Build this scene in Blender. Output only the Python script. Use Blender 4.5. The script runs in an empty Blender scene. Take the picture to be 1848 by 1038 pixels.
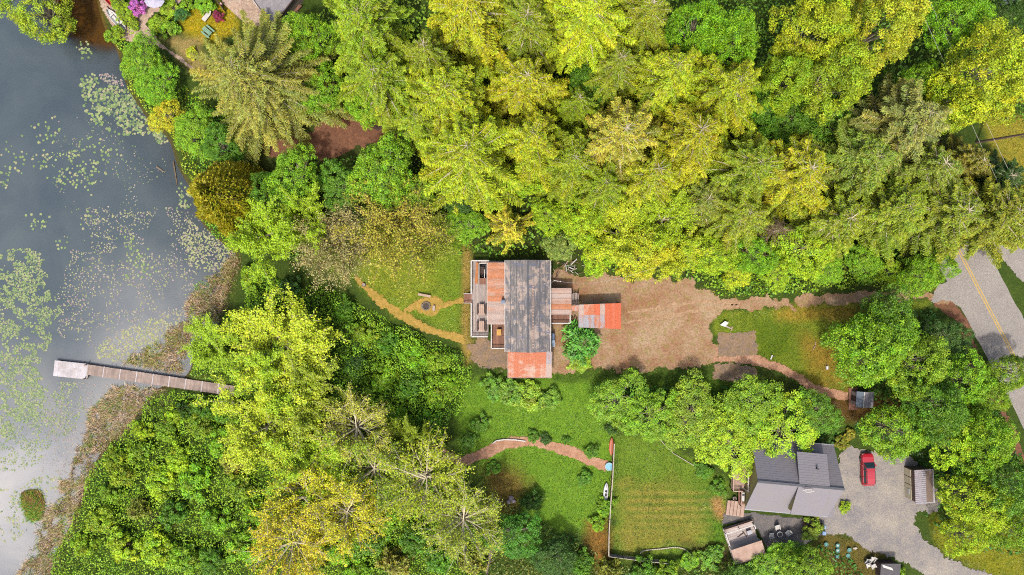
import bpy, math, random
import numpy as np
from mathutils import Vector
random.seed(7)
RS = np.random.RandomState
scene = bpy.context.scene
COL = scene.collection
# ------------------------------------------------------------------ camera, sky, sun, exposure
S = 1.0 / 12.0          # metres per photograph pixel on the ground
H = 102.0               # height of the drone
cam_d = bpy.data.cameras.new('camera'); cam = bpy.data.objects.new('camera', cam_d); COL.objects.link(cam)
cam.location = (0, 0, H); cam.rotation_euler = (0, 0, 0)
cam_d.sensor_width = 36.0; cam_d.lens = 36.0 * H / (1848 * S); cam_d.clip_end = 2000
scene.camera = cam
SUN_EL, SUN_AZ = math.radians(61), math.radians(196)     # azimuth clockwise from +Y (image top)
world = bpy.data.worlds.new('World'); scene.world = world; world.use_nodes = True
wn = world.node_tree.nodes; wl = world.node_tree.links
sky = wn.new('ShaderNodeTexSky'); sky.sky_type = 'NISHITA'; sky.sun_disc = False
sky.sun_elevation = SUN_EL; sky.sun_rotation = SUN_AZ; sky.air_density = 1.0; sky.dust_density = 5.0; sky.ozone_density = 1.0
bg = wn['Background']; bg.inputs['Strength'].default_value = 0.15
wl.new(sky.outputs['Color'], bg.inputs['Color'])
sd = bpy.data.lights.new('sun', 'SUN'); sd.energy = 2.5; sd.angle = math.radians(3.0); sd.color = (1.0, 0.96, 0.90)
sun = bpy.data.objects.new('sun', sd); COL.objects.link(sun)
sdir = Vector((math.sin(SUN_AZ) * math.cos(SUN_EL), math.cos(SUN_AZ) * math.cos(SUN_EL), math.sin(SUN_EL)))
sun.rotation_euler = sdir.to_track_quat('Z', 'Y').to_euler(); sun.location = (0, -60, 80)
vs = scene.view_settings; vs.view_transform = 'Standard'; vs.look = 'None'; vs.gamma = 1.0; vs.exposure = 1.66; vs.use_curve_mapping = False
cy = scene.cycles; cy.max_bounces = 5; cy.diffuse_bounces = 4; cy.glossy_bounces = 2; cy.transmission_bounces = 4; cy.transparent_max_bounces = 6
cy.filter_width = 1.05; cy.use_denoising = False; cy.caustics_reflective = False; cy.caustics_refractive = False

# ------------------------------------------------------------------ helpers
def P(px, py, h=0.0):
    k = S * (H - h) / H
    return ((px - 924) * k, (519 - py) * k, h)
def W(pts, h=0.0):
    return np.array([P(a, b, h)[:2] for a, b in pts])
def lin(c):
    c = c / 255.0
    return c / 12.92 if c <= 0.04045 else ((c + 0.055) / 1.055) ** 2.4
KX = 3.75
def C(r, g, b, k=None):                      # how a sunlit flat surface looks -> base colour
    k = k or KX
    return (lin(r) / k, lin(g) / k, lin(b) / k)
def hash2(ix, iy, seed):
    n = (ix * 374761393 + iy * 668265263 + seed * 974711) & 0x7fffffff
    n = ((n ^ (n >> 13)) * 1274126177) & 0x7fffffff
    return ((n ^ (n >> 16)) & 0xffff) / 65535.0
def vnoise(x, y, scale, seed=0):
    x = np.asarray(x) / scale + 1000; y = np.asarray(y) / scale + 1000
    ix = np.floor(x).astype(np.int64); iy = np.floor(y).astype(np.int64)
    fx = x - ix; fy = y - iy; fx = fx * fx * (3 - 2 * fx); fy = fy * fy * (3 - 2 * fy)
    a = hash2(ix, iy, seed); b = hash2(ix + 1, iy, seed); c = hash2(ix, iy + 1, seed); d = hash2(ix + 1, iy + 1, seed)
    return (a * (1 - fx) + b * fx) * (1 - fy) + (c * (1 - fx) + d * fx) * fy
def fbm(x, y, scale, seed=0, o=3):
    t = 0; a = 0.5
    for i in range(o):
        t = t + a * vnoise(x, y, scale / 2 ** i, seed + i * 17); a *= 0.5
    return t / (1 - 0.5 ** o)
def sdf(poly, x, y):                         # positive inside
    poly = np.asarray(poly); x = np.asarray(x); y = np.asarray(y)
    d = np.full(x.shape, 1e9); ins = np.zeros(x.shape, bool)
    n = len(poly)
    for i in range(n):
        ax, ay = poly[i]; bx, by = poly[(i + 1) % n]
        ex, ey = bx - ax, by - ay; L = ex * ex + ey * ey + 1e-12
        t = np.clip(((x - ax) * ex + (y - ay) * ey) / L, 0, 1)
        d = np.minimum(d, (x - ax - t * ex) ** 2 + (y - ay - t * ey) ** 2)
        if ay != by:
            c = ((ay > y) != (by > y)) & (x < (bx - ax) * (y - ay) / (by - ay) + ax)
            ins ^= c
    d = np.sqrt(d)
    return np.where(ins, d, -d)
def smooth(pts, n=6, closed=False):          # Catmull-Rom through pixel points
    p = np.array(pts, float); out = []
    m = len(p)
    for i in range(m if closed else m - 1):
        if closed: a, b, c, d = p[(i - 1) % m], p[i], p[(i + 1) % m], p[(i + 2) % m]
        else: a, b, c, d = p[max(i - 1, 0)], p[i], p[i + 1], p[min(i + 2, m - 1)]
        for k in range(n):
            t = k / n
            out.append(0.5 * ((2 * b) + (-a + c) * t + (2 * a - 5 * b + 4 * c - d) * t * t + (-a + 3 * b - 3 * c + d) * t ** 3))
    if not closed: out.append(p[-1])
    return [tuple(q) for q in out]
def ribbon(pts, w):                          # polygon of a path along pts (metres), width w (number or list)
    p = np.array(pts, float); n = len(p)
    w = np.interp(np.linspace(0, 1, n), np.linspace(0, 1, len(w)), w) if hasattr(w, '__len__') else np.full(n, w)
    t = np.gradient(p, axis=0); t /= np.linalg.norm(t, axis=1)[:, None] + 1e-9
    nrm = np.stack([-t[:, 1], t[:, 0]], 1)
    return np.concatenate([p + nrm * w[:, None] / 2, (p - nrm * w[:, None] / 2)[::-1]])
def tag(o, label=None, cat=None, group=None, kind=None):
    if label: o['label'] = label
    if cat: o['category'] = cat
    if group: o['group'] = group
    if kind: o['kind'] = kind
    return o
def link(name, me, mat=None, parent=None, loc=None):
    o = bpy.data.objects.new(name, me); COL.objects.link(o)
    if mat is not None and me is not None and len(me.materials) == 0: me.materials.append(mat)
    if parent is not None: o.parent = parent
    if loc is not None: o.location = loc
    return o
def thing(name, label, cat, loc=(0, 0, 0), group=None, rz=0.0):
    o = bpy.data.objects.new(name, None); COL.objects.link(o); o.location = loc; o.rotation_euler = (0, 0, rz)
    o.empty_display_size = 0.3
    return tag(o, label, cat, group)
def mesh_np(name, v, f, tint=None, smooth_=False):
    """v (N,3); f (M,k) index array, k = 3 or 4"""
    me = bpy.data.meshes.new(name); v = np.asarray(v, np.float32); f = np.asarray(f, np.int32)
    k = f.shape[1]
    me.vertices.add(len(v)); me.vertices.foreach_set('co', v.ravel())
    me.loops.add(f.size); me.loops.foreach_set('vertex_index', f.ravel())
    me.polygons.add(len(f)); me.polygons.foreach_set('loop_start', np.arange(0, f.size, k, dtype=np.int32))
    me.polygons.foreach_set('loop_total', np.full(len(f), k, np.int32))
    if smooth_: me.polygons.foreach_set('use_smooth', np.ones(len(f), bool))
    me.update(calc_edges=True)
    if tint is not None:
        a = me.attributes.new('tint', 'FLOAT_COLOR', 'POINT')
        a.data.foreach_set('color', np.concatenate([tint, np.ones((len(tint), 1))], 1).astype(np.float32).ravel())
    return me
def leaf_mesh(name, c, u, v, tint):
    """one rhombic leaf per row: centre c, half length u, half width v"""
    n = len(c)
    vv = np.stack([c - u, c - v, c + u, c + v], 1).reshape(-1, 3)
    f = np.arange(4 * n).reshape(n, 4)
    return mesh_np(name, vv, f, np.repeat(tint, 4, 0))
class MB:
    """collects boxes, prisms and tubes into one mesh; o/a: local frame origin and turn"""
    def __init__(s, o=(0, 0, 0), a=0.0):
        s.v = []; s.f = []; s.o = o; s.c = math.cos(a); s.s = math.sin(a)
    def pt(s, p):
        x, y, z = p
        return (s.o[0] + x * s.c - y * s.s, s.o[1] + x * s.s + y * s.c, s.o[2] + z)
    def add(s, vs_, fs):
        b = len(s.v); s.v += [s.pt(p) for p in vs_]; s.f += [tuple(b + i for i in f) for f in fs]; return s
    def hexa(s, p):                          # 8 corners: bottom four ccw, top four ccw
        return s.add(p, [(3, 2, 1, 0), (4, 5, 6, 7), (0, 1, 5, 4), (1, 2, 6, 5), (2, 3, 7, 6), (3, 0, 4, 7)])
    def box(s, x0, x1, y0, y1, z0, z1):
        return s.hexa([(x0, y0, z0), (x1, y0, z0), (x1, y1, z0), (x0, y1, z0), (x0, y0, z1), (x1, y0, z1), (x1, y1, z1), (x0, y1, z1)])
    def slab(s, quad, t):                    # four 3-D corners ccw from above, thickness t downwards
        q = [tuple(p) for p in quad]
        return s.hexa([(p[0], p[1], p[2] - t) for p in q] + q)
    def prism(s, poly, z0, z1):
        n = len(poly)
        return s.add([(x, y, z0) for x, y in poly] + [(x, y, z1) for x, y in poly],
                     [tuple(range(n - 1, -1, -1)), tuple(range(n, 2 * n))] + [(i, (i + 1) % n, n + (i + 1) % n, n + i) for i in range(n)])
    def bar(s, a, b, w, h):                  # rectangular bar from a to b
        a = Vector(a); b = Vector(b); d = (b - a).normalized()
        side = d.cross(Vector((0, 0, 1)))
        if side.length < 1e-4: side = Vector((1, 0, 0))
        side.normalize(); up = side.cross(d)
        sw, uh = side * w / 2, up * h / 2
        c = [a - sw - uh, a + sw - uh, b + sw - uh, b - sw - uh, a - sw + uh, a + sw + uh, b + sw + uh, b - sw + uh]
        return s.hexa([tuple(q) for q in c])
    def tube(s, pts, rad, n=6, cap=True):
        pts = [Vector(p) for p in pts]; rad = rad if hasattr(rad, '__len__') else [rad] * len(pts)
        vs_, fs = [], []
        ref = None
        for i, p in enumerate(pts):
            d = (pts[min(i + 1, len(pts) - 1)] - pts[max(i - 1, 0)]).normalized()
            if ref is None: ref = Vector((1, 0, 0)) if abs(d.x) < 0.9 else Vector((0, 1, 0))
            u = d.cross(ref).normalized(); w = u.cross(d).normalized(); ref = -w if False else ref
            for k in range(n):
                t = 2 * math.pi * k / n
                vs_.append(tuple(p + (u * math.cos(t) + w * math.sin(t)) * rad[i]))
        for i in range(len(pts) - 1):
            for k in range(n):
                fs.append((i * n + k, i * n + (k + 1) % n, (i + 1) * n + (k + 1) % n, (i + 1) * n + k))
        if cap:
            fs.append(tuple(range(n - 1, -1, -1))); fs.append(tuple((len(pts) - 1) * n + k for k in range(n)))
        return s.add(vs_, fs)
    def disc(s, c, r, z0, z1, n=16, r1=None):
        r1 = r if r1 is None else r1
        ring = lambda R, z: [(c[0] + R * math.cos(2 * math.pi * k / n), c[1] + R * math.sin(2 * math.pi * k / n), z) for k in range(n)]
        return s.add(ring(r, z0) + ring(r1, z1), [tuple(range(n - 1, -1, -1)), tuple(range(n, 2 * n))] + [(i, (i + 1) % n, n + (i + 1) % n, n + i) for i in range(n)])
    def loft(s, rings, cap=True):            # list of equal-length rings of points
        n = len(rings[0]); fs = []
        for i in range(len(rings) - 1):
            for k in range(n): fs.append((i * n + k, i * n + (k + 1) % n, (i + 1) * n + (k + 1) % n, (i + 1) * n + k))
        if cap: fs += [tuple(range(n - 1, -1, -1)), tuple((len(rings) - 1) * n + k for k in range(n))]
        return s.add([p for r in rings for p in r], fs)
    def build(s, name, mat, parent=None, smooth_=False, kind=None, label=None):
        L = parent.location if parent is not None else (0, 0, 0)
        if parent is not None and parent.parent is not None: L = parent.parent.location
        me = bpy.data.meshes.new(name)
        me.from_pydata([(x - L[0], y - L[1], z - L[2]) for x, y, z in s.v], [], s.f)
        if smooth_: me.polygons.foreach_set('use_smooth', [True] * len(me.polygons))
        me.materials.append(mat); me.update()
        o = link(name, me, None, parent)
        return tag(o, label, None, None, kind)

# ------------------------------------------------------------------ materials
def new_mat(name):
    m = bpy.data.materials.new(name); m.use_nodes = True
    return m, m.node_tree.nodes, m.node_tree.links, m.node_tree.nodes['Principled BSDF']
def nd(N, t, **k):
    n = N.new(t)
    for a, b in k.items(): setattr(n, a, b)
    return n
def mixc(N, L, fac, a, b, mode='MIX'):
    m = nd(N, 'ShaderNodeMix', data_type='RGBA', blend_type=mode)
    for sock, val in ((m.inputs['Factor'], fac), (m.inputs['A'], a), (m.inputs['B'], b)):
        if hasattr(val, 'links') or hasattr(val, 'is_output'): L.new(val, sock)
        elif isinstance(val, (int, float)): sock.default_value = val
        else: sock.default_value = (*val, 1)
    return m.outputs['Result']
def noise(N, L, scale, detail=3, rough=0.6, vec=None, dist=0.0):
    n = nd(N, 'ShaderNodeTexNoise'); n.inputs['Scale'].default_value = scale; n.inputs['Detail'].default_value = detail
    n.inputs['Roughness'].default_value = rough; n.inputs['Distortion'].default_value = dist
    if vec is not None: L.new(vec, n.inputs['Vector'])
    return n.outputs['Fac']
def ramp(N, L, fac, lo, hi):
    r = nd(N, 'ShaderNodeMapRange'); r.inputs['From Min'].default_value = lo; r.inputs['From Max'].default_value = hi
    L.new(fac, r.inputs['Value']); return r.outputs['Result']
def mapv(N, L, vec, scale):
    m = nd(N, 'ShaderNodeMapping'); m.inputs['Scale'].default_value = scale; L.new(vec, m.inputs['Vector']); return m.outputs['Vector']
def bump(N, L, bsdf, h, strength=0.4, dist=0.05):
    b = nd(N, 'ShaderNodeBump'); b.inputs['Strength'].default_value = strength; b.inputs['Distance'].default_value = dist
    L.new(h, b.inputs['Height']); L.new(b.outputs['Normal'], bsdf.inputs['Normal'])
def plain(name, c1, c2=None, scale=3.0, rough=0.8, amt=(0.35, 0.65), fine=0.25, fscale=25, bstr=0.25, metal=0.0, stretch=None, spec=0.3, island=0.0, objc=False):
    m, N, L, b = new_mat(name)
    geo = nd(N, 'ShaderNodeNewGeometry')
    vec = geo.outputs['Position'] if stretch is None else mapv(N, L, geo.outputs['Position'], stretch)
    f = ramp(N, L, noise(N, L, scale, 4, 0.65, vec), *amt)
    col = mixc(N, L, f, c1, c2 or c1)
    if objc:
        oi = nd(N, 'ShaderNodeObjectInfo'); col = mixc(N, L, 1.0, col, oi.outputs['Color'], 'MULTIPLY')
    fn = noise(N, L, fscale, 2, 0.6, vec)
    if fine:
        g = ramp(N, L, fn, 0.3, 0.7); g2 = nd(N, 'ShaderNodeMapRange'); L.new(g, g2.inputs['Value'])
        g2.inputs['To Min'].default_value = 1 - fine; g2.inputs['To Max'].default_value = 1 + fine
        vm = nd(N, 'ShaderNodeVectorMath', operation='SCALE'); L.new(col, vm.inputs[0]); L.new(g2.outputs['Result'], vm.inputs['Scale']); col = vm.outputs['Vector']
    if island:
        g2 = nd(N, 'ShaderNodeMapRange'); L.new(geo.outputs['Random Per Island'], g2.inputs['Value'])
        g2.inputs['To Min'].default_value = 1 - island; g2.inputs['To Max'].default_value = 1 + island
        vm = nd(N, 'ShaderNodeVectorMath', operation='SCALE'); L.new(col, vm.inputs[0]); L.new(g2.outputs['Result'], vm.inputs['Scale']); col = vm.outputs['Vector']
    L.new(col, b.inputs['Base Color']); b.inputs['Roughness'].default_value = rough; b.inputs['Metallic'].default_value = metal
    b.inputs['Specular IOR Level'].default_value = spec
    if bstr: bump(N, L, b, fn, bstr, 0.03)
    return m
def leaf_mat(name, trans=0.30):
    m, N, L, b = new_mat(name)
    at = nd(N, 'ShaderNodeAttribute'); at.attribute_name = 'tint'
    oi = nd(N, 'ShaderNodeObjectInfo')
    col = mixc(N, L, 1.0, at.outputs['Color'], oi.outputs['Color'], 'MULTIPLY')
    L.new(col, b.inputs['Base Color']); b.inputs['Roughness'].default_value = 0.55; b.inputs['Specular IOR Level'].default_value = 0.25
    tr = nd(N, 'ShaderNodeBsdfTranslucent'); L.new(col, tr.inputs['Color'])
    mx = nd(N, 'ShaderNodeMixShader'); mx.inputs[0].default_value = trans
    L.new(b.outputs[0], mx.inputs[1]); L.new(tr.outputs[0], mx.inputs[2]); L.new(mx.outputs[0], N['Material Output'].inputs['Surface'])
    return m
M = {}
M['leaf'] = leaf_mat('leaf'); M['blade'] = leaf_mat('blade', 0.2)
M['bark'] = plain('bark', C(110, 95, 80), C(150, 135, 115), 4, 0.9, objc=False)
M['limb'] = plain('limb_wood', C(200, 184, 150), C(224, 210, 182), 3, 0.85)
M['palebark'] = plain('pale_bark', C(240, 226, 184), C(222, 208, 170), 3, 0.85)
M['brownbark'] = plain('brown_bark', C(120, 95, 65), C(160, 135, 100), 3, 0.9)
M['white'] = plain('white_paint', C(235, 230, 222), C(205, 200, 190), 2, 0.6, fine=0.08)
M['greywood'] = plain('grey_boards', C(200, 182, 170), C(168, 152, 144), 1.2, 0.85, stretch=(4, 0.6, 1), island=0.2)
M['greywood_x'] = plain('grey_boards_across', C(216, 200, 190), C(190, 174, 166), 1.2, 0.85, stretch=(0.6, 4, 1), island=0.16)
M['brownwood'] = plain('brown_boards', C(165, 115, 90), C(130, 90, 72), 1.5, 0.85, stretch=(4, 0.6, 1), island=0.2)
M['tanwood'] = plain('tan_boards', C(205, 175, 155), C(185, 150, 130), 1.2, 0.85, island=0.1)
M['darkwood'] = plain('dark_wood', C(95, 70, 60), C(70, 52, 45), 2, 0.85, island=0.2)
M['orangewood'] = plain('orange_board', C(205, 130, 60), C(185, 110, 60), 2, 0.8)
M['wall'] = plain('house_wall', C(160, 145, 125), C(140, 126, 108), 1, 0.85)
M['yellowwall'] = plain('yellow_wall', C(200, 180, 110), C(185, 165, 100), 1, 0.85)
M['dark'] = plain('dark_opening', (0.012, 0.012, 0.013), None, 3, 0.7, fine=0)
M['glass'] = plain('window_glass', (0.01, 0.02, 0.025), None, 3, 0.08, fine=0, bstr=0, spec=0.6)
M['rubber'] = plain('tyre_rubber', (0.015, 0.015, 0.016), None, 3, 0.8, fine=0)
M['steel'] = plain('bare_steel', C(190, 190, 195), C(160, 160, 165), 3, 0.45, metal=0.4)
M['cord'] = plain('cable', C(200, 195, 185), None, 3, 0.6, fine=0, bstr=0)

# ------------------------------------------------------------------ ground, lake, roads and paths
SHORE = W(smooth([(168, -60), (176, 0), (190, 50), (212, 90), (228, 150), (262, 205), (305, 250), (322, 300), (348, 345), (365, 400), (405, 440), (428, 462), (415, 500), (402, 545), (395, 575),
    (400, 600), (378, 618), (352, 640), (345, 668), (325, 690), (285, 705), (255, 738), (228, 772), (192, 806), (168, 845), (150, 885), (140, 915), (128, 950), (100, 1000), (85, 1060)], 5))
LAKE = np.concatenate([SHORE, [(-140, -50), (-140, 110), (-63, 110)]])
TRACK_N = smooth([(1255, 535), (1310, 552), (1400, 547), (1510, 537), (1615, 532), (1680, 535), (1720, 542)], 6)
DIRT = [W([(1000, 480), (1045, 500), (1090, 492), (1140, 505), (1195, 498), (1250, 508), (1285, 528), (1310, 552), (1296, 572), (1282, 590), (1285, 604), (1300, 640), (1285, 660), (1240, 668), (1180, 672),
    (1110, 672), (1060, 668), (1030, 672), (990, 678), (985, 600), (985, 500)]), ribbon(W(TRACK_N), [1.6, 1.4, 1.3, 1.5, 1.7, 1.6, 2.2])]
FOOT = [ribbon(W(smooth([(838, 612), (800, 604), (760, 590), (725, 570), (690, 547), (665, 525), (650, 512), (640, 500)], 5)), [1.5, 1.2, 1.1, 1.3, 1.2, 0.9, 0.6]),
        W([(735, 553), (762, 538), (785, 534), (800, 545), (820, 540), (835, 538), (835, 546), (815, 552), (795, 560), (783, 572), (765, 570), (748, 560), (722, 566)])]
GPATH = [ribbon(W(smooth([(1095, 842), (1062, 830), (1030, 817), (990, 804), (950, 798), (912, 801), (882, 816), (850, 829), (822, 832), (796, 815)], 5)), [1.6, 1.7, 1.5, 1.5, 1.6, 1.7, 1.5, 1.4, 1.2])]
BPATH = [ribbon(W(smooth([(796, 815), (740, 805), (690, 795), (655, 790), (600, 800)], 5)), 1.2)]
RPATH = [ribbon(W(smooth([(1290, 640), (1335, 646), (1380, 656), (1430, 676), (1470, 702), (1528, 716)], 5)), [2.0, 1.7, 1.4, 1.2, 1.2, 1.2])]
BEDA = [W([(1292, 603), (1362, 600), (1364, 640), (1332, 642), (1294, 645)])]
BEDB = [W([(1288, 658), (1330, 656), (1366, 668), (1362, 695), (1320, 690), (1288, 684)])]
GRAVEL = [W([(1512, 830), (1535, 805), (1560, 815), (1640, 825), (1700, 900), (1690, 925), (1652, 925), (1650, 945), (1668, 975), (1710, 1008), (1790, 1040), (1790, 1060), (1690, 1060), (1640, 1020), (1590, 1003),
    (1550, 985), (1530, 968), (1487, 962), (1478, 935), (1500, 900)])]
PATIO = [W([(1340, 925), (1420, 935), (1480, 938), (1482, 965), (1440, 990), (1385, 995), (1368, 960), (1352, 938), (1300, 950), (1305, 930)])]
CLEAR = [W([(462, 262), (500, 250), (560, 240), (590, 215), (640, 205), (700, 215), (722, 235), (715, 262), (640, 270), (600, 290), (550, 292), (490, 285)])]
LPATIO = [W([(172, -10), (195, 40), (215, 70), (240, 76), (268, 78), (300, 90), (330, 105), (345, 125), (320, 110), (290, 80), (262, 45), (280, 22), (312, 26), (318, 10), (335, -10), (318, -12), (300, 12), (262, 14), (235, 30), (215, -10)])]
VERGE = [W([(1670, 225), (1690, 240), (1705, 290), (1725, 330), (1700, 335), (1680, 285)]), W([(1690, 525), (1735, 560), (1765, 640), (1800, 700), (1835, 790), (1860, 850), (1840, 850), (1800, 740), (1745, 650), (1725, 580), (1680, 545)])]
HDIRT = [W([(838, 622), (870, 612), (915, 628), (920, 672), (900, 668), (870, 662), (845, 645)])]
# zones of the ground cover: polygon, colour as it looks in sun, softness in metres
Z = [
    (W([(420, 230), (1720, 200), (1720, 520), (1240, 505), (1000, 480), (835, 450), (640, 380), (440, 420)]), C(70, 80, 32), 2.0),
    (W([(560, 470), (640, 400), (840, 400), (840, 560), (830, 610), (740, 580), (640, 510)]), C(126, 148, 40), 1.2),
    (W([(640, 440), (760, 440), (800, 520), (740, 560), (690, 540), (640, 490)]), C(140, 152, 44), 2.0),
    (W([(834, 440), (852, 440), (850, 660), (838, 660), (832, 560)]), C(168, 142, 72), 0.5),
    (W([(820, 690), (1040, 670), (1120, 690), (1120, 760), (1110, 830), (1108, 900), (1100, 960), (1000, 960), (900, 900), (830, 820)]), C(116, 154, 40), 1.0),
    (W([(870, 850), (930, 830), (960, 880), (930, 930), (880, 920)]), C(125, 105, 45), 1.5),
    (W([(1060, 940), (1100, 940), (1103, 1010), (1080, 1030), (1060, 1000)]), C(150, 110, 50), 1.2),
    (W([(1110, 780), (1200, 790), (1280, 850), (1320, 870), (1310, 1010), (1110, 1005)]), C(116, 144, 42), 0.8),
    (W([(1122, 880), (1200, 870), (1260, 900), (1290, 960), (1270, 980), (1200, 978), (1130, 985)]), C(150, 140, 58), 2.5),
    (W([(1255, 880), (1300, 870), (1312, 930), (1300, 1000), (1270, 960)]), C(82, 132, 26), 1.5),
    (W([(1280, 900), (1305, 895), (1310, 945), (1290, 930)]), C(185, 140, 85), 0.8),
    (W([(1230, 980), (1320, 985), (1320, 1015), (1240, 1015)]), C(95, 75, 45), 1.0),
    (W([(1290, 565), (1420, 555), (1560, 545), (1680, 545), (1560, 640), (1540, 730), (1480, 710), (1400, 660), (1370, 640), (1290, 600)]), C(122, 138, 36), 0.6),
    (W([(1440, 610), (1510, 620), (1530, 700), (1480, 700)]), C(158, 132, 48), 2.0),
    (W([(1390, 560), (1600, 548), (1600, 570), (1400, 580)]), C(164, 140, 50), 0.8),
    (W([(1360, 575), (1430, 590), (1440, 640), (1370, 640)]), C(100, 122, 22), 1.5),
    (W([(1366, 660), (1400, 665), (1470, 710), (1540, 730), (1600, 740), (1560, 770), (1440, 740), (1370, 710)]), C(76, 92, 26), 0.8),
    (W([(1480, 715), (1640, 720), (1640, 760), (1500, 755)]), C(110, 82, 38), 1.0),
    (W([(990, 670), (1290, 675), (1370, 700), (1300, 720), (1080, 690), (1000, 690)]), C(84, 110, 28), 0.6),
    (W([(325, 15), (420, 0), (430, 60), (380, 80), (345, 70), (328, 50)]), C(178, 158, 24), 0.6),
    (W([(300, 70), (360, 70), (370, 140), (340, 130)]), C(175, 150, 95), 1.0),
    (W([(1780, 215), (1860, 210), (1860, 345), (1800, 330)]), C(164, 152, 52), 1.0),
    (W([(1480, 955), (1560, 975), (1600, 1000), (1590, 1060), (1450, 1060)]), C(112, 100, 44), 1.0),
    (W([(1680, 930), (1848, 940), (1860, 1050), (1780, 1040), (1700, 1000)]), C(140, 140, 30), 1.0),
]
def gcol(x, y):
    base = np.array(C(72, 92, 30)); col = np.broadcast_to(base, x.shape + (3,)).copy()
    jit = (fbm(x, y, 2.2, 5) - 0.5)
    for poly, c, sft in Z:
        b0, b1 = poly.min(0) - 4, poly.max(0) + 4
        sel = (x > b0[0]) & (x < b1[0]) & (y > b0[1]) & (y < b1[1])
        if not sel.any(): continue
        d = sdf(poly, x[sel], y[sel]) + jit[sel] * sft * 2.0
        w = np.clip(d / sft * 0.5 + 0.5, 0, 1); w = (w * w * (3 - 2 * w))[:, None]
        col[sel] = col[sel] * (1 - w) + np.array(c) * w
    # mowing bands on the fenced lawn
    mown = W([(1122, 870), (1290, 870), (1300, 975), (1122, 985)])
    w = np.clip(sdf(mown, x, y) / 2.0, 0, 1)[..., None]
    st = (0.5 + 0.5 * np.sin(y * 2 * math.pi / 1.15 + 1.3 * fbm(x, y, 6, 3)))[..., None]
    dry = np.array(C(168, 154, 72)); gr = np.array(C(104, 130, 40))
    col = col * (1 - 0.7 * w) + (dry * st + gr * (1 - st)) * 0.7 * w
    return col
def shore_d(x, y): return sdf(LAKE, x, y)       # >0 in the lake
xs = np.concatenate([[-420, -250, -150, -110], np.arange(-84, 84.1, 0.6), [110, 150, 250, 420]])
ys = np.concatenate([[-420, -250, -150, -80], np.arange(-49.5, 49.6, 0.6), [80, 150, 250, 420]])
gx, gy = np.meshgrid(xs, ys)
dl = shore_d(gx.ravel(), gy.ravel()).reshape(gx.shape)
def depth(d): return -np.clip((d + 0.9) * 0.28, 0, 1.6)
gz = depth(dl) + np.where(dl < -1.5, (fbm(gx, gy, 3.5, 11) - 0.5) * 0.10, 0)
def ground_z(x, y): return float(depth(sdf(LAKE, np.array([x]), np.array([y])))[0])
flat = np.zeros(gx.shape, bool)
nx, ny = len(xs), len(ys)
idx = np.arange(nx * ny).reshape(ny, nx)
faces = np.stack([idx[:-1, :-1], idx[:-1, 1:], idx[1:, 1:], idx[1:, :-1]], -1).reshape(-1, 4)
gc = gcol(gx.ravel(), gy.ravel())
bed = np.clip(dl.ravel() / 1.0 + 0.7, 0, 1)[:, None]
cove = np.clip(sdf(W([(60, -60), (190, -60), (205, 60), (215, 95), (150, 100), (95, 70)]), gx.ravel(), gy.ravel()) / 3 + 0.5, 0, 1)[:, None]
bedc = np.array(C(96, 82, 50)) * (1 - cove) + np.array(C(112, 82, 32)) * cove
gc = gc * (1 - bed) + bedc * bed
gz -= 0.05      # the bumpy sheet stays below the laid paths
gme = mesh_np('ground', np.stack([gx.ravel(), gy.ravel(), gz.ravel()], 1), faces, gc, True)
def ground_mat():
    m, N, L, b = new_mat('ground_cover')
    at = nd(N, 'ShaderNodeAttribute'); at.attribute_name = 'tint'
    geo = nd(N, 'ShaderNodeNewGeometry'); v = geo.outputs['Position']
    n1 = ramp(N, L, noise(N, L, 0.7, 6, 0.78, v), 0.36, 0.64); n2 = noise(N, L, 4.0, 6, 0.8, v)
    c = mixc(N, L, n1, mixc(N, L, 1.0, at.outputs['Color'], (0.72, 0.86, 0.7), 'MULTIPLY'), mixc(N, L, 1.0, at.outputs['Color'], (1.22, 1.14, 1.05), 'MULTIPLY'))
    f = nd(N, 'ShaderNodeMapRange'); L.new(n2, f.inputs['Value']); f.inputs['From Min'].default_value = 0.3; f.inputs['From Max'].default_value = 0.7
    f.inputs['To Min'].default_value = 0.5; f.inputs['To Max'].default_value = 1.45
    vm = nd(N, 'ShaderNodeVectorMath', operation='SCALE'); L.new(c, vm.inputs[0]); L.new(f.outputs['Result'], vm.inputs['Scale'])
    L.new(vm.outputs['Vector'], b.inputs['Base Color']); b.inputs['Roughness'].default_value = 0.95; b.inputs['Specular IOR Level'].default_value = 0.1
    bump(N, L, b, n2, 0.7, 0.12)
    return m
tag(link('ground', gme, ground_mat()), 'grassy and earthy ground of the lakeside plots', None, None, 'structure')

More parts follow.
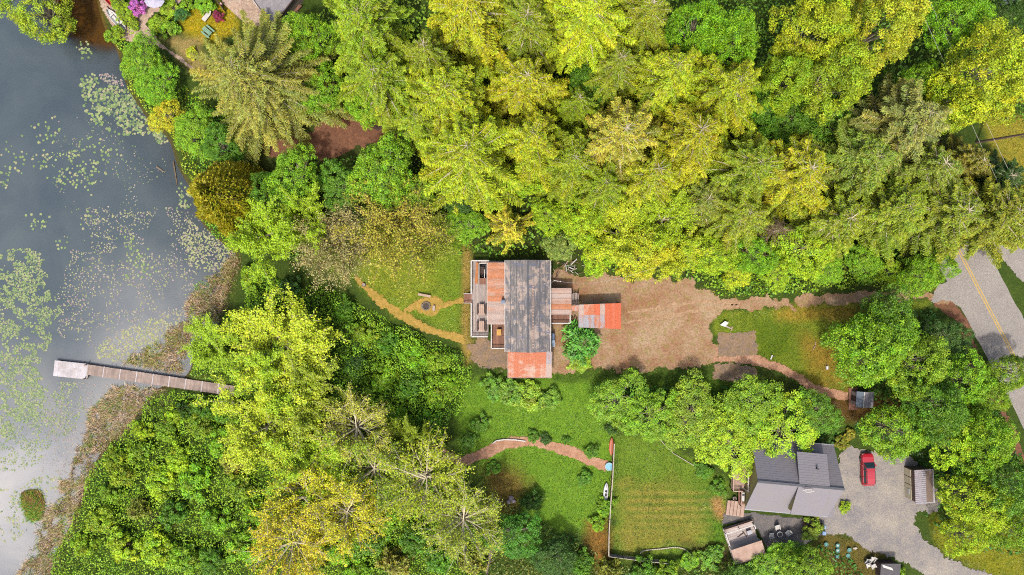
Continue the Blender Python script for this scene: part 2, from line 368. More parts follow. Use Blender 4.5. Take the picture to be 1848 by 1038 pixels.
def water_mat():
    m, N, L, b = new_mat('lake_water')
    geo = nd(N, 'ShaderNodeNewGeometry'); v = geo.outputs['Position']
    at = nd(N, 'ShaderNodeAttribute'); at.attribute_name = 'tint'
    n1 = ramp(N, L, noise(N, L, 0.08, 5, 0.62, v, 0.4), 0.32, 0.68)
    c = mixc(N, L, n1, mixc(N, L, 1.0, at.outputs['Color'], (0.76, 0.8, 0.86), 'MULTIPLY'), mixc(N, L, 1.0, at.outputs['Color'], (1.26, 1.2, 1.15), 'MULTIPLY'))
    L.new(c, b.inputs['Base Color']); b.inputs['Roughness'].default_value = 0.12; b.inputs['IOR'].default_value = 1.33; b.inputs['Specular IOR Level'].default_value = 0.5
    w = noise(N, L, 2.2, 3, 0.6, mapv(N, L, v, (1.0, 1.8, 1.0)))
    bump(N, L, b, w, 0.25, 0.05)
    sep = nd(N, 'ShaderNodeSeparateColor'); 
    al = nd(N, 'ShaderNodeAttribute'); al.attribute_name = 'murk_sheen'
    tr = nd(N, 'ShaderNodeBsdfTransparent'); tr.inputs['Color'].default_value = (0.8, 0.72, 0.55, 1)
    mx = nd(N, 'ShaderNodeMixShader'); L.new(al.outputs['Fac'], mx.inputs[0]); L.new(tr.outputs[0], mx.inputs[1]); L.new(b.outputs[0], mx.inputs[2])
    L.new(mx.outputs[0], N['Material Output'].inputs['Surface'])
    return m
wx = np.concatenate([[-420, -200, -110], np.arange(-80, -38, 1.0)]); wy = np.concatenate([[-300, -120], np.arange(-48, 50, 1.0), [120, 300]])
ax, ay = np.meshgrid(wx, wy); dd = shore_d(ax.ravel(), ay.ravel())
ii = np.arange(ax.size).reshape(ax.shape)
wf = np.stack([ii[:-1, :-1], ii[:-1, 1:], ii[1:, 1:], ii[1:, :-1]], -1).reshape(-1, 4)
keep = (dd[wf] > -1.6).any(1); wf = wf[keep]
covew = np.clip(sdf(W([(80, -60), (190, -60), (230, 60), (225, 85), (190, 92), (140, 82), (105, 55), (80, 30)]), ax.ravel(), ay.ravel()) / 1.6 + 0.5, 0, 1)  # clear patch painted in where trees block the reflected sky
sky_sheen = np.clip(fbm(ax.ravel(), ay.ravel(), 14, 9) * 0.7 + (-ay.ravel() - 8) / 30, 0, 1)[:, None]      # sky reflection painted into the water colour, paler to the south
wc = np.array(C(88, 101, 106)) * (1 - sky_sheen) + np.array(C(184, 184, 182)) * sky_sheen
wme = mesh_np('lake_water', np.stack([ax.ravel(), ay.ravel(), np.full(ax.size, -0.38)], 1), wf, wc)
a_ = wme.attributes.new('murk_sheen', 'FLOAT', 'POINT'); a_.data.foreach_set('value', (np.clip(0.96 - 0.34 * np.exp(-np.clip(dd, 0, 99) / 5.0), 0, 1) * (1 - 0.93 * covew)).astype(np.float32))
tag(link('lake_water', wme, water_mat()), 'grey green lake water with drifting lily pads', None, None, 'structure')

def sheet(name, polys, z, mat, rag=0.35, cell=0.16, label=None, rs=1.1):
    poly_all = np.concatenate(polys); b0 = poly_all.min(0) - 1; b1 = poly_all.max(0) + 1
    X = np.arange(b0[0], b1[0], cell); Y = np.arange(b0[1], b1[1], cell); x, y = np.meshgrid(X, Y)
    d = np.max([sdf(p, x, y) for p in polys], 0) + (fbm(x, y, rs, hash(name) % 97 if False else len(name) * 7, 4) - 0.5) * 2 * rag + (fbm(x, y, rs * 0.3, 55, 3) - 0.5) * 1.1 * rag
    i = np.arange(x.size).reshape(x.shape); keepc = d[:-1, :-1] > 0
    f = np.stack([i[:-1, :-1], i[:-1, 1:], i[1:, 1:], i[1:, :-1]], -1)[keepc]
    u, inv = np.unique(f.ravel(), return_inverse=True)
    me = mesh_np(name, np.stack([x.ravel()[u], y.ravel()[u], np.full(len(u), z)], 1), inv.reshape(-1, 4))
    return tag(link(name, me, mat), label, None, None, 'structure')
def soil(name, c1, c2, c3, s1=0.5, s2=6):
    m, N, L, b = new_mat(name)
    geo = nd(N, 'ShaderNodeNewGeometry'); v = geo.outputs['Position']
    n1 = ramp(N, L, noise(N, L, s1, 6, 0.75, v), 0.38, 0.62); n2 = noise(N, L, s2 * 0.55, 6, 0.85, v); n3 = ramp(N, L, noise(N, L, 1.1, 6, 0.8, v), 0.50, 0.64)
    c = mixc(N, L, n3, mixc(N, L, n1, c1, c2), c3)
    f = nd(N, 'ShaderNodeMapRange'); L.new(n2, f.inputs['Value']); f.inputs['From Min'].default_value = 0.3; f.inputs['From Max'].default_value = 0.7
    f.inputs['To Min'].default_value = 0.5; f.inputs['To Max'].default_value = 1.5
    vm = nd(N, 'ShaderNodeVectorMath', operation='SCALE'); L.new(c, vm.inputs[0]); L.new(f.outputs['Result'], vm.inputs['Scale'])
    L.new(vm.outputs['Vector'], b.inputs['Base Color']); b.inputs['Roughness'].default_value = 0.95; b.inputs['Specular IOR Level'].default_value = 0.1
    bump(N, L, b, n2, 0.6, 0.06)
    return m
M['dirt'] = soil('yard_dirt', C(192, 164, 132), C(166, 120, 88), C(158, 142, 82), 0.16)
M['duff'] = soil('brown_duff', C(140, 98, 74), C(122, 84, 64), C(158, 110, 78))
M['chips'] = soil('bark_chips', C(204, 156, 124), C(182, 134, 104), C(212, 172, 140), 0.9, 9)
M['footpath'] = soil('trodden_earth', C(205, 165, 88), C(180, 148, 68), C(165, 145, 60), 1.2, 8)
M['soilbed'] = soil('garden_soil', C(140, 122, 108), C(168, 138, 108), C(150, 126, 84), 0.7, 7)
M['gravel'] = soil('gravel', C(182, 172, 158), C(146, 141, 141), C(172, 162, 148), 0.22, 10)
M['patio'] = soil('dark_gravel', C(132, 126, 122), C(116, 112, 112), C(146, 134, 124), 0.6, 12)
M['paver'] = soil('patio_pavers', C(205, 175, 150), C(185, 158, 140), C(215, 195, 170), 0.8, 6)
M['asphalt'] = soil('asphalt', C(178, 170, 160), C(164, 156, 148), C(172, 164, 154), 0.18, 14)
sheet('dirt_yard', DIRT, 0.012, M['dirt'], 1.0, label='bare brown dirt yard and track beside the house', rs=2.0)
M['rut'] = soil('packed_dirt', C(202, 168, 132), C(178, 142, 108), C(170, 134, 100), 1.0, 7)
for off in (0, 17): sheet('wheel_rut', [ribbon(W(smooth([(1330, 548 + off * .3), (1270, 545 + off * .8), (1220, 552 + off), (1170, 560 + off), (1130, 566 + off)], 5)), [.5, .55, .5, .35])], 0.017, M['rut'], 0.3, label=('packed pale wheel rut farther from the carport roof' if off == 0 else 'packed pale wheel rut just below the other one'))
sheet('foot_path', FOOT, 0.010, M['footpath'], 0.4, label='trodden path past the fire pit to the lake')
sheet('lawn_path', GPATH, 0.010, M['chips'], 0.32, label='curving bark path across the lawn')
sheet('thicket_path', BPATH, 0.010, M['duff'], 0.3, label='brown path going into the thicket')
sheet('garden_path', RPATH, 0.016, M['chips'], 0.32, label='narrow bark path to the small grey shed')
sheet('soil_bed', BEDA, 0.020, M['soilbed'], 0.45, label='upper bare garden bed beside the dirt yard')
sheet('soil_bed', BEDB, 0.020, M['soilbed'], 0.45, label='lower darker garden bed beside the dirt yard')
sheet('gravel_drive', GRAVEL, 0.012, M['gravel'], 0.55, label='gravel drive around the red car')
sheet('patio_ground', PATIO, 0.016, M['patio'], 0.2, label='dark gravel patio behind the grey house')
sheet('forest_clearing', CLEAR, 0.012, M['duff'], 0.9, label='brown clearing between the tall trees', rs=2.5)
sheet('lakeside_patio', LPATIO, 0.012, M['paver'], 0.3, label='pale paved patio by the shore')
sheet('road_verge', VERGE, 0.006, M['duff'], 0.6, label='brown earth verge along the road', rs=2.0)
sheet('house_apron', HDIRT, 0.010, M['soilbed'], 0.9, label='pale stony ground below the decks')
# the road: asphalt, two yellow lines, white edge dashes worn away
RA, RB = np.array(P(1742, 475)[:2]), np.array(P(1816, 617)[:2])
rd = (RB - RA) / np.linalg.norm(RB - RA); rn = np.array([-rd[1], rd[0]])
def strip(name, o0, o1, t0, t1, z, mat, label, wob=0.0, n=60):
    t = np.linspace(t0, t1, n); w0 = (vnoise(t, t * 0 + o0 * 3, 1.5, 4) - 0.5) * wob; w1 = (vnoise(t, t * 0 + o1 * 3 + 9, 1.5, 4) - 0.5) * wob
    a = RA + rd * t[:, None] + rn * (o0 + w0)[:, None]; b = RA + rd * t[:, None] + rn * (o1 + w1)[:, None]
    v = np.concatenate([a, b]); v = np.concatenate([v, np.full((len(v), 1), z)], 1); k = np.arange(n - 1)
    me = mesh_np(name, v, np.stack([k, k + 1, n + k + 1, n + k], 1)[:, ::-1] if o1 < o0 else np.stack([k, k + 1, n + k + 1, n + k], 1))
    return tag(link(name, me, mat), label, None, None, 'structure')
strip('road', -3.7, 3.9, -25, 70, 0.030, M['asphalt'], 'grey asphalt road with a double yellow line', 0.25, 160)
M['yellow'] = plain('yellow_marking', C(232, 188, 70), C(205, 170, 90), 2, 0.7, fine=0.2)
strip('road_marking', 0.10, 0.24, -25, 70, 0.034, M['yellow'], 'yellow centre line nearer the apron', 0.03)
strip('road_marking', -0.24, -0.10, -25, 70, 0.034, M['yellow'], 'yellow centre line nearer the house track', 0.03)
sheet('road_apron', [W([(1790, 440), (1860, 430), (1870, 520), (1850, 525), (1838, 500), (1828, 492), (1812, 470)]), W([(1690, 515), (1730, 505), (1745, 540), (1738, 560), (1715, 545), (1680, 545)])], 0.026, M['asphalt'], 0.3, label='asphalt apron opening off the road')

# ------------------------------------------------------------------ plants: prototypes
def unit(a): return a / (np.linalg.norm(a, axis=-1, keepdims=True) + 1e-9)
def hue(rng, n, lo=0.7, hi=1.2, warm=0.12):
    b = rng.uniform(lo, hi, n); w = rng.normal(0, warm, n)
    return np.stack([b * (1 + w), b, b * (1 - 0.5 * w)], 1)
def fir_crown(rng, h, r, z0f=0.12, nb=6, droop=0.32, step=0.8, leaf=0.125, wid=0.036, spread=(42, 62), rise=0.45, density=0.10, side_len=0.21, shape=0.62, wood=1.0):
    Cc, U, V, T = [], [], [], []
    limbs = MB(); z0 = h * z0f; z = z0
    lobes = rng.uniform(0.70, 1.18, 9)
    while z < h * 0.985:
        t = (z - z0) / (h - z0)
        prof = (1 - t) ** shape * min(1.0, 0.6 + 3 * t)
        a0 = rng.uniform(0, 6.28)
        for k in range(nb):
            az = a0 + 6.283 * k / nb + rng.uniform(-0.55, 0.55) * (6.0 / nb if nb < 9 else 1.0)
            Lb = max(0.35, r * prof * rng.uniform(0.55, 1.18) * lobes[int(az / 6.283 * 9) % 9])
            if rng.uniform() < 0.06: continue
            d = np.array([math.cos(az), math.sin(az), 0.0]); pr = np.array([-d[1], d[0], 0])
            zb = z + rng.uniform(-0.35, 0.35)
            n = max(3, int(Lb / density)); s = np.linspace(0.08, 1, n)
            bend = rng.normal(0, 0.14)
            dz = Lb * (rise * s * (0.15 + t * 1.1) - droop * s ** 2 * (1.2 - t))
            base = np.array([0, 0, zb]) + d * (Lb * s)[:, None] + pr * (Lb * bend * s ** 2)[:, None] + np.array([0, 0, 1.0]) * dz[:, None]
            lift = np.array([0, 0, 0.04])
            limbs.tube([tuple(base[0] * [0.1, 0.1, 1]), tuple(base[n // 2] + lift), tuple(base[-1] + lift)], [(0.03 + 0.012 * Lb) * wood, (0.018 + 0.006 * Lb) * wood, 0.01], 3, False)
            bright = hue(rng, 1, 0.72, 1.2, 0.07)
            for side in (-1, 1):
                ang = np.radians(rng.uniform(*spread, n)) * side
                d2 = d * np.cos(ang)[:, None] + pr * np.sin(ang)[:, None]
                bl = (side_len * Lb * (1 - s) ** 0.7 * np.minimum(1, 0.35 + s * 2) + 0.24) * rng.uniform(0.65, 1.25, n)
                m = max(2, int(np.max(bl) / 0.2) + 1)
                for q in (np.arange(m) + 0.6) / m:
                    c = base + d2 * (bl * q)[:, None]; c[:, 2] += -0.38 * bl * q ** 2 + rng.normal(0, 0.08, n)
                    u = d2 * leaf * (0.7 + 0.6 * rng.uniform(size=(n, 1))) + rng.normal(0, 0.05, (n, 3)); u[:, 2] -= 0.06
                    v = np.cross(u, [0, 0, 1.0]); v = unit(v) * wid * rng.uniform(0.7, 1.3, (n, 1)); v[:, 2] += rng.normal(0, 0.04, n)
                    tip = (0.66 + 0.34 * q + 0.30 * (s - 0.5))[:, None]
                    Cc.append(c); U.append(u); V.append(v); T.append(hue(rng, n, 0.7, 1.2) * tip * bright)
            c = base[-1:] + d * 0.1; Cc.append(c); U.append(d[None] * leaf); V.append(pr[None] * wid); T.append(hue(rng, 1) * 1.15)
        z += step * (1.15 - 0.55 * t) * (0.85 + 0.3 * rng.uniform())
    c, u, v, t = map(np.concatenate, (Cc, U, V, T))
    return leaf_mesh('fir_crown', c, u, v, t), limbs
def trunk_mesh(h, r0, rng, lean=0.0, n=7, top=0.04):
    m = MB(); k = 6; x = y = 0; pts = []
    for i in range(k):
        pts.append((x, y, h * i / (k - 1) - 0.15)); x += rng.normal(0, 0.05 + lean * 0.2); y += rng.normal(0, 0.05 + lean * 0.2)
    m.tube(pts, [r0 * (1 - 0.92 * i / (k - 1)) + top * 0.3 for i in range(k)], n)
    return m
def broad_crown(rng, h, r, nclump=95, per=130, leaf=0.17, flat=0.62, cs=(0.17, 0.30), zc=0.60, jitter=0.55, low=-0.35):
    Cc, U, V, T = [], [], [], []
    ph = rng.uniform(0, 6.28, 6); centers = []
    limbs = MB()
    zmid = h * zc; rz = h * (1 - zc)
    for i in range(nclump):
        ct = rng.uniform(low, 1.0); az = rng.uniform(0, 6.283); st = math.sqrt(max(0, 1 - ct * ct))
        rad = (0.80 + 0.13 * math.sin(2 * az + ph[0]) + 0.10 * math.sin(3 * az + ph[1]) + 0.09 * math.sin(5 * az + ph[2])) * rng.uniform(0.72, 1.05)
        c = np.array([math.cos(az) * st * r * rad, math.sin(az) * st * r * rad, zmid + ct * rz * 0.86 * rng.uniform(0.7, 1.0)])
        rc = r * rng.uniform(*cs); n = int(per * (rc / (r * 0.24)) ** 2)
        nrm = unit(rng.normal(0, 1, (n, 3)) + np.array([0, 0, 0.55]) + 0.5 * unit(c - np.array([0, 0, zmid - 1])))
        sh = rng.uniform(0.55, 1.0, n)[:, None] ** 0.6
        lump = 1 + 0.22 * np.sin(nrm[:, :1] * 6 + ph[3]) * np.sin(nrm[:, 1:2] * 6 + ph[4])
        p = c + nrm * rc * sh * lump * np.array([1, 1, flat])
        ln = unit(nrm * 0.9 + rng.normal(0, jitter, (n, 3)) + np.array([0, 0, 0.35]))
        a = unit(np.cross(ln, rng.normal(0, 1, (n, 3)))); b = np.cross(ln, a)
        sz = leaf * rng.uniform(0.65, 1.35, (n, 1))
        Cc.append(p); U.append(a * sz * 1.15); V.append(b * sz * 0.72)
        T.append(hue(rng, n, 0.6, 1.3, 0.10) * hue(rng, 1, 0.62, 1.3, 0.10))
        if i % (4 if nclump < 100 else 14) == 0:
            q = c * 0.9; limbs.tube([(0, 0, h * rng.uniform(0.15, 0.35)), (q[0] * 0.45, q[1] * 0.45, h * 0.3 + 0.45 * (q[2] - h * 0.3)), tuple(q)], [0.018 * r + 0.03, 0.012 * r + 0.015, 0.012], 4, False)
    c, u, v, t = map(np.concatenate, (Cc, U, V, T))
    return leaf_mesh('leafy_crown', c, u, v, t), limbs
def bare_crown(rng, h, r, nl=10, ns=7, nt=5, leaves=5, leaf=0.10, up=0.9, thick=1.0, twl=0.9, wmul=1.0, limb_leaf=True, wob=0.10):
    limbs = MB(); Cc, U, V, T = [], [], [], []
    def grow(p, d, L, rad, seg=4):
        pts = [p]; dd = d.copy()
        for i in range(seg):
            dd = unit(dd + rng.normal(0, wob, 3) + np.array([0, 0, 0.06])); pts.append(pts[-1] + dd * L / seg)
        limbs.tube([tuple(q) for q in pts], [max(0.008, rad * (1 - 0.8 * i / seg)) * wmul for i in range(seg + 1)], 4 if rad > 0.03 else 3, False)
        return pts, dd
    def leafy(pts, k):
        pts = np.array(pts); n = k * len(pts)
        c = pts[rng.randint(0, len(pts), n)] + rng.normal(0, 0.16, (n, 3))
        a = unit(rng.normal(0, 1, (n, 3)) + np.array([0, 0, 0.0])); a[:, 2] *= 0.6; b = unit(np.cross(a, rng.normal(0, 1, (n, 3)) + np.array([0, 0, 0.01])))
        sz = leaf * rng.uniform(0.6, 1.5, (n, 1))
        Cc.append(c); U.append(a * sz * 1.2); V.append(b * sz * 0.7); T.append(hue(rng, n, 0.7, 1.25, 0.1))
    top = h * 0.45
    for i in range(nl):
        az = 6.283 * i / nl + rng.uniform(-0.3, 0.3); el = rng.uniform(0.45, 1.15) * up
        d = np.array([math.cos(az) * math.cos(el), math.sin(az) * math.cos(el), math.sin(el)])
        z = rng.uniform(0.22, 0.62) * h; L = min(r / max(0.35, math.cos(el)), (h - z) / max(0.3, math.sin(el))) * rng.uniform(0.8, 1.05)
        pts, dd = grow(np.array([0, 0, z]), d, L, 0.075 * thick, 5); limb_leaf and leafy(pts[2:], leaves)
        for j in range(ns):
            k = rng.randint(1, 5); e = unit(d + rng.normal(0, 0.42, 3)); p2, d2 = grow(pts[k], e, L * rng.uniform(0.3, 0.55), 0.032 * thick, 4); leafy(p2[1:], leaves)
            for q in range(nt):
                kk = rng.randint(1, 5); e2 = unit(d2 + rng.normal(0, 0.5, 3)); p3, _ = grow(p2[kk], e2, twl * rng.uniform(0.6, 1.4), 0.014 * thick, 2); leafy(p3, leaves)
    c, u, v, t = map(np.concatenate, (Cc, U, V, T))
    return leaf_mesh('sparse_crown', c, u, v, t), limbs
def cone_crown(rng, h, r, n=13000, leaf=0.16):
    ph = rng.uniform(0, 6.28, 5); az = rng.uniform(0, 6.283, n); t = 1 - np.sqrt(rng.uniform(0, 1, n)); t = t * 0.98
    lob = 1 + 0.10 * np.sin(4 * az + ph[0] + 3 * t) + 0.08 * np.sin(7 * az + ph[1] - 5 * t) + 0.10 * np.sin(17 * az + 30 * t + ph[2]) * np.sin(40 * t + ph[3])
    R = r * (1 - t) ** 0.62 * lob * rng.uniform(0.84, 1.03, n)
    c = np.stack([np.cos(az) * R, np.sin(az) * R, 0.25 + (h - 0.25) * t], 1)
    out = np.stack([np.cos(az), np.sin(az), 0.25 + 0 * az], 1)
    u = unit(out * 0.75 + np.array([0, 0, 0.35]) + rng.normal(0, 0.42, (n, 3))); v = unit(np.cross(u, rng.normal(0, 1, (n, 3))))
    sz = leaf * rng.uniform(0.7, 1.4, (n, 1)) 
    tt = hue(rng, n, 0.7, 1.2) * (0.75 + 0.5 * vnoise(az * 6 + 9, t * 22, 1.0, 3))[:, None]
    return leaf_mesh('dense_crown', c, u * sz * 1.2, v * sz * 0.5, tt), MB()
PROTO = {}
def proto(key, gen, h, r, r0, bark, trunk=True, lean=0.0):
    rng = RS(abs(hash(key)) % 1000 if False else sum(ord(q) * (i + 3) for i, q in enumerate(key)))
    crown, limbs = gen(rng); crown.materials.append(M['leaf'])
    lm = None
    if limbs.v:
        lm = bpy.data.meshes.new('limbs'); lm.from_pydata(limbs.v, [], limbs.f); lm.materials.append(M['limb'] if bark == 'bark' else M[bark]); lm.update()
    tm = None
    if trunk:
        t = trunk_mesh(h * 0.97 if key[0] in 'FJ' else h * 0.62, r0, rng, lean)
        tm = bpy.data.meshes.new('trunk'); tm.from_pydata(t.v, [], t.f); tm.materials.append(M[bark]); tm.update()
    PROTO[key] = (crown, lm, tm, h, r)
for i in range(4):
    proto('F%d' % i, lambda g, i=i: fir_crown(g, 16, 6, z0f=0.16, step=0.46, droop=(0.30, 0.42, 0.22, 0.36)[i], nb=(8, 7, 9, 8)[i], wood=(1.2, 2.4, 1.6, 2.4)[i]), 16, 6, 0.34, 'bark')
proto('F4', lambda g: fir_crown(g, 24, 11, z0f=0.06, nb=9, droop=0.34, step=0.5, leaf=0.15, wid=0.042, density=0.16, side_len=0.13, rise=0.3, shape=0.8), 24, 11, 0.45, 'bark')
for i in range(5):
    proto('B%d' % i, lambda g, i=i: broad_crown(g, 13, 5, nclump=(430, 480, 400, 520, 450)[i], per=270, cs=(0.055, 0.13), leaf=0.083, jitter=0.8), 13, 5, 0.26, 'bark')
for i in range(3):
    proto('K%d' % i, lambda g: broad_crown(g, 16, 5, nclump=260, per=430, leaf=0.075, cs=(0.08, 0.17), flat=0.42, jitter=0.7, zc=0.5, low=-0.2), 16, 5, 0.32, 'bark')
for i in range(3):
    proto('W%d' % i, lambda g, i=i: bare_crown(g, 11, 4.5, nl=(32, 36, 28)[i], ns=6, nt=5, leaves=4, leaf=0.08, thick=1.35, up=0.72, limb_leaf=False, wob=0.05, twl=0.7), 11, 4.5, 0.20, 'palebark')
for i in range(3):
    proto('L%d' % i, lambda g, i=i: bare_crown(g, 12, 4.5, nl=14, ns=9, nt=7, leaves=13, leaf=0.085, thick=1.2), 12, 4.5, 0.20, 'palebark')
for i in range(2):
    proto('N%d' % i, lambda g, i=i: bare_crown(g, 9, 4.5, nl=15, ns=10, nt=8, leaves=3, leaf=0.075, thick=0.8, twl=1.1), 9, 4.5, 0.18, 'brownbark')
for i in range(2):
    proto('D%d' % i, lambda g, i=i: cone_crown(g, 11, 4.5, 22000, 0.13), 11, 4.5, 0.3, 'brownbark')
proto('J0', lambda g: fir_crown(g, 6.5, 2.7, z0f=0.05, nb=9, droop=0.06, step=1.35, leaf=0.12, wid=0.042, spread=(32, 50), rise=0.32, density=0.07, side_len=0.085, wood=1.8), 6.5, 2.7, 0.10, 'brownbark')
proto('X0', lambda g: bare_crown(g, 12, 3.2, nl=16, ns=6, nt=4, leaves=0, thick=0.8), 12, 3.2, 0.20, 'palebark') if False else None
for i in range(4):
    proto('S%d' % i, lambda g, i=i: broad_crown(g, 1.8, 1.5, nclump=60, per=110, leaf=0.065, cs=(0.13, 0.25), flat=0.7, zc=0.35, low=-0.1, jitter=0.6), 1.8, 1.5, 0.05, 'brownbark')
for i in range(2):
    proto('G%d' % i, lambda g, i=i: fir_crown(g, 1.6, 1.5, z0f=0.1, nb=11, droop=-0.15, step=0.16, leaf=0.15, wid=0.05, density=0.16, rise=0.5), 1.6, 1.5, 0.05, 'brownbark')
HC = {'F': 0.50, 'B': 0.66, 'K': 0.6, 'W': 0.72, 'L': 0.72, 'N': 0.7, 'D': 0.35, 'J': 0.5, 'S': 0.6, 'G': 0.5}
PAL = dict(yel=(178, 188, 30), ylg=(150, 176, 28), olv=(142, 160, 48), oly=(152, 170, 36), brt=(130, 178, 24), lim=(166, 200, 28), grn=(98, 144, 26), drk=(70, 106, 28), gld=(214, 208, 30),
           tan=(172, 168, 96), org=(172, 164, 48), teal=(80, 132, 56), mag=(160, 60, 90), pink=(205, 110, 190), mid=(134, 170, 28), gry=(158, 164, 78), lem=(194, 206, 34), kha=(142, 146, 40))
KL = 2.0
_tr = random.Random(3)
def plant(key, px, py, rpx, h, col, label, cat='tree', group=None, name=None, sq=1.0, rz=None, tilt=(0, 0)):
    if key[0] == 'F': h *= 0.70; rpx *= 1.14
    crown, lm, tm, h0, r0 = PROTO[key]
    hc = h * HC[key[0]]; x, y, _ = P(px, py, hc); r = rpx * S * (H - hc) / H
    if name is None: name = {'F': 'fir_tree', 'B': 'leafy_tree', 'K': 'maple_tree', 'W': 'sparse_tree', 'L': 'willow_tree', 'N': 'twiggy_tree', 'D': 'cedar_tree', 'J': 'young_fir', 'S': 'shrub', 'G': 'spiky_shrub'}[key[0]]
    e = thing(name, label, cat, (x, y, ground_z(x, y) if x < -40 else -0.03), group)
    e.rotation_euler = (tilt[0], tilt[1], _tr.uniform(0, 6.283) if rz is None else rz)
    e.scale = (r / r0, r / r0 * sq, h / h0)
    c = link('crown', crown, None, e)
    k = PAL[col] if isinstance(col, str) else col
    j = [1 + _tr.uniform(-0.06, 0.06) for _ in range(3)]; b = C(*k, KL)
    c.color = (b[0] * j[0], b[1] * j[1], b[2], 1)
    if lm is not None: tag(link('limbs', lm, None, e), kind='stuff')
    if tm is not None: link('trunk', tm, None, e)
    return e

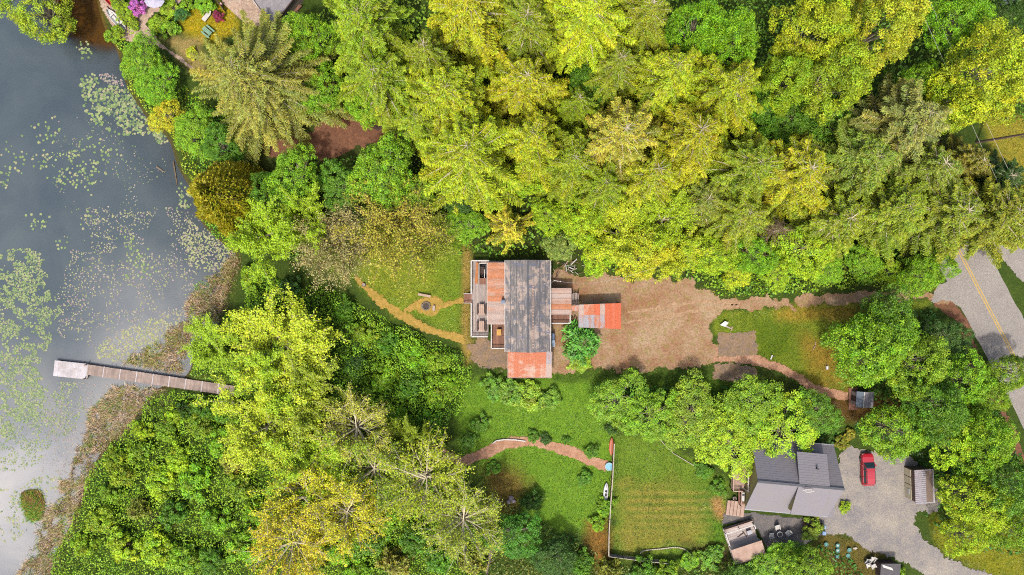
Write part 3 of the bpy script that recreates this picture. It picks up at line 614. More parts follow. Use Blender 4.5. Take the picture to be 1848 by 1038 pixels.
# ------------------------------------------------------------------ trees, one row each: kind, px, py, radius px, height, colour, label
T = [
 # shore, upper left
 ('B0', 52, 6, 72, 9, 'ylg', 'yellow green tree overhanging the lake in the top corner', 'trees on the shore'),
 ('B3', 255, 105, 46, 5, 'brt', 'bright green tree on the shore just below the paved patio', 'trees on the shore'),
 ('B1', 284, 152, 42, 5, 'brt', 'bright green tree on the shore above the yellow bush', 'trees on the shore'),
 ('B2', 300, 210, 36, 4, (200, 195, 30), 'yellow bush tree on the shore between two bright green ones', 'trees on the shore'),
 ('B4', 352, 240, 50, 5, 'brt', 'bright green tree between the yellow bush and the dark cedar', 'trees on the shore'),
 ('B0', 398, 262, 42, 6, 'grn', 'mid green tree tucked behind the dark cedar', 'trees on the shore'),
 ('D0', 410, 352, 72, 13, (166, 152, 24), 'dense dark cedar with a golden side over the lake', None),
 ('F4', 462, 150, 142, 24, (156, 160, 60), 'large grey olive fir with shaggy boughs beside the brown clearing', None),
 # top band
 ('B3', 555, 65, 55, 10, 'brt', 'bright green tree beside the grey roof corner at the top edge', None),
 ('B2', 585, 160, 50, 9, 'brt', 'bright green tree between the shaggy fir and the clearing', None),
 ('F0', 665, 55, 88, 20, 'ylg', 'yellow green fir at the top edge right above the clearing', 'tall firs'),
 ('F2', 690, 150, 78, 18, 'ylg', 'yellow green fir standing over the upper rim of the clearing', 'tall firs'),
 ('B4', 655, 185, 42, 8, 'brt', 'low bright green tree on the upper rim of the clearing', None),
 ('F3', 850, 30, 92, 24, 'yel', 'yellow fir at the top edge left of the dark gap', 'tall firs'),
 ('F1', 775, 110, 60, 20, 'oly', 'olive fir squeezed between the yellow green and yellow firs', 'tall firs'),
 ('F0', 815, 185, 88, 23, 'yel', 'yellow fir up and right of the brown clearing', 'tall firs'),
 ('F2', 850, 285, 96, 24, 'yel', 'broad yellow fir with its foot above the young star shaped fir', 'tall firs'),
 ('F0', 760, 225, 60, 16, 'ylg', 'yellow green fir on the right rim of the brown clearing', 'tall firs'),
 ('F1', 950, 60, 70, 21, 'oly', 'olive fir at the top edge beside a dark gap', 'tall firs'),
 ('F2', 1058, 45, 84, 25, 'lem', 'brightest yellow fir at the middle of the top edge', 'tall firs'),
 ('F3', 1160, 45, 66, 22, 'oly', 'olive fir at the top edge touching a round bright green tree', 'tall firs'),
 ('B0', 1262, 50, 62, 14, 'brt', 'round bright green tree at the top edge, the first of two', None),
 ('B3', 1320, 75, 66, 14, 'brt', 'round bright green tree at the top edge, the second of two', None),
 ('F3', 950, 165, 76, 22, 'yel', 'yellow fir in the second row between two olive firs', 'tall firs'),
 ('F1', 1040, 195, 42, 17, 'ylg', 'slim pale fir in a dark green hollow', 'tall firs'),
 ('F1', 1110, 130, 62, 19, 'oly', 'olive fir in the second row below the brightest fir', 'tall firs'),
 ('B1', 1060, 155, 46, 8, 'grn', 'mid green tree deep in the hollow among the firs', None),
 ('F0', 1200, 150, 82, 23, 'yel', 'yellow fir in the second row below the round green trees', 'tall firs'),
 ('F2', 1300, 175, 76, 24, 'yel', 'yellow fir with pale tips at the edge of the dark gap', 'tall firs'),
 ('F0', 960, 262, 76, 22, 'yel', 'yellow fir in the third row right above the house', 'tall firs'),
 ('F3', 1112, 258, 92, 25, (190, 184, 62), 'tan tipped fir with radiating boughs in the third row', 'tall firs'),
 ('F1', 1238, 258, 84, 25, 'yel', 'yellow fir with bare radiating boughs in its heart', 'tall firs'),
 ('F2', 1030, 300, 70, 20, 'ylg', 'yellow green fir below the slim pale fir', 'tall firs'),
 ('F1', 1170, 320, 74, 21, 'yel', 'yellow fir below the tan tipped fir', 'tall firs'),
 ('F2', 1085, 340, 60, 18, 'ylg', 'yellow green fir at the lower edge of the firs above the dirt yard', 'tall firs'),
 ('B2', 945, 322, 42, 8, 'lim', 'lime green tree showing below the firs above the house', None),
 ('B4', 1372, 190, 50, 9, 'grn', 'dark green tree in the gap right of the pale tipped fir', None),
 ('B0', 1395, 265, 44, 8, 'grn', 'mid green tree low in the gap between the two fir groups', None),
 ('K0', 1470, 60, 76, 20, 'yel', 'yellow maple with rounded tiers at the top edge', 'tiered yellow maples'),
 ('K1', 1580, 55, 90, 22, (180, 186, 36), 'golden maple with rounded tiers at the top edge', 'tiered yellow maples'),
 ('K2', 1500, 140, 82, 20, 'ylg', 'yellow green maple with rounded tiers below the top two', 'tiered yellow maples'),
 ('K0', 1415, 150, 60, 17, 'ylg', 'smaller tiered maple beside the dark gap', 'tiered yellow maples'),
 ('B1', 1730, 40, 62, 12, 'brt', 'bright green tree at the top edge above the utility pole', None),
 ('B2', 1660, 150, 46, 10, 'brt', 'bright green tree between the two maple groups', None),
 ('B4', 1818, 30, 46, 10, 'drk', 'dark green tree at the top corner beside the road side', None),
 ('K1', 1775, 140, 92, 20, 'yel', 'yellow tiered maple above the utility pole', 'tiered yellow maples'),
 ('K2', 1715, 190, 56, 15, 'ylg', 'yellow green tiered maple left of the utility pole', 'tiered yellow maples'),
 ('F2', 1612, 232, 82, 25, 'gry', 'pale grey green fir with a star of boughs above the road', 'grey green firs'),
 ('B3', 1500, 225, 60, 9, 'grn', 'mid green tree below the tiered maples', None),
 ('B1', 1430, 215, 46, 8, 'grn', 'green tree under the smaller tiered maple', None),
 ('F0', 1535, 300, 86, 22, 'olv', 'olive fir below the green hollow, left of the pale star fir', 'grey green firs'),
 ('F1', 1655, 310, 72, 20, 'olv', 'olive fir directly below the pale star fir', 'grey green firs'),
 ('F3', 1425, 320, 84, 22, 'yel', 'yellow fir above the dead snag', 'tall firs'),
 ('F2', 1340, 310, 74, 21, 'oly', 'olive fir between the bare hearted fir and the snag', 'tall firs'),
 ('F2', 1330, 390, 66, 16, 'oly', 'low olive fir left of the dead snag', 'tall firs'),
 ('F1', 1262, 365, 56, 15, 'olv', 'small olive fir above the yellow green alders', 'tall firs'),
 ('F0', 1590, 385, 84, 21, 'oly', 'olive fir over the track left of the road', 'firs above the road'),
 ('F1', 1500, 400, 72, 18, 'oly', 'olive fir right of the dead snag', 'firs above the road'),
 ('F3', 1688, 390, 80, 21, (150, 162, 40), 'olive fir hanging over the near road edge', 'firs above the road'),
 ('F2', 1775, 390, 76, 20, (154, 164, 38), 'olive fir hanging over the yellow road line', 'firs above the road'),
 ('F0', 1840, 400, 62, 18, (154, 164, 38), 'olive fir at the picture edge over the road apron', 'firs above the road'),
 ('F1', 1790, 325, 52, 13, 'drk', 'dark green fir below the utility pole', None),
 ('F3', 1735, 300, 52, 14, 'kha', 'khaki fir between the verge and the utility pole', None),
 # band just above house and yard
 ('B1', 530, 320, 58, 9, 'brt', 'bright green tree on the lower rim of the brown clearing', 'leafy trees'),
 ('B3', 690, 312, 72, 10, 'brt', 'wide bright green tree below the brown clearing', 'leafy trees'),
 ('B4', 612, 335, 50, 7, 'grn', 'dark green tree between the two bright trees below the clearing', 'leafy trees'),
 ('B0', 480, 350, 42, 8, 'grn', 'green tree touching the right side of the dark cedar', 'leafy trees'),
 ('B2', 768, 345, 46, 7, 'mid', 'mid green tree above the orange brown twiggy tree', 'leafy trees'),
 ('L0', 480, 420, 58, 9, 'lim', 'lime green airy tree on the shore below the cedar', 'leafy trees'),
 ('L1', 548, 395, 46, 8, 'lim', 'lime green airy tree beside the grey twiggy tree', 'leafy trees'),
 ('N0', 602, 440, 70, 8, 'tan', 'grey twiggy tree at the upper end of the foot path', 'twiggy trees'),
 ('N1', 708, 405, 82, 8, 'org', 'orange brown twiggy tree over the lawn above the fire pit', 'twiggy trees'),
 ('N0', 770, 440, 52, 6, 'oly', 'olive twiggy tree at the lower edge of the orange brown one', 'twiggy trees'),
 ('B1', 840, 408, 40, 5, 'brt', 'bright green tree left of the young star shaped fir', 'leafy trees'),
 ('B2', 838, 355, 40, 7, 'drk', 'dark green tree in shade above the young star shaped fir', 'leafy trees'),
 ('J0', 920, 410, 52, 8, (204, 206, 50), 'young star shaped yellow fir above the dark roof', None),
 ('B3', 992, 392, 38, 7, 'lim', 'lime green tree right of the young star shaped fir', 'leafy trees'),
 ('B4', 1012, 445, 34, 6, (150, 175, 70), 'pale green tree over the corner of the dark roof', 'leafy trees'),
 ('B0', 1050, 395, 50, 9, 'lim', 'lime green tree above the debris pile', 'leafy trees'),
 ('B2', 1080, 460, 40, 6, 'lim', 'lime green tree at the upper rim of the dirt yard by the carport', 'leafy trees'),
 ('L2', 1120, 420, 60, 9, 'lem', 'lemon green airy tree above the carport', 'leafy trees'),
 ('B1', 1165, 455, 58, 8, 'lem', 'lemon green tree on the upper rim of the dirt yard', 'leafy trees'),
 ('L0', 1200, 395, 56, 9, 'lim', 'lime green airy tree between the firs and the dirt yard', 'leafy trees'),
 ('L1', 1218, 455, 44, 7, 'lem', 'lemon green airy tree on the bend of the dirt yard', 'leafy trees'),
 ('B3', 1292, 462, 46, 7, 'lim', 'lime green tree where the track leaves the dirt yard', 'leafy trees'),
 ('B4', 1332, 488, 36, 5, 'lem', 'lemon green tree leaning over the start of the track', 'leafy trees'),
 ('B0', 1362, 460, 46, 8, 'brt', 'bright green tree left of the foot of the dead snag', 'leafy trees'),
 ('B2', 1450, 455, 60, 9, 'lim', 'lime green tree right of the dead snag above the track', 'leafy trees'),
 ('B1', 1400, 492, 34, 4, 'lim', 'small lime green tree below the dead snag', 'leafy trees'),
 ('B3', 1488, 484, 38, 4, 'brt', 'small bright green tree on the upper side of the track', 'leafy trees'),
 ('B4', 1560, 472, 40, 5, 'brt', 'bright green tree halfway along the track', 'leafy trees'),
 ('B0', 1608, 492, 26, 4, 'lim', 'little lime green tree near the road end of the track', 'leafy trees'),
 ('B1', 1660, 498, 42, 7, 'brt', 'bright green tree at the mouth of the track', 'leafy trees'),
 ('B2', 1700, 480, 34, 7, 'brt', 'narrow bright green tree beside the road at the track mouth', 'leafy trees'),
 # right of the lawn, along the road
 ('B3', 1575, 625, 84, 13, 'brt', 'large round green tree on the lawn above the small shed', 'roadside trees'),
 ('B1', 1600, 590, 70, 12, 'grn', 'darker green tree joined to the top of the large round tree', 'roadside trees'),
 ('B0', 1655, 660, 66, 12, 'mid', 'green tree between the large round tree and the road', 'roadside trees'),
 ('B4', 1712, 610, 44, 5, 'drk', 'dark low tree at the bend of the verge', 'roadside trees'),
 ('B2', 1742, 690, 60, 9, 'brt', 'bright green tree leaning over the near road edge', 'roadside trees'),
 ('B3', 1826, 672, 42, 8, 'mid', 'green tree covering the yellow line at the picture edge', 'roadside trees'),
 ('B1', 1782, 716, 42, 8, 'mid', 'green tree just above the lower piece of road', 'roadside trees'),
 ('B4', 1690, 740, 66, 12, 'grn', 'green tree right of the small shed', 'roadside trees'),
 ('B0', 1622, 778, 66, 9, 'brt', 'bright green tree hanging over the nose of the red car', 'roadside trees'),
 ('B2', 1728, 786, 66, 10, 'lim', 'lime green tree above the garage with the grey metal roof', 'roadside trees'),
 ('B3', 1775, 800, 66, 12, 'brt', 'bright green tree left of the lower road piece', 'roadside trees'),
 ('B1', 1768, 902, 66, 12, 'lim', 'lime green tree right of the garage', 'roadside trees'),
 ('B4', 1815, 880, 70, 13, 'grn', 'green tree at the picture edge behind the garage', 'roadside trees'),
 ('B0', 1830, 950, 50, 11, 'mid', 'green tree at the picture edge below the garage', 'roadside trees'),
 ('B2', 1745, 968, 46, 8, 'lim', 'lime green tree on the bend of the gravel drive', 'roadside trees'),
 # row between yard and neighbour
 ('B0', 1120, 722, 58, 5, 'mid', 'first green tree of the row below the dirt yard', 'tree row below the yard'),
 ('B2', 1178, 752, 60, 6, 'brt', 'second green tree of the row below the dirt yard', 'tree row below the yard'),
 ('B3', 1250, 752, 70, 5.5, 'mid', 'middle green tree of the row below the dirt yard', 'tree row below the yard'),
 ('B1', 1312, 795, 72, 6, 'lim', 'lime green tree of the row over the neighbour deck', 'tree row below the yard'),
 ('B4', 1352, 735, 66, 6, 'mid', 'green tree of the row next to the lower garden bed', 'tree row below the yard'),
 ('B0', 1420, 785, 78, 6, 'lim', 'lime green tree of the row over the grey shingle roof', 'tree row below the yard'),
 ('B2', 1470, 745, 52, 6, 'grn', 'last green tree of the row near the small shed', 'tree row below the yard'),
 ('B3', 1410, 1022, 54, 4, 'brt', 'bright green tree below the white patio chairs', None),
 ('B1', 1460, 1030, 48, 7, 'mid', 'green tree at the bottom edge below the green bush', None),
 ('B4', 1335, 1050, 40, 4, 'grn', 'green tree at the bottom edge below the tan roofed gazebo', None),
 # lower middle
 ('B2', 930, 968, 54, 7, (82, 142, 26), 'deep green tree beside the fallen log on the lawn edge', None),
 ('B4', 1000, 1010, 46, 6, 'drk', 'dark tree at the bottom edge below the round lawn', None),
 # lower left: airy and bare limbed trees
 ('L0', 505, 625, 86, 8.5, 'lem', 'tall lemon green willow by the inner end of the dock', 'willows by the dock'),
 ('L2', 488, 690, 62, 8.5, 'lim', 'lime green willow over the inner end of the dock', 'willows by the dock'),
 ('L1', 540, 712, 66, 8.5, 'ylg', 'yellow green willow with bare limbs right of the dock end', 'willows by the dock'),
 ('L0', 478, 775, 74, 8.5, 'lem', 'lemon green willow below the dock', 'willows by the dock'),
 ('L2', 372, 618, 44, 5, 'lim', 'low lime green willow at the waterside above the dock', 'willows by the dock'),
 ('W0', 640, 775, 62, 10, (186, 190, 60), 'bare limbed tree above the short brown path', 'bare limbed trees'),
 ('W1', 672, 850, 62, 10, 'ylg', 'bare limbed tree with white limbs right below the brown path', 'bare limbed trees'),
 ('W2', 765, 868, 76, 11, 'yel', 'yellow star of bare limbs left of the round lawn', 'bare limbed trees'),
 ('W0', 835, 945, 70, 10, (160, 176, 40), 'dark bare limbed tree left of the fallen log', 'bare limbed trees'),
 ('W1', 622, 930, 66, 11, 'gld', 'golden bare limbed tree at the centre of the lower thicket', 'bare limbed trees'),
 ('W2', 545, 905, 72, 11, 'gld', 'golden bare limbed tree nearest the marsh', 'bare limbed trees'),
 ('W0', 520, 985, 72, 11, 'gld', 'golden bare limbed tree at the bottom edge', 'bare limbed trees'),
 ('L1', 570, 840, 66, 9, 'lim', 'lime green airy tree between the willows and the golden trees', 'bare limbed trees'),
 ('L2', 730, 795, 40, 7, 'ylg', 'small yellow green airy tree beside the brown path', 'bare limbed trees'),
]
for row in T:
    key, px, py, r, h, col, label, grp = row
    plant(key, px, py, r, h, col, label, 'tree', grp)
# shrubs
SH = [
 ('G0', 1052, 617, 40, 2.6, (96, 160, 46), 'broad spiky green shrub right below the rusty carport', None),
 ('S0', 1048, 655, 22, 1.0, 'ylg', 'low yellow green shrub under the spiky shrub', None),
 ('S1', 888, 700, 26, 1.7, (112, 160, 40), 'first clump of the lawn hedge below the house', 'hedge on the lawn'),
 ('S2', 922, 710, 30, 1.8, (120, 165, 40), 'second clump of the lawn hedge below the house', 'hedge on the lawn'),
 ('S3', 958, 716, 30, 1.8, (150, 175, 40), 'third, yellower clump of the lawn hedge', 'hedge on the lawn'),
 ('S0', 992, 722, 24, 1.6, (120, 160, 40), 'last clump of the lawn hedge nearest the tree row', 'hedge on the lawn'),
 ('S1', 866, 765, 20, 1.4, 'grn', 'larger shrub on the lawn edge beside the thicket', None),
 ('S2', 846, 797, 17, 1.1, 'grn', 'round shrub beside the bend of the bark path', None),
 ('S3', 962, 788, 12, 0.9, 'grn', 'small shrub on the upper side of the bark path', None),
 ('S0', 984, 793, 12, 0.9, 'drk', 'darker small shrub touching the bark path', None),
 ('S1', 1022, 795, 9, 0.7, 'grn', 'tiny shrub on the lawn above the bark path', None),
 ('S2', 1068, 815, 15, 1.1, 'grn', 'shrub at the bark path near the round pool', None),
 ('S3', 890, 846, 14, 1.0, 'grn', 'shrub on the round lawn below the path bend', None),
 ('S0', 1056, 864, 16, 1.1, 'grn', 'shrub on the lawn left of the white kayak', None),
 ('S1', 1104, 772, 14, 1.2, 'drk', 'dark shrub above the orange kayak', None),
 ('S2', 1090, 917, 18, 1.4, 'brt', 'bright shrub just below the white kayak', None),
 ('S3', 1078, 946, 15, 1.2, 'brt', 'bright shrub by the fence, second below the kayak', None),
 ('S0', 1110, 905, 8, 0.7, 'mid', 'little shrub hugging the fence by the kayak', None),
 ('S1', 1286, 1008, 26, 1.5, (112, 164, 36), 'rounded shrub at the end of the curved edging', None),
 ('S2', 1245, 1012, 20, 1.3, 'brt', 'bright shrub behind the curved edging', None),
 ('S3', 1298, 880, 16, 1.2, 'grn', 'shrub on the lawn beside the neighbour deck', None),
 ('S0', 1270, 850, 18, 1.2, 'grn', 'shrub under the edge of the tree row', None),
 ('S1', 1466, 955, 24, 2.2, (140, 165, 40), 'square yellow green bush beside the blue bins', None),
 ('S2', 1526, 916, 12, 1.0, 'lim', 'lime green bush at the corner of the grey house', None),
 ('S3', 1520, 800, 14, 1.2, 'kha', 'khaki bush above the gravel drive', None),
 ('S0', 1535, 785, 12, 1.0, 'org', 'orange brown bush above the red car', None),
 ('S1', 1625, 1036, 14, 1.4, 'mid', 'green bush beside the dark little shed at the bottom edge', None),
 ('S2', 213, 58, 14, 1.3, 'ylg', 'yellow green bush on the bank beside the white boat', None),
 ('S3', 200, 62, 15, 1.2, 'mid', 'green bush between the white boat and the water', None),
 ('S0', 225, 22, 18, 1.4, 'ylg', 'clipped yellow green hedge bush behind the red canoe', 'hedge bushes on the bank'),
 ('S1', 236, 40, 16, 1.3, 'ylg', 'clipped yellow green hedge bush behind the white boat', 'hedge bushes on the bank'),
 ('S2', 212, 4, 16, 1.4, 'ylg', 'clipped hedge bush at the top edge behind the red canoe', 'hedge bushes on the bank'),
 ('S3', 247, 12, 17, 1.6, 'pink', 'pink flowering rhododendron at the top edge', None),
 ('S0', 284, 42, 20, 1.3, 'ylg', 'yellow green bush inside the paved path loop', 'garden bushes'),
 ('S1', 305, 52, 20, 1.4, 'mid', 'green bush at the lower end of the paved loop', 'garden bushes'),
 ('S2', 327, 26, 14, 1.4, 'teal', 'dark bluish bush beside the yellow lawn', 'garden bushes'),
 ('S3', 305, 12, 20, 1.2, 'ylg', 'yellow green bush above the paved loop', 'garden bushes'),
 ('S0', 366, 4, 22, 1.6, 'brt', 'bright bush at the top edge behind the white lounger', 'garden bushes'),
 ('S1', 393, 28, 12, 1.3, 'mag', 'crimson bush beside the white lounger', None),
 ('S2', 345, 95, 12, 0.9, 'lem', 'small yellow bush at the foot of the shaggy fir', None),
 ('S3', 335, 8, 14, 1.2, 'mid', 'green bush at the top edge above the yellow lawn', 'garden bushes'),
]
MARSH = [(300, 775, 26, 'mid'), (318, 752, 22, 'lim'), (365, 738, 24, 'grn'), (330, 742, 18, 'drk'), (402, 744, 24, 'grn'), (420, 745, 26, 'ylg'), (360, 770, 26, 'mid'), (400, 800, 30, 'brt'), (320, 830, 28, 'lim'),
  (250, 820, 26, 'mid'), (290, 870, 32, 'lim'), (350, 870, 34, 'brt'), (220, 860, 26, 'ylg'), (200, 890, 24, 'mid'), (250, 920, 22, 'kha'), (310, 930, 26, 'grn'), (180, 940, 30, 'ylg'), (220, 985, 34, 'lim'), (280, 990, 36, 'lim'),
  (150, 985, 24, 'ylg'), (330, 1010, 34, 'brt'), (390, 940, 32, 'brt'), (430, 880, 30, 'mid'), (440, 990, 34, 'brt'), (380, 1015, 28, 'grn'), (460, 930, 24, 'brt'), (420, 830, 26, 'kha'), (600, 990, 36, 'brt'), (660, 980, 36, 'grn'),
  (700, 940, 30, 'brt'), (745, 975, 30, 'grn'), (715, 1015, 34, 'kha'), (790, 1010, 34, 'grn'), (850, 1015, 28, 'kha'), (560, 1025, 26, 'mid'), (640, 1030, 28, 'brt'), (470, 560, 26, 'grn'), (420, 590, 26, 'mid'), (520, 520, 24, 'drk'),
  (455, 500, 26, 'mid'), (570, 610, 26, 'drk'), (1160, 1028, 26, 'grn'), (1205, 1034, 24, 'mid'), (1100, 1030, 24, 'kha'), (1050, 1020, 26, 'grn'), (960, 905, 22, 'drk'), (700, 890, 28, 'mid'), (610, 870, 26, 'mid'), (620, 560, 24, 'grn'), (655, 600, 28, 'mid'), (700, 620, 26, 'grn'), (745, 640, 28, 'brt'), (790, 650, 24, 'mid'), (690, 680, 30, 'brt'), (740, 700, 28, 'grn'), (790, 710, 28, 'mid'), (640, 660, 26, 'drk'), (660, 730, 30, 'mid'), (720, 755, 26, 'brt'), (770, 765, 24, 'grn'), (815, 690, 20, 'brt'), (255, 775, 22, 'lim'), (205, 830, 22, 'ylg')]
for r in SH: plant(r[0], r[1], r[2], r[3], r[4], r[5], r[6], 'shrub', r[7])
CN = dict(mid='mid green', lim='lime green', grn='deep green', drk='dark green', ylg='yellow green', brt='bright green', kha='khaki')
def nearest(px, py, skip=()):
    lm = [((285, 690), 'the dock walkway'), ((270, 770), 'the marsh pool'), ((55, 912), 'the reed island'), ((620, 930), 'the golden bare limbed trees'), ((765, 868), 'the yellow star tree'), ((885, 985), 'the fallen log'), ((1105, 1000), 'the fence corner'),
          ((505, 625), 'the lemon willow'), ((769, 552), 'the fire pit'), ((695, 690), 'the heart of the brambles'), ((840, 690), 'the house corner'), ((180, 800), 'the dead reeds'), ((300, 940), 'the brown twig heap'), ((575, 660), 'the arched white log'), ((480, 775), 'the willow below the dock'), ((520, 1000), 'the golden tree at the bottom edge'), ((650, 795), 'the short brown path')]
    return min(lm, key=lambda q: (q[0][0] - px) ** 2 + (q[0][1] - py) ** 2)
seen = {}
for i, (px, py, r, c) in enumerate(MARSH):
    (ax_, ay_), nm = nearest(px, py)
    dx, dy = px - ax_, py - ay_
    where = ('above' if dy < 0 else 'below') if abs(dy) > abs(dx) else ('left of' if dx < 0 else 'right of')
    lab = '%s thicket shrub %s %s' % (CN[c], where, nm)
    seen[lab] = seen.get(lab, 0) + 1
    if seen[lab] > 1: lab = '%s thicket shrub farther %s %s' % (CN[c], where, nm)
    seen[lab] = seen.get(lab, 0) + 1
    plant('S%d' % (i % 4) if c not in ('kha',) else 'G%d' % (i % 2), px, py, r, 1.3 + r / 22, c, lab, 'shrub', 'thicket shrubs')

# ------------------------------------------------------------------ ground cover that nobody could count
def cover(name, polys, dens, h, leaf, cols, label, seed, scale=1.6, rag=1.2, up=0.65, k=1.7, hole=None, zb=-0.05):
    rng = RS(seed); pa = np.concatenate(polys); b0, b1 = pa.min(0) - 1, pa.max(0) + 1
    n = int((b1 - b0).prod() * dens); x = rng.uniform(b0[0], b1[0], n); y = rng.uniform(b0[1], b1[1], n)
    d = np.max([sdf(p, x, y) for p in polys], 0) + (fbm(x, y, 2.5, seed) - 0.5) * 2 * rag
    ok = d > 0
    for hp in hole or []:
        ok &= (sdf(hp, x, y) + (fbm(x, y, 1.2, seed + 3) - 0.5) * 0.8) < 0
    x, y, d = x[ok], y[ok], d[ok]
    edge = np.clip(d / 1.2, 0.15, 1)
    f = lambda X, Y: h * (0.25 + 1.0 * fbm(X, Y, scale, seed + 7, 2) + 0.35 * (vnoise(X, Y, scale * 0.35, seed + 9) - 0.5))
    z0 = f(x, y) * edge; e = 0.15
    nx_ = (f(x + e, y) * edge - z0) / e; ny_ = (f(x, y + e) * edge - z0) / e
    z = z0 * (0.55 + 0.45 * rng.uniform(size=len(x)) ** 0.4) + zb + np.where(x < -38, depth(shore_d(x, y)) if (x < -38).any() else 0, 0)
    nrm = unit(np.stack([-nx_, -ny_, np.full(len(x), 1.0)], 1)); nrm = unit(nrm + rng.normal(0, up, nrm.shape))
    a = unit(np.cross(nrm, rng.normal(0, 1, nrm.shape))); b = np.cross(nrm, a); sz = leaf * rng.uniform(0.6, 1.4, (len(x), 1))
    cs = np.array([C(*q, k) for q in cols]); w = fbm(x, y, 5.0, seed + 21) * 1.3 - 0.15 + rng.normal(0, 0.12, len(x)); w = np.clip(w, 0, 0.999) * (len(cs) - 1)
    i = w.astype(int); t = (w - i)[:, None]; col = cs[i] * (1 - t) + cs[np.minimum(i + 1, len(cs) - 1)] * t
    me = leaf_mesh(name, np.stack([x, y, z], 1), a * sz, b * sz * 0.65, col * hue(rng, len(x), 0.7, 1.15, 0.06))
    o = link(name, me, M['leaf']); o.color = (1, 1, 1, 1)
    return tag(o, label, None, None, 'stuff')
BR = W([(545, 520), (620, 525), (690, 570), (760, 605), (832, 628), (862, 672), (835, 700), (832, 745), (800, 795), (740, 790), (690, 785), (610, 785), (560, 760), (520, 700), (470, 640), (430, 590), (440, 520), (480, 490)])
cover('bramble_thicket', [BR], 42, 2.2, 0.12, [(96, 142, 28), (122, 170, 32), (148, 188, 40), (108, 158, 30)], 'dark green bramble thicket between the dock and the house', 31, 2.0)
MR = W([(405, 560), (350, 640), (345, 712), (272, 714), (236, 748), (208, 782), (176, 820), (152, 862), (140, 915), (118, 960), (95, 1000), (80, 1060), (880, 1060), (880, 960), (800, 830), (700, 805), (560, 770), (470, 690), (430, 600)])
cover('marsh_undergrowth', [MR], 32, 1.5, 0.12, [(92, 142, 26), (132, 178, 30), (150, 182, 36), (112, 164, 28), (138, 142, 46)], 'tangled green marsh undergrowth beside the reeds', 32, 1.8, rag=2.4, hole=[GPATH[0], BPATH[0], W([(150, 650), (430, 690), (430, 716), (150, 686)])])
UF = W([(440, 440), (500, 300), (560, 300), (640, 285), (720, 265), (735, 200), (600, 190), (520, 170), (520, 40), (700, -20), (1860, -20), (1860, 220), (1780, 215), (1720, 200), (1660, 240), (1690, 330), (1700, 440), (1680, 512), (1510, 522), (1390, 532), (1310, 532), (1260, 500),
         (1190, 488), (1120, 495), (1070, 480), (1010, 462), (900, 455), (800, 452), (760, 400), (660, 385), (560, 470)])
cover('forest_undergrowth', [UF], 7, 1.7, 0.22, [(66, 100, 26), (88, 128, 30), (112, 150, 34), (128, 146, 40)], 'shaded undergrowth on the forest floor', 33, 2.2, k=1.3, hole=[CLEAR[0]])
cover('track_bank_growth', [W([(1045, 470), (1080, 470), (1120, 488), (1190, 480), (1260, 490), (1310, 528), (1400, 526), (1510, 517), (1620, 513), (1680, 518), (1690, 470), (1600, 460), (1400, 470), (1250, 440), (1100, 440)])], 30, 0.9, 0.11, [(118, 158, 28), (150, 182, 34), (134, 172, 30), (100, 148, 28)], 'bright green low growth along the upper side of the dirt track', 37, 1.3, rag=0.9, k=1.45)
UR = [W([(1540, 560), (1600, 545), (1680, 560), (1740, 600), (1790, 700), (1820, 780), (1860, 870), (1860, 1000), (1740, 990), (1690, 960), (1660, 930), (1700, 910), (1690, 850), (1620, 815), (1560, 800), (1540, 775), (1600, 740), (1560, 690)]),
      W([(1060, 690), (1300, 700), (1380, 712), (1480, 745), (1520, 790), (1500, 815), (1400, 820), (1340, 840), (1280, 810), (1180, 780), (1100, 740)]),
      W([(1380, 985), (1480, 975), (1560, 1020), (1560, 1060), (1330, 1060), (1330, 1010)])]
cover('roadside_undergrowth', UR, 12, 1.2, 0.18, [(40, 80, 24), (62, 120, 30), (90, 140, 38)], 'green undergrowth below the roadside trees', 34, 1.8, hole=[GRAVEL[0]])
UB = [W([(880, 900), (940, 910), (1000, 960), (1060, 985), (1095, 1015), (1180, 1024), (1260, 1018), (1320, 1005), (1330, 1060), (880, 1060)])]
cover('lawn_edge_undergrowth', UB, 18, 1.0, 0.14, [(46, 84, 26), (70, 122, 32), (120, 112, 50), (84, 140, 34)], 'rough undergrowth along the bottom edge of the lawns', 35, 1.5)
UT = [W([(195, 60), (215, 100), (240, 160), (275, 210), (315, 250), (330, 300), (355, 340), (372, 400), (410, 440), (470, 470), (500, 420), (470, 350), (470, 270), (400, 200), (330, 160), (300, 110), (240, 85)]), W([(195, -20), (215, -20), (250, 50), (235, 55)])]
cover('bank_undergrowth', UT, 20, 1.0, 0.14, [(60, 120, 26), (110, 175, 32), (170, 180, 40), (80, 140, 30)], 'green undergrowth on the lake bank', 36, 1.5)
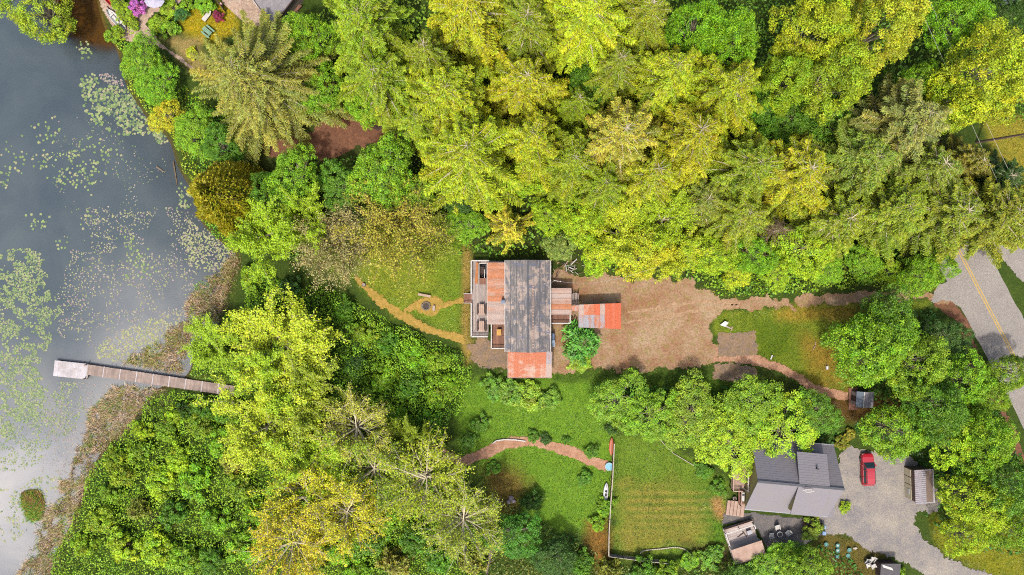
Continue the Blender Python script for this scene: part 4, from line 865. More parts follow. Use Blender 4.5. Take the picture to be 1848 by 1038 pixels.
def blades(name, polys, dens, L, w, cols, label, seed, lean=0.6, rag=0.6, hole=None, zf=None, k=1.9, clump=0.0, mode='pal'):
    rng = RS(seed); pa = np.concatenate(polys); b0, b1 = pa.min(0) - 1, pa.max(0) + 1
    n = int((b1 - b0).prod() * dens); x = rng.uniform(b0[0], b1[0], n); y = rng.uniform(b0[1], b1[1], n)
    d = np.max([sdf(p, x, y) for p in polys], 0) + (fbm(x, y, 2.0, seed) - 0.5) * 2 * rag; ok = d > 0
    if clump: ok &= fbm(x, y, 1.6, seed + 2) > clump * (0.75 + 0.25 * rng.uniform(size=n))
    for hp in hole or []: ok &= sdf(hp, x, y) + (fbm(x, y, 0.9, seed + 3) - 0.5) * 0.7 < 0
    x, y = x[ok], y[ok]; n = len(x)
    z = zf(x, y) if zf else np.full(n, -0.04)
    az = fbm(x, y, 3.0, seed + 5) * 9 + rng.normal(0, 0.9, n); le = lean * rng.uniform(0.4, 1.3, n); ln = L * rng.uniform(0.5, 1.3, n)
    dr = np.stack([np.cos(az) * np.sin(le), np.sin(az) * np.sin(le), np.cos(le)], 1) * ln[:, None]; sd_ = np.stack([-np.sin(az), np.cos(az), 0 * az], 1) * w * rng.uniform(0.6, 1.3, (n, 1))
    p = np.stack([x, y, z], 1); tip = p + dr; tip[:, 2] -= 0.25 * ln * np.sin(le)
    v = np.stack([p - sd_, p + sd_, tip], 1).reshape(-1, 3)
    if mode == 'ground': col = gcol(x, y) * (KX / k) * hue(rng, n, 0.45, 1.5, 0.14) * (0.7 + 0.6 * fbm(x, y, 0.8, 61))[:, None]
    else:
        cs = np.array([C(*q, k) for q in cols]); ii_ = np.clip((fbm(x, y, 4, seed + 8) * 1.3 - 0.15 + rng.normal(0, 0.2, n)) * len(cs), 0, len(cs) - 1).astype(int); col = cs[ii_] * hue(rng, n, 0.7, 1.25, 0.05)
    me = mesh_np(name, v, np.arange(3 * n).reshape(n, 3), np.repeat(col, 3, 0))
    o = link(name, me, M['blade']); o.color = (1, 1, 1, 1)
    return tag(o, label, None, None, 'stuff')
wz = lambda x, y: np.full(len(x), -0.42)
REED = [W(smooth([(428, 452), (440, 480), (430, 520), (420, 560), (395, 580), (345, 585), (335, 560), (352, 520), (372, 500), (400, 485)], 3, True)), W(smooth([(372, 590), (350, 615), (330, 650), (312, 680), (228, 665), (238, 640), (270, 622), (310, 600), (335, 575)], 3, True)),
        W(smooth([(190, 705), (250, 695), (300, 700), (300, 745), (270, 775), (205, 810), (160, 865), (135, 895), (108, 880), (120, 850), (145, 800), (160, 750)], 3, True)),
        W(smooth([(100, 905), (140, 900), (160, 940), (120, 1000), (110, 1050), (30, 1050), (50, 1000), (75, 940)], 3, True))]
DOCKP = [W([(150, 645), (430, 690), (430, 715), (150, 690)])]
blades('dead_reeds', REED, 85, 0.9, 0.04, [(96, 74, 50), (184, 152, 112), (216, 188, 150), (126, 98, 64), (198, 166, 124), (112, 120, 50)], 'tangled dead brown reeds along the lake shore', 41, 1.0, 1.5, DOCKP, wz, 1.9, 0.45)
GREENREED = [W(smooth([(372, 540), (420, 510), (440, 600), (400, 640), (385, 600)], 3, True)), W(smooth([(265, 700), (300, 705), (300, 760), (265, 790), (230, 830), (200, 840), (240, 780)], 3, True)), W(smooth([(110, 960), (160, 930), (190, 1000), (170, 1050), (100, 1050)], 3, True)), W([(270, 655), (300, 660), (300, 672), (272, 668)])]
blades('green_sedge', GREENREED + REED, 34, 0.8, 0.035, [(96, 128, 32), (140, 156, 44), (160, 150, 70), (90, 140, 34)], 'green sedge growing between the dead reeds', 42, 0.7, 0.8, DOCKP, wz, 1.5, 0.46)
LAWN = [W([(560, 470), (640, 400), (840, 400), (850, 460), (850, 612), (832, 622), (740, 590), (640, 520)]), W([(820, 690), (870, 668), (1040, 672), (1300, 680), (1120, 760), (1200, 790), (1320, 860), (1310, 1010), (1105, 1005), (1000, 970), (900, 905), (825, 820)]),
        W([(1290, 562), (1420, 553), (1700, 540), (1640, 640), (1640, 760), (1500, 760), (1370, 710), (1370, 640), (1290, 600)]), W([(325, 10), (430, -10), (430, 70), (380, 85), (340, 75)]), W([(1790, 215), (1860, 205), (1860, 345), (1790, 320)]), W([(1480, 960), (1560, 975), (1600, 1005), (1590, 1060), (1450, 1060)]), W([(1660, 960), (1850, 940), (1860, 1050), (1790, 1040), (1700, 1005)])]
blades('lawn_grass', LAWN, 34, 0.22, 0.055, None, 'short grass of the lawns', 43, 0.9, 0.5, FOOT + GPATH + RPATH + BEDA + BEDB + GRAVEL + DIRT[:1], None, 2.6, 0.0, 'ground')
blades('yard_weeds', [DIRT[0], FOOT[1], HDIRT[0], BEDA[0], BEDB[0]], 20, 0.18, 0.055, [(168, 150, 64), (124, 130, 44), (196, 168, 96), (150, 120, 84)], 'sparse weeds scattered over the bare dirt', 44, 0.9, 0.5, None, None, 1.9, 0.50)
blades('track_grass', [ribbon(W(TRACK_N), 3.4)], 24, 0.2, 0.04, [(96, 130, 30), (140, 150, 36), (160, 140, 50)], 'rough grass fringing the dirt track', 45, 0.9, 0.4, [DIRT[1]], None, 1.7, 0.45)

# ------------------------------------------------------------------ roofing and timber materials
def rusty(name, zinc, rust1, rust2, lo, hi, stretch=(1, 1, 1)):
    m, N, L, b = new_mat(name)
    geo = nd(N, 'ShaderNodeNewGeometry'); v = mapv(N, L, geo.outputs['Position'], stretch)
    oi = nd(N, 'ShaderNodeObjectInfo')
    ad = nd(N, 'ShaderNodeMath', operation='MULTIPLY_ADD'); L.new(oi.outputs['Random'], ad.inputs[0]); ad.inputs[1].default_value = 0.26; L.new(noise(N, L, 0.9, 5, 0.75, v), ad.inputs[2])
    f = ramp(N, L, ad.outputs[0], lo, hi)
    r = mixc(N, L, ramp(N, L, noise(N, L, 3.5, 4, 0.7, v), 0.35, 0.65), rust1, rust2)
    c = mixc(N, L, f, zinc, r)
    fn = noise(N, L, 12, 3, 0.7, v); g = nd(N, 'ShaderNodeMapRange'); L.new(fn, g.inputs['Value']); g.inputs['To Min'].default_value = 0.6; g.inputs['To Max'].default_value = 1.4
    vm = nd(N, 'ShaderNodeVectorMath', operation='SCALE'); L.new(c, vm.inputs[0]); L.new(g.outputs['Result'], vm.inputs['Scale'])
    L.new(vm.outputs['Vector'], b.inputs['Base Color']); b.inputs['Roughness'].default_value = 0.65; b.inputs['Specular IOR Level'].default_value = 0.3
    return m
M['rust'] = rusty('rusty_sheet', C(214, 180, 158), C(216, 126, 78), C(200, 108, 68), 0.40, 0.64, (1, 1.6, 1))
M['rustx'] = rusty('streaked_rusty_sheet', C(200, 172, 154), C(212, 136, 84), C(196, 118, 74), 0.40, 0.68, (0.7, 2.6, 1))
M['tansheet'] = rusty('weathered_sheet', C(196, 172, 158), C(205, 156, 128), C(190, 140, 114), 0.55, 0.85, (1, 2, 1))
M['zinc'] = rusty('galvanised_sheet', C(172, 168, 172), C(206, 132, 92), C(188, 112, 76), 0.52, 0.72, (2.4, 0.7, 1))
M['orange'] = rusty('bright_rust_sheet', C(214, 150, 110), C(222, 106, 52), C(206, 92, 48), 0.22, 0.50, (2.4, 0.7, 1))
def membrane():
    m, N, L, b = new_mat('roof_membrane')
    geo = nd(N, 'ShaderNodeNewGeometry'); v = geo.outputs['Position']
    vl = mapv(N, L, v, (2.2, 0.5, 1))
    n1 = noise(N, L, 0.6, 6, 0.72, vl); n2 = noise(N, L, 0.55, 5, 0.65, mapv(N, L, v, (1.2, 0.8, 1))); n3 = noise(N, L, 2.4, 5, 0.8, mapv(N, L, v, (3.0, 0.28, 1)))
    n4 = noise(N, L, 0.6, 5, 0.7, mapv(N, L, v, (0.7, 2.2, 1)))
    c = mixc(N, L, ramp(N, L, n1, 0.40, 0.60), C(84, 81, 84), C(132, 122, 114))
    c = mixc(N, L, ramp(N, L, n2, 0.52, 0.57), c, C(176, 154, 138))
    c = mixc(N, L, ramp(N, L, n3, 0.57, 0.66), c, C(206, 194, 182))
    c = mixc(N, L, ramp(N, L, n4, 0.55, 0.62), c, C(96, 98, 116))
    fn = noise(N, L, 9, 3, 0.7, v); g = nd(N, 'ShaderNodeMapRange'); L.new(fn, g.inputs['Value']); g.inputs['To Min'].default_value = 0.72; g.inputs['To Max'].default_value = 1.28
    vm = nd(N, 'ShaderNodeVectorMath', operation='SCALE'); L.new(c, vm.inputs[0]); L.new(g.outputs['Result'], vm.inputs['Scale'])
    L.new(vm.outputs['Vector'], b.inputs['Base Color']); b.inputs['Roughness'].default_value = 0.75
    bump(N, L, b, n1, 0.5, 0.15)
    return m
M['membrane'] = membrane()
M['ridge'] = plain('ridge_cap', C(88, 90, 96), C(70, 72, 80), 2, 0.7)
def shingles():
    m, N, L, b = new_mat('asphalt_shingles')
    tc = nd(N, 'ShaderNodeTexCoord'); v = tc.outputs['Object']
    geo = nd(N, 'ShaderNodeNewGeometry')
    w = nd(N, 'ShaderNodeTexWave', wave_type='BANDS', bands_direction='Y', wave_profile='SAW'); w.inputs['Scale'].default_value = 1.0; w.inputs['Distortion'].default_value = 0.0
    L.new(v, w.inputs['Vector'])
    n1 = noise(N, L, 5, 3, 0.7, mapv(N, L, v, (0.6, 3, 1))); n2 = noise(N, L, 0.4, 3, 0.6, v)
    c = mixc(N, L, ramp(N, L, n1, 0.3, 0.7), C(140, 136, 142), C(166, 160, 164)); c = mixc(N, L, ramp(N, L, n2, 0.4, 0.7), c, C(156, 150, 150))
    
    L.new(c, b.inputs['Base Color']); b.inputs['Roughness'].default_value = 0.9; b.inputs['Specular IOR Level'].default_value = 0.15
    return m
M['shingle'] = shingles()

def corrugated(name, mat, parent, a, b, c, d, pitch=0.16, amp=0.02, seed=0):
    """sheet with corners a (low left), b (low right), c (top right), d (top left); ribs run a->d"""
    a, b, c, d = map(np.array, (a, b, c, d)); w = np.linalg.norm(b - a); n = max(4, int(w / pitch) * 4)
    v, f = [], []
    for i in range(n + 1):
        t = i / n; z = amp * math.cos(2 * math.pi * t * w / pitch)
        p = a + (b - a) * t; q = d + (c - d) * t
        v.append((p[0], p[1], p[2] + z)); v.append((q[0], q[1], q[2] + z))
    for i in range(n): f.append((2 * i, 2 * i + 2, 2 * i + 3, 2 * i + 1))
    m = MB(); m.v = v; m.f = f
    return m.build(name, mat, parent)
def planking(m, x0, x1, y0, y1, z, along='y', w=0.14, gap=0.012, t=0.04, rng=random.Random(5)):
    if along == 'y':
        x = x0
        while x < x1 - 0.03:
            e = min(x + w - gap, x1); m.box(x, e, y0 + rng.uniform(-.02, .02), y1 + rng.uniform(-.02, .02), z - t, z + rng.uniform(-.004, .004)); x += w
    else:
        y = y0
        while y < y1 - 0.03:
            e = min(y + w - gap, y1); m.box(x0 + rng.uniform(-.02, .02), x1 + rng.uniform(-.02, .02), y, e, z - t, z + rng.uniform(-.004, .004)); y += w
    return m
def railing(parent, pts, z, h, mat, wtop=0.13, o=(0, 0, 0), a=0.0, bal=True, step=1.6):
    r = MB(o, a); bl = MB(o, a)
    top = MB(o, a)
    for (x0, y0), (x1, y1) in zip(pts[:-1], pts[1:]):
        top.bar((x0, y0, z + h), (x1, y1, z + h), wtop, 0.05)
        L_ = math.hypot(x1 - x0, y1 - y0); n = max(1, int(L_ / step))
        for i in range(n + 1):
            x, y = x0 + (x1 - x0) * i / n, y0 + (y1 - y0) * i / n; r.box(x - .045, x + .045, y - .045, y + .045, z - 0.02, z + h - 0.03)
        if bal:
            k = int(L_ / 0.14)
            for i in range(1, k):
                x, y = x0 + (x1 - x0) * i / k, y0 + (y1 - y0) * i / k; bl.box(x - .015, x + .015, y - .015, y + .015, z + 0.06, z + h - 0.03)
            bl.bar((x0, y0, z + 0.1), (x1, y1, z + 0.1), 0.04, 0.07)
    rail = top.build('railing', mat, parent)
    r.build('posts', mat, rail, kind='stuff')
    if bal: bl.build('balusters', mat, rail, kind='stuff')
    return rail

# ------------------------------------------------------------------ the old house by the yard
X0, X1 = P(912, 519, 3.6)[0], P(993, 519, 3.6)[0]; XR = P(953, 519, 4.5)[0]
Y1, Y0 = P(924, 470, 3.6)[1], P(924, 635, 3.6)[1]
EH, RH = 3.6, 4.5
house = thing('old_house', 'low old house with a dark patched roof and rusty lean-to roofs beside the dirt yard', 'house', (XR, (Y0 + Y1) / 2, -0.05))
w = MB(); w.prism([(X0 + .35, Y0 + .35), (X1 - .35, Y0 + .35), (X1 - .35, Y1 - .35), (X0 + .35, Y1 - .35)], -0.06, EH - 0.12)
wall = w.build('wall', M['wall'], house)
for s in (1, -1):
    g = MB(); yy = Y1 - .36 if s > 0 else Y0 + .36
    g.add([(X0 + .4, yy, EH - .12), (X1 - .4, yy, EH - .12), (XR, yy, RH - .2), (X0 + .4, yy - .1 * s, EH - .12), (X1 - .4, yy - .1 * s, EH - .12), (XR, yy - .1 * s, RH - .2)], [(0, 1, 2), (5, 4, 3), (0, 3, 4, 1), (1, 4, 5, 2), (2, 5, 3, 0)]); g.build('gable', M['wall'], house)
base = MB(); base.slab([(X0, Y0, EH), (XR, Y0, RH), (XR, Y1, RH), (X0, Y1, EH)], 0.10); base.slab([(XR, Y0, RH), (X1, Y0, EH), (X1, Y1, EH), (XR, Y1, RH)], 0.10)
roof = base.build('roof', M['ridge'], house)
rr = random.Random(9)
def slopez(x): return EH + (RH - EH) * (1 - abs(x - XR) / ((XR - X0) if x < XR else (X1 - XR)))
for a, b in ((0.0, 0.27), (0.25, 0.52), (0.50, 0.77), (0.75, 0.985)):
    for side in (0, 1):
        e0, e1 = ((X0 - 0.03, XR) if side == 0 else (X1 + 0.03, XR)); xa, xb = e0 + (e1 - e0) * a, e0 + (e1 - e0) * b
        m = MB(); n = 14; up = 0.012 + a * 0.03
        pa = [(xa, Y0 - .03 + (Y1 - Y0 + .06) * i / n, slopez(xa) + up + rr.uniform(-.004, .016)) for i in range(n + 1)]; pb = [(xb + rr.uniform(-.03, .03), q[1], slopez(xb) + up + 0.014 + rr.uniform(-.004, .016)) for q in pa]
        v = pa + pb; fs = [((i, n + 1 + i, n + 2 + i, i + 1) if side == 0 else (i, i + 1, n + 2 + i, n + 1 + i))[::-1] for i in range(n)]
        m.add(v, fs); m.add([(p[0], p[1], p[2] - .012) for p in v], [f[::-1] for f in fs]); m.build('roof_strip', M['membrane'], roof)
        if a > 0: m = MB(); xs_ = xa + (.03 if side else -.03); m.bar((xs_, Y0, slopez(xs_) + up + .03), (xs_, Y1, slopez(xs_) + up + .03), .07, .02); m.build('seam', M['ridge'], roof)
m = MB(); m.bar((XR - .02, Y0 - .04, RH + .07), (XR - .02, Y1 + .04, RH + .07), 0.22, 0.05); m.build('ridge_cap', M['ridge'], roof)
m = MB(); m.bar((XR + .72, Y0 + .4, slopez(XR + .72) + .07), (XR + .72, Y1 - 3.5, slopez(XR + .72) + .07), 0.07, 0.03)
for i in range(22): m.box(XR + .62, XR + .84, Y0 + .6 + i * .42, Y0 + .74 + i * .42, slopez(XR + .72) + .05, slopez(XR + .72) + .09)
m.build('seam_patch', M['tanwood'], roof, kind='stuff')
for (px, py) in ((983, 512), (981, 528), (962, 577), (989, 598), (933, 518)):
    x, y, _ = P(px, py, 4.0); m = MB(); m.disc((x, y), .11, slopez(x) + .03, slopez(x) + .05, 12); m.tube([(x, y, slopez(x)), (x, y, slopez(x) + .42)], .055, 8); m.build('vent_pipe', M['steel'], roof)
x, y, _ = P(908, 544, 3.9); m = MB(); m.box(x - .24, x + .24, y - .26, y + .26, 3.0, 4.0); ch = m.build('chimney', M['ridge'], house); m = MB(); m.box(x - .30, x + .30, y - .30, y + .14, 4.0, 4.08); m.build('chimney_cap', plain('blue_grey_metal', C(120, 140, 165), C(100, 120, 145), 3, 0.5), ch)
m = MB()
for xx in (X0 - .07, X1 + .07): m.bar((xx, Y0, EH - .03), (xx, Y1, EH - .03), .09, .10)
m.build('gutters', M['white'], roof)
# west lean-to of rusty sheets laid with ribs across
LX0, LX1 = P(880, 519, 2.7)[0], X0 - 0.02; LY1, LYm, LY0 = P(0, 474, 2.9)[1], P(0, 543, 2.9)[1], P(0, 585, 2.9)[1]
lean = MB(); lean.slab([(LX0, LY0, 2.62), (LX1, LY0, 3.02), (LX1, LY1, 3.02), (LX0, LY1, 2.62)], 0.08); lr = lean.build('lean_to_roof', M['darkwood'], house)
yy = LY0; k = 0
while yy < LY1 - 0.1:
    ye = min(yy + 0.83, LY1); mt = M['tansheet'] if yy < LYm - .4 else M['rustx']
    corrugated('roof_sheet', mt, lr, (LX0 - .05, ye, 2.655 + .004 * (k % 2)), (LX0 - .05, yy - .05, 2.655 + .004 * (k % 2)), (LX1, yy - .05, 3.07), (LX1, ye, 3.07), 0.17, 0.018); yy = ye; k += 1
for yq in np.linspace(LY0 + .1, LY1 - .1, 5):
    m = MB(); m.box(LX0 + .05, LX0 + .17, yq - .06, yq + .06, 1.15, 2.6); m.build('post', M['white'], house)
m = MB(); m.bar((LX0 - .07, LY0, 2.60), (LX0 - .07, LY1, 2.60), .07, .10); m.build('gutter', M['white'], lr)
# west deck
DX0, DX1 = P(851, 519, 1.2)[0], LX0 + 2.3; DY1, DY0 = P(0, 471, 1.2)[1], P(0, 607, 1.2)[1]; DZ = 1.15
hx0, hx1, hy0, hy1 = P(865, 0, 1.2)[0], P(878, 0, 1.2)[0], P(0, 502, 1.2)[1], P(0, 476, 1.2)[1]
deck = planking(MB(), DX0, LX0 + .1, DY0, hy0, DZ); planking(deck, LX0 + .1, DX1, LY0, hy0, DZ); planking(deck, DX0, hx0, hy0, DY1, DZ); planking(deck, hx1, DX1, hy0, DY1, DZ); planking(deck, hx0, hx1, hy1, DY1, DZ)
dk = deck.build('deck', M['greywood'], house, kind='stuff')
m = MB()
for xx in np.linspace(DX0 + .1, DX1 - .1, 4):
    for yq in np.linspace(DY0 + .1, DY1 - .1, 6): m.box(xx - .07, xx + .07, yq - .07, yq + .07, -.06, DZ - .06)
m.build('deck_posts', M['darkwood'], dk, kind='stuff')
m = MB(); m.box(DX0 + .02, DX0 + .06, DY0, DY1, DZ - .26, DZ - .05); m.box(DX0, LX0, DY0 + .02, DY0 + .06, DZ - .26, DZ - .05); m.build('rim_board', M['white'], dk)
sy0, sy1 = P(0, 547, 1)[1], P(0, 530, 1)[1]; sx0 = P(839, 0, .4)[0]
railing(house, [(LX0, DY0), (DX0, DY0), (DX0, sy0)], DZ, .95, M['white'], 0.16); railing(house, [(DX0, sy1), (DX0, DY1), (P(883, 0, 1.5)[0], DY1)], DZ, .95, M['white'], 0.16)
st = None
for i in range(5):
    m = MB(); xa = DX0 - (i + 1) * .24; m.box(xa, xa + .27, sy0, sy1, DZ - (i + 1) * .2 - .04, DZ - (i + 1) * .2); m.build('tread', M['brownwood'], house)
for yq in (sy0, sy1):
    m = MB(); m.bar((DX0, yq, DZ + .9), (DX0 - 1.2, yq, .85), .09, .06); m.box(DX0 - 1.24, DX0 - 1.16, yq - .04, yq + .04, -.05, .86); m.build('stair_rail', M['white'], house)
for i in range(6):                                                    # stairwell going down through the deck
    m = MB(); ya = hy0 + .15 + i * .26; m.box(hx0 + .04, hx1 - .35, ya, ya + .24, DZ - .12 - (5 - i) * .17, DZ - .08 - (5 - i) * .17); m.build('well_step', M['darkwood'], house)
m = MB(); m.box(hx0, hx1, hy0, hy1, -.04, .0); m.build('well_floor', M['dark'], house)
railing(house, [(hx0, hy0 - .1), (hx0, hy1), (hx1, hy1)], DZ, .9, M['white'], .09, bal=False); railing(house, [(hx1 - .28, hy1 - .9), (hx1 - .28, hy0 + .05)], DZ, .9, M['white'], .09, bal=False)
m = MB(); m.box(hx0 + .02, hx1 - .1, hy0 - .95, hy0 - .02, DZ + .005, DZ + .05); m.build('door_mat', M['brownwood'], house)
ob = MB(); ob.slab([P(857, 512, 1.5), P(862, 512, 1.5), P(863.5, 474, 1.5), P(859.5, 474, 1.5)], .05); ob.build('leaning_board', M['orangewood'], house)
# small south-west deck
EX0, EX1, EY0, EY1 = P(887, 0, 1.1)[0], X0 + .3, P(0, 628, 1.1)[1], LY0 - .02
d2 = planking(MB(), EX0, EX1, EY0, EY1, DZ - .1).build('lower_deck', M['brownwood'], house, kind='stuff'); railing(house, [(EX0, EY1), (EX0, EY0), (X0, EY0)], DZ - .1, .95, M['white'], .13)
m = MB()
for xx in (EX0 + .1, EX1 - .1):
    for yq in (EY0 + .1, EY1 - .1): m.box(xx - .06, xx + .06, yq - .06, yq + .06, -.06, DZ - .15)
m.build('deck_posts', M['darkwood'], d2, kind='stuff')
# south lean-to, ribs up and down the picture
QX0, QX1, QY0 = P(917, 0, 2.6)[0], P(995, 0, 2.6)[0], P(0, 681, 2.5)[1]; QY1 = Y0 - .02
m = MB(); m.slab([(QX0, QY0, 2.45), (QX1, QY0, 2.45), (QX1, QY1, 3.3), (QX0, QY1, 3.3)], .08); sr = m.build('lean_to_roof', M['darkwood'], house)
m = MB(); m.prism([(QX0 + .2, QY0 + .25), (QX1 - .2, QY0 + .25), (QX1 - .2, QY1 + .3), (QX0 + .2, QY1 + .3)], -.06, 2.42); m.build('wall', M['wall'], house)
ym = QY0 + (QY1 - QY0) * .52; zm = 2.45 + .85 * .52
nsh = 8
for i in range(nsh):
    xa, xb = QX0 + (QX1 - QX0) * i / nsh, QX0 + (QX1 - QX0) * (i + 1) / nsh
    corrugated('roof_sheet', M['tansheet'] if i in (7,) else M['rust'], sr, (xa, QY0 - .06, 2.475), (xb, QY0 - .06, 2.475), (xb, ym + .1, zm + .045), (xa, ym + .1, zm + .045), .14, .016)
    corrugated('roof_sheet', M['zinc'] if i in (7,) else M['rust'], sr, (xa, ym, zm + .055), (xb, ym, zm + .055), (xb, QY1, 3.375), (xa, QY1, 3.375), .14, .016)
m = MB()
for (a, b) in (((QX0 - .05, QY0 - .08, 2.45), (QX1 + .05, QY0 - .08, 2.45)), ((QX0 - .05, QY0 - .08, 2.47), (QX0 - .05, QY1, 3.35)), ((QX1 + .05, QY0 - .08, 2.47), (QX1 + .05, QY1, 3.35))): m.bar(a, b, .07, .12)
m.build('fascia', M['tanwood'], sr)
# east porch
PX0, PX1, PY1, PY0 = X1 + .03, P(1031, 0, 2.8)[0], P(0, 520, 2.8)[1], P(0, 568, 2.8)[1]
m = MB(); m.slab([(PX0, PY0, 2.95), (PX1, PY0, 2.65), (PX1, PY1, 2.65), (PX0, PY1, 2.95)], .1); pr_ = m.build('porch_roof', M['white'], house)
m = MB(); m.prism([(X1 - .3, PY0 + .15), (PX1 - .2, PY0 + .15), (PX1 - .2, PY1 - .15), (X1 - .3, PY1 - .15)], -.06, 2.58); m.build('wall', M['wall'], house)
for i in range(5):
    ya, yb = PY0 + (PY1 - PY0) * i / 5, PY0 + (PY1 - PY0) * (i + 1) / 5
    corrugated('roof_sheet', M['rustx'] if i == 1 else M['tansheet'], pr_, (PX1 + .04, ya, 2.69), (PX1 + .04, yb, 2.69), (PX0, yb, 2.99), (PX0, ya, 2.99), .17, .016)
planking(MB(), X1 + .02, P(1028, 0, .9)[0], P(0, 583, .9)[1], PY0 + .1, .9).build('porch_deck', M['brownwood'], house, kind='stuff')
railing(house, [(X1 + .05, P(0, 583, .9)[1]), (P(1028, 0, .9)[0], P(0, 583, .9)[1]), (P(1028, 0, .9)[0], PY0)], .9, .9, M['white'], .14)
x, y, _ = P(996, 620, 1); m = MB(); m.box(x - .05, x + .42, y - .5, y + .5, .5, 1.3); ac = m.build('wall_unit', plain('pale_blue_metal', C(150, 175, 195), C(130, 155, 178), 3, .5), house)
m = MB(); m.box(x - .05, x + .38, y + .6, y + 1.5, .6, 1.15); m.build('wall_unit', plain('blue_box', C(92, 118, 150), C(80, 104, 136), 3, .6), house)
for yq, zz in ((-6.8, 1.3), (-1.0, 1.3), (2.2, 1.3)):
    m = MB(); m.box(X1 - .36, X1 - .30, yq - .5, yq + .5, 1.2, 2.3); wd = m.build('window', M['white'], house); m = MB(); m.box(X1 - .33, X1 - .28, yq - .43, yq + .43, 1.27, 2.23); m.build('pane', M['glass'], wd)

# things on the decks
def picnic(px, py, label):
    x, y, _ = P(px, py, DZ + .7); t = thing('picnic_table', label, 'table', (x, y, DZ), 'deck tables')
    for k in range(3): m = MB((x, y, DZ)); m.box(-.38 + k * .26, -.14 + k * .26, -.8, .8, .70, .74); m.build('plank', M['tanwood'], t)
    for s in (-1, 1):
        m = MB((x, y, DZ)); m.box(s * .62 - .11, s * .62 + .11, -.75, .75, .40, .44); m.build('bench', M['darkwood'], t)
        m = MB((x, y, DZ)); m.bar((-.62, s * .5, .38), (.62, s * .5, .38), .08, .08); m.bar((-.55, s * .5, .01), (-.15, s * .5, .70), .08, .07); m.bar((.55, s * .5, .01), (.15, s * .5, .70), .08, .07); m.build('legs', M['darkwood'], t)
picnic(869, 559, 'grey plank table on the deck beside the steps'); picnic(869, 589, 'grey plank table at the lower end of the deck')
x, y, _ = P(900.5, 600, DZ + .5); t = thing('side_table', 'small yellow table on the brown lower deck', 'table', (x, y, DZ - .1))
m = MB((x, y, DZ - .1)); m.box(-.33, .33, -.45, .45, .62, .68); m.build('top', plain('yellow_paint', C(222, 165, 50), C(205, 150, 50), 3, .6), t)
for a in (-.26, .26):
    for b in (-.38, .38): m = MB((x, y, DZ - .1)); m.box(a - .03, a + .03, b - .03, b + .03, 0, .62); m.build('leg', M['orangewood'], t)
# carport with half rusty sheets
cp = thing('carport', 'slanting carport roof half grey and half bright orange rust beside the house', 'carport', P(1082, 572, 0))
CQ = [P(1044, 591, 2.3), P(1121, 594, 2.3), P(1121, 547, 2.75), P(1044, 550, 2.75)]
lerp = lambda a, b, t: tuple(a[i] + (b[i] - a[i]) * t for i in range(3))
cols = ['zinc', 'zinc', 'zinc', 'zinc', 'zinc', 'orange', 'orange', 'orange', 'orange']
m = MB(); m.slab([(q[0], q[1], q[2] - .03) for q in CQ], .07); cr = m.build('roof', M['darkwood'], cp)
for i in range(8):
    a, b = lerp(CQ[0], CQ[1], i / 8), lerp(CQ[0], CQ[1], (i + 1) / 8); d, c = lerp(CQ[3], CQ[2], i / 8), lerp(CQ[3], CQ[2], (i + 1) / 8)
    mid_, mic = lerp(a, d, .55), lerp(b, c, .55)
    if i < 5:
        corrugated('roof_sheet', M['orange'] if i == 3 else (M['rust'] if i in (1, 2) else M['tansheet']), cr, tuple(mid_), tuple(mic), c, d, .16, .018)
        corrugated('roof_sheet', M['zinc'], cr, (a[0], a[1], a[2] - .01), (b[0], b[1], b[2] - .01), (mic[0], mic[1] + .05, mic[2] + .004), (mid_[0], mid_[1] + .05, mid_[2] + .004), .16, .018)
    else: corrugated('roof_sheet', M['orange'], cr, a, b, c, d, .16, .018)
for q in CQ: m = MB(); m.box(q[0] - .06 + (.15 if q[0] < 12 else -.15), q[0] + .06 + (.15 if q[0] < 12 else -.15), q[1] - .06, q[1] + .06, -.06, q[2] - .08); m.build('post', M['darkwood'], cp)
m = MB(); m.slab([P(1031.5, 561, 2.5), P(1047, 562, 2.5), P(1047, 550.5, 2.6), P(1031.5, 552, 2.6)], .05); m.build('link_sheet', M['zinc'], cp)
# slatted wood rack
x, y, _ = P(1038, 540, 1.0); t = thing('wood_rack', 'grey slatted rack between the porch and the carport', 'rack', (x, y, -.05))
for k in range(5): m = MB((x, y, 0)); m.box(-.5 + k * .22, -.36 + k * .22, -.95, .95, .92, .96); m.build('slat', M['greywood'], t)
for a in (-.45, .45):
    for b in (-.85, .85): m = MB((x, y, 0)); m.box(a - .05, a + .05, b - .05, b + .05, -.06, .92 if b < 0 else 1.5); m.build('leg', M['darkwood'], t)
m = MB((x, y, 0)); m.box(-.5, .55, -.85, -.79, .3, .42); m.box(-.5, .55, .79, .85, .3, .42); m.build('crosspiece', M['greywood'], t)
# service mast with wires
x, y, _ = P(1001, 508, 0); t = thing('service_mast', 'grey service mast with white insulators and wires beside the dark roof', 'pole', (x, y, -.05))
m = MB((x, y, 0)); m.tube([(0, 0, -.06), (.02, 0, 3), (.05, 0, 6.6)], [.10, .09, .07], 8); m.build('mast', M['bark'], t)
m = MB((x, y, 0)); m.bar((-.55, .1, 6.3), (.55, -.1, 6.3), .10, .10); m.build('crossarm', M['greywood'], t)
for k in (-.4, 0, .4): m = MB((x, y, 0)); m.disc((k, -k * .18), .09, 6.36, 6.55, 10, .06); m.build('insulator', M['white'], t)
m = MB((x, y, 0)); m.tube([(-.4, 0, 6.5), (-.9, -.2, 5.4), (-1.15, -.35, 4.2)], .018, 4); m.tube([(.4, -.1, 6.5), (2, -.25, 6.1), (5.0, -.3, 6.0), (9, .4, 6.4), (14, 2.0, 7.6)], .015, 4); m.build('wire', M['cord'], t)
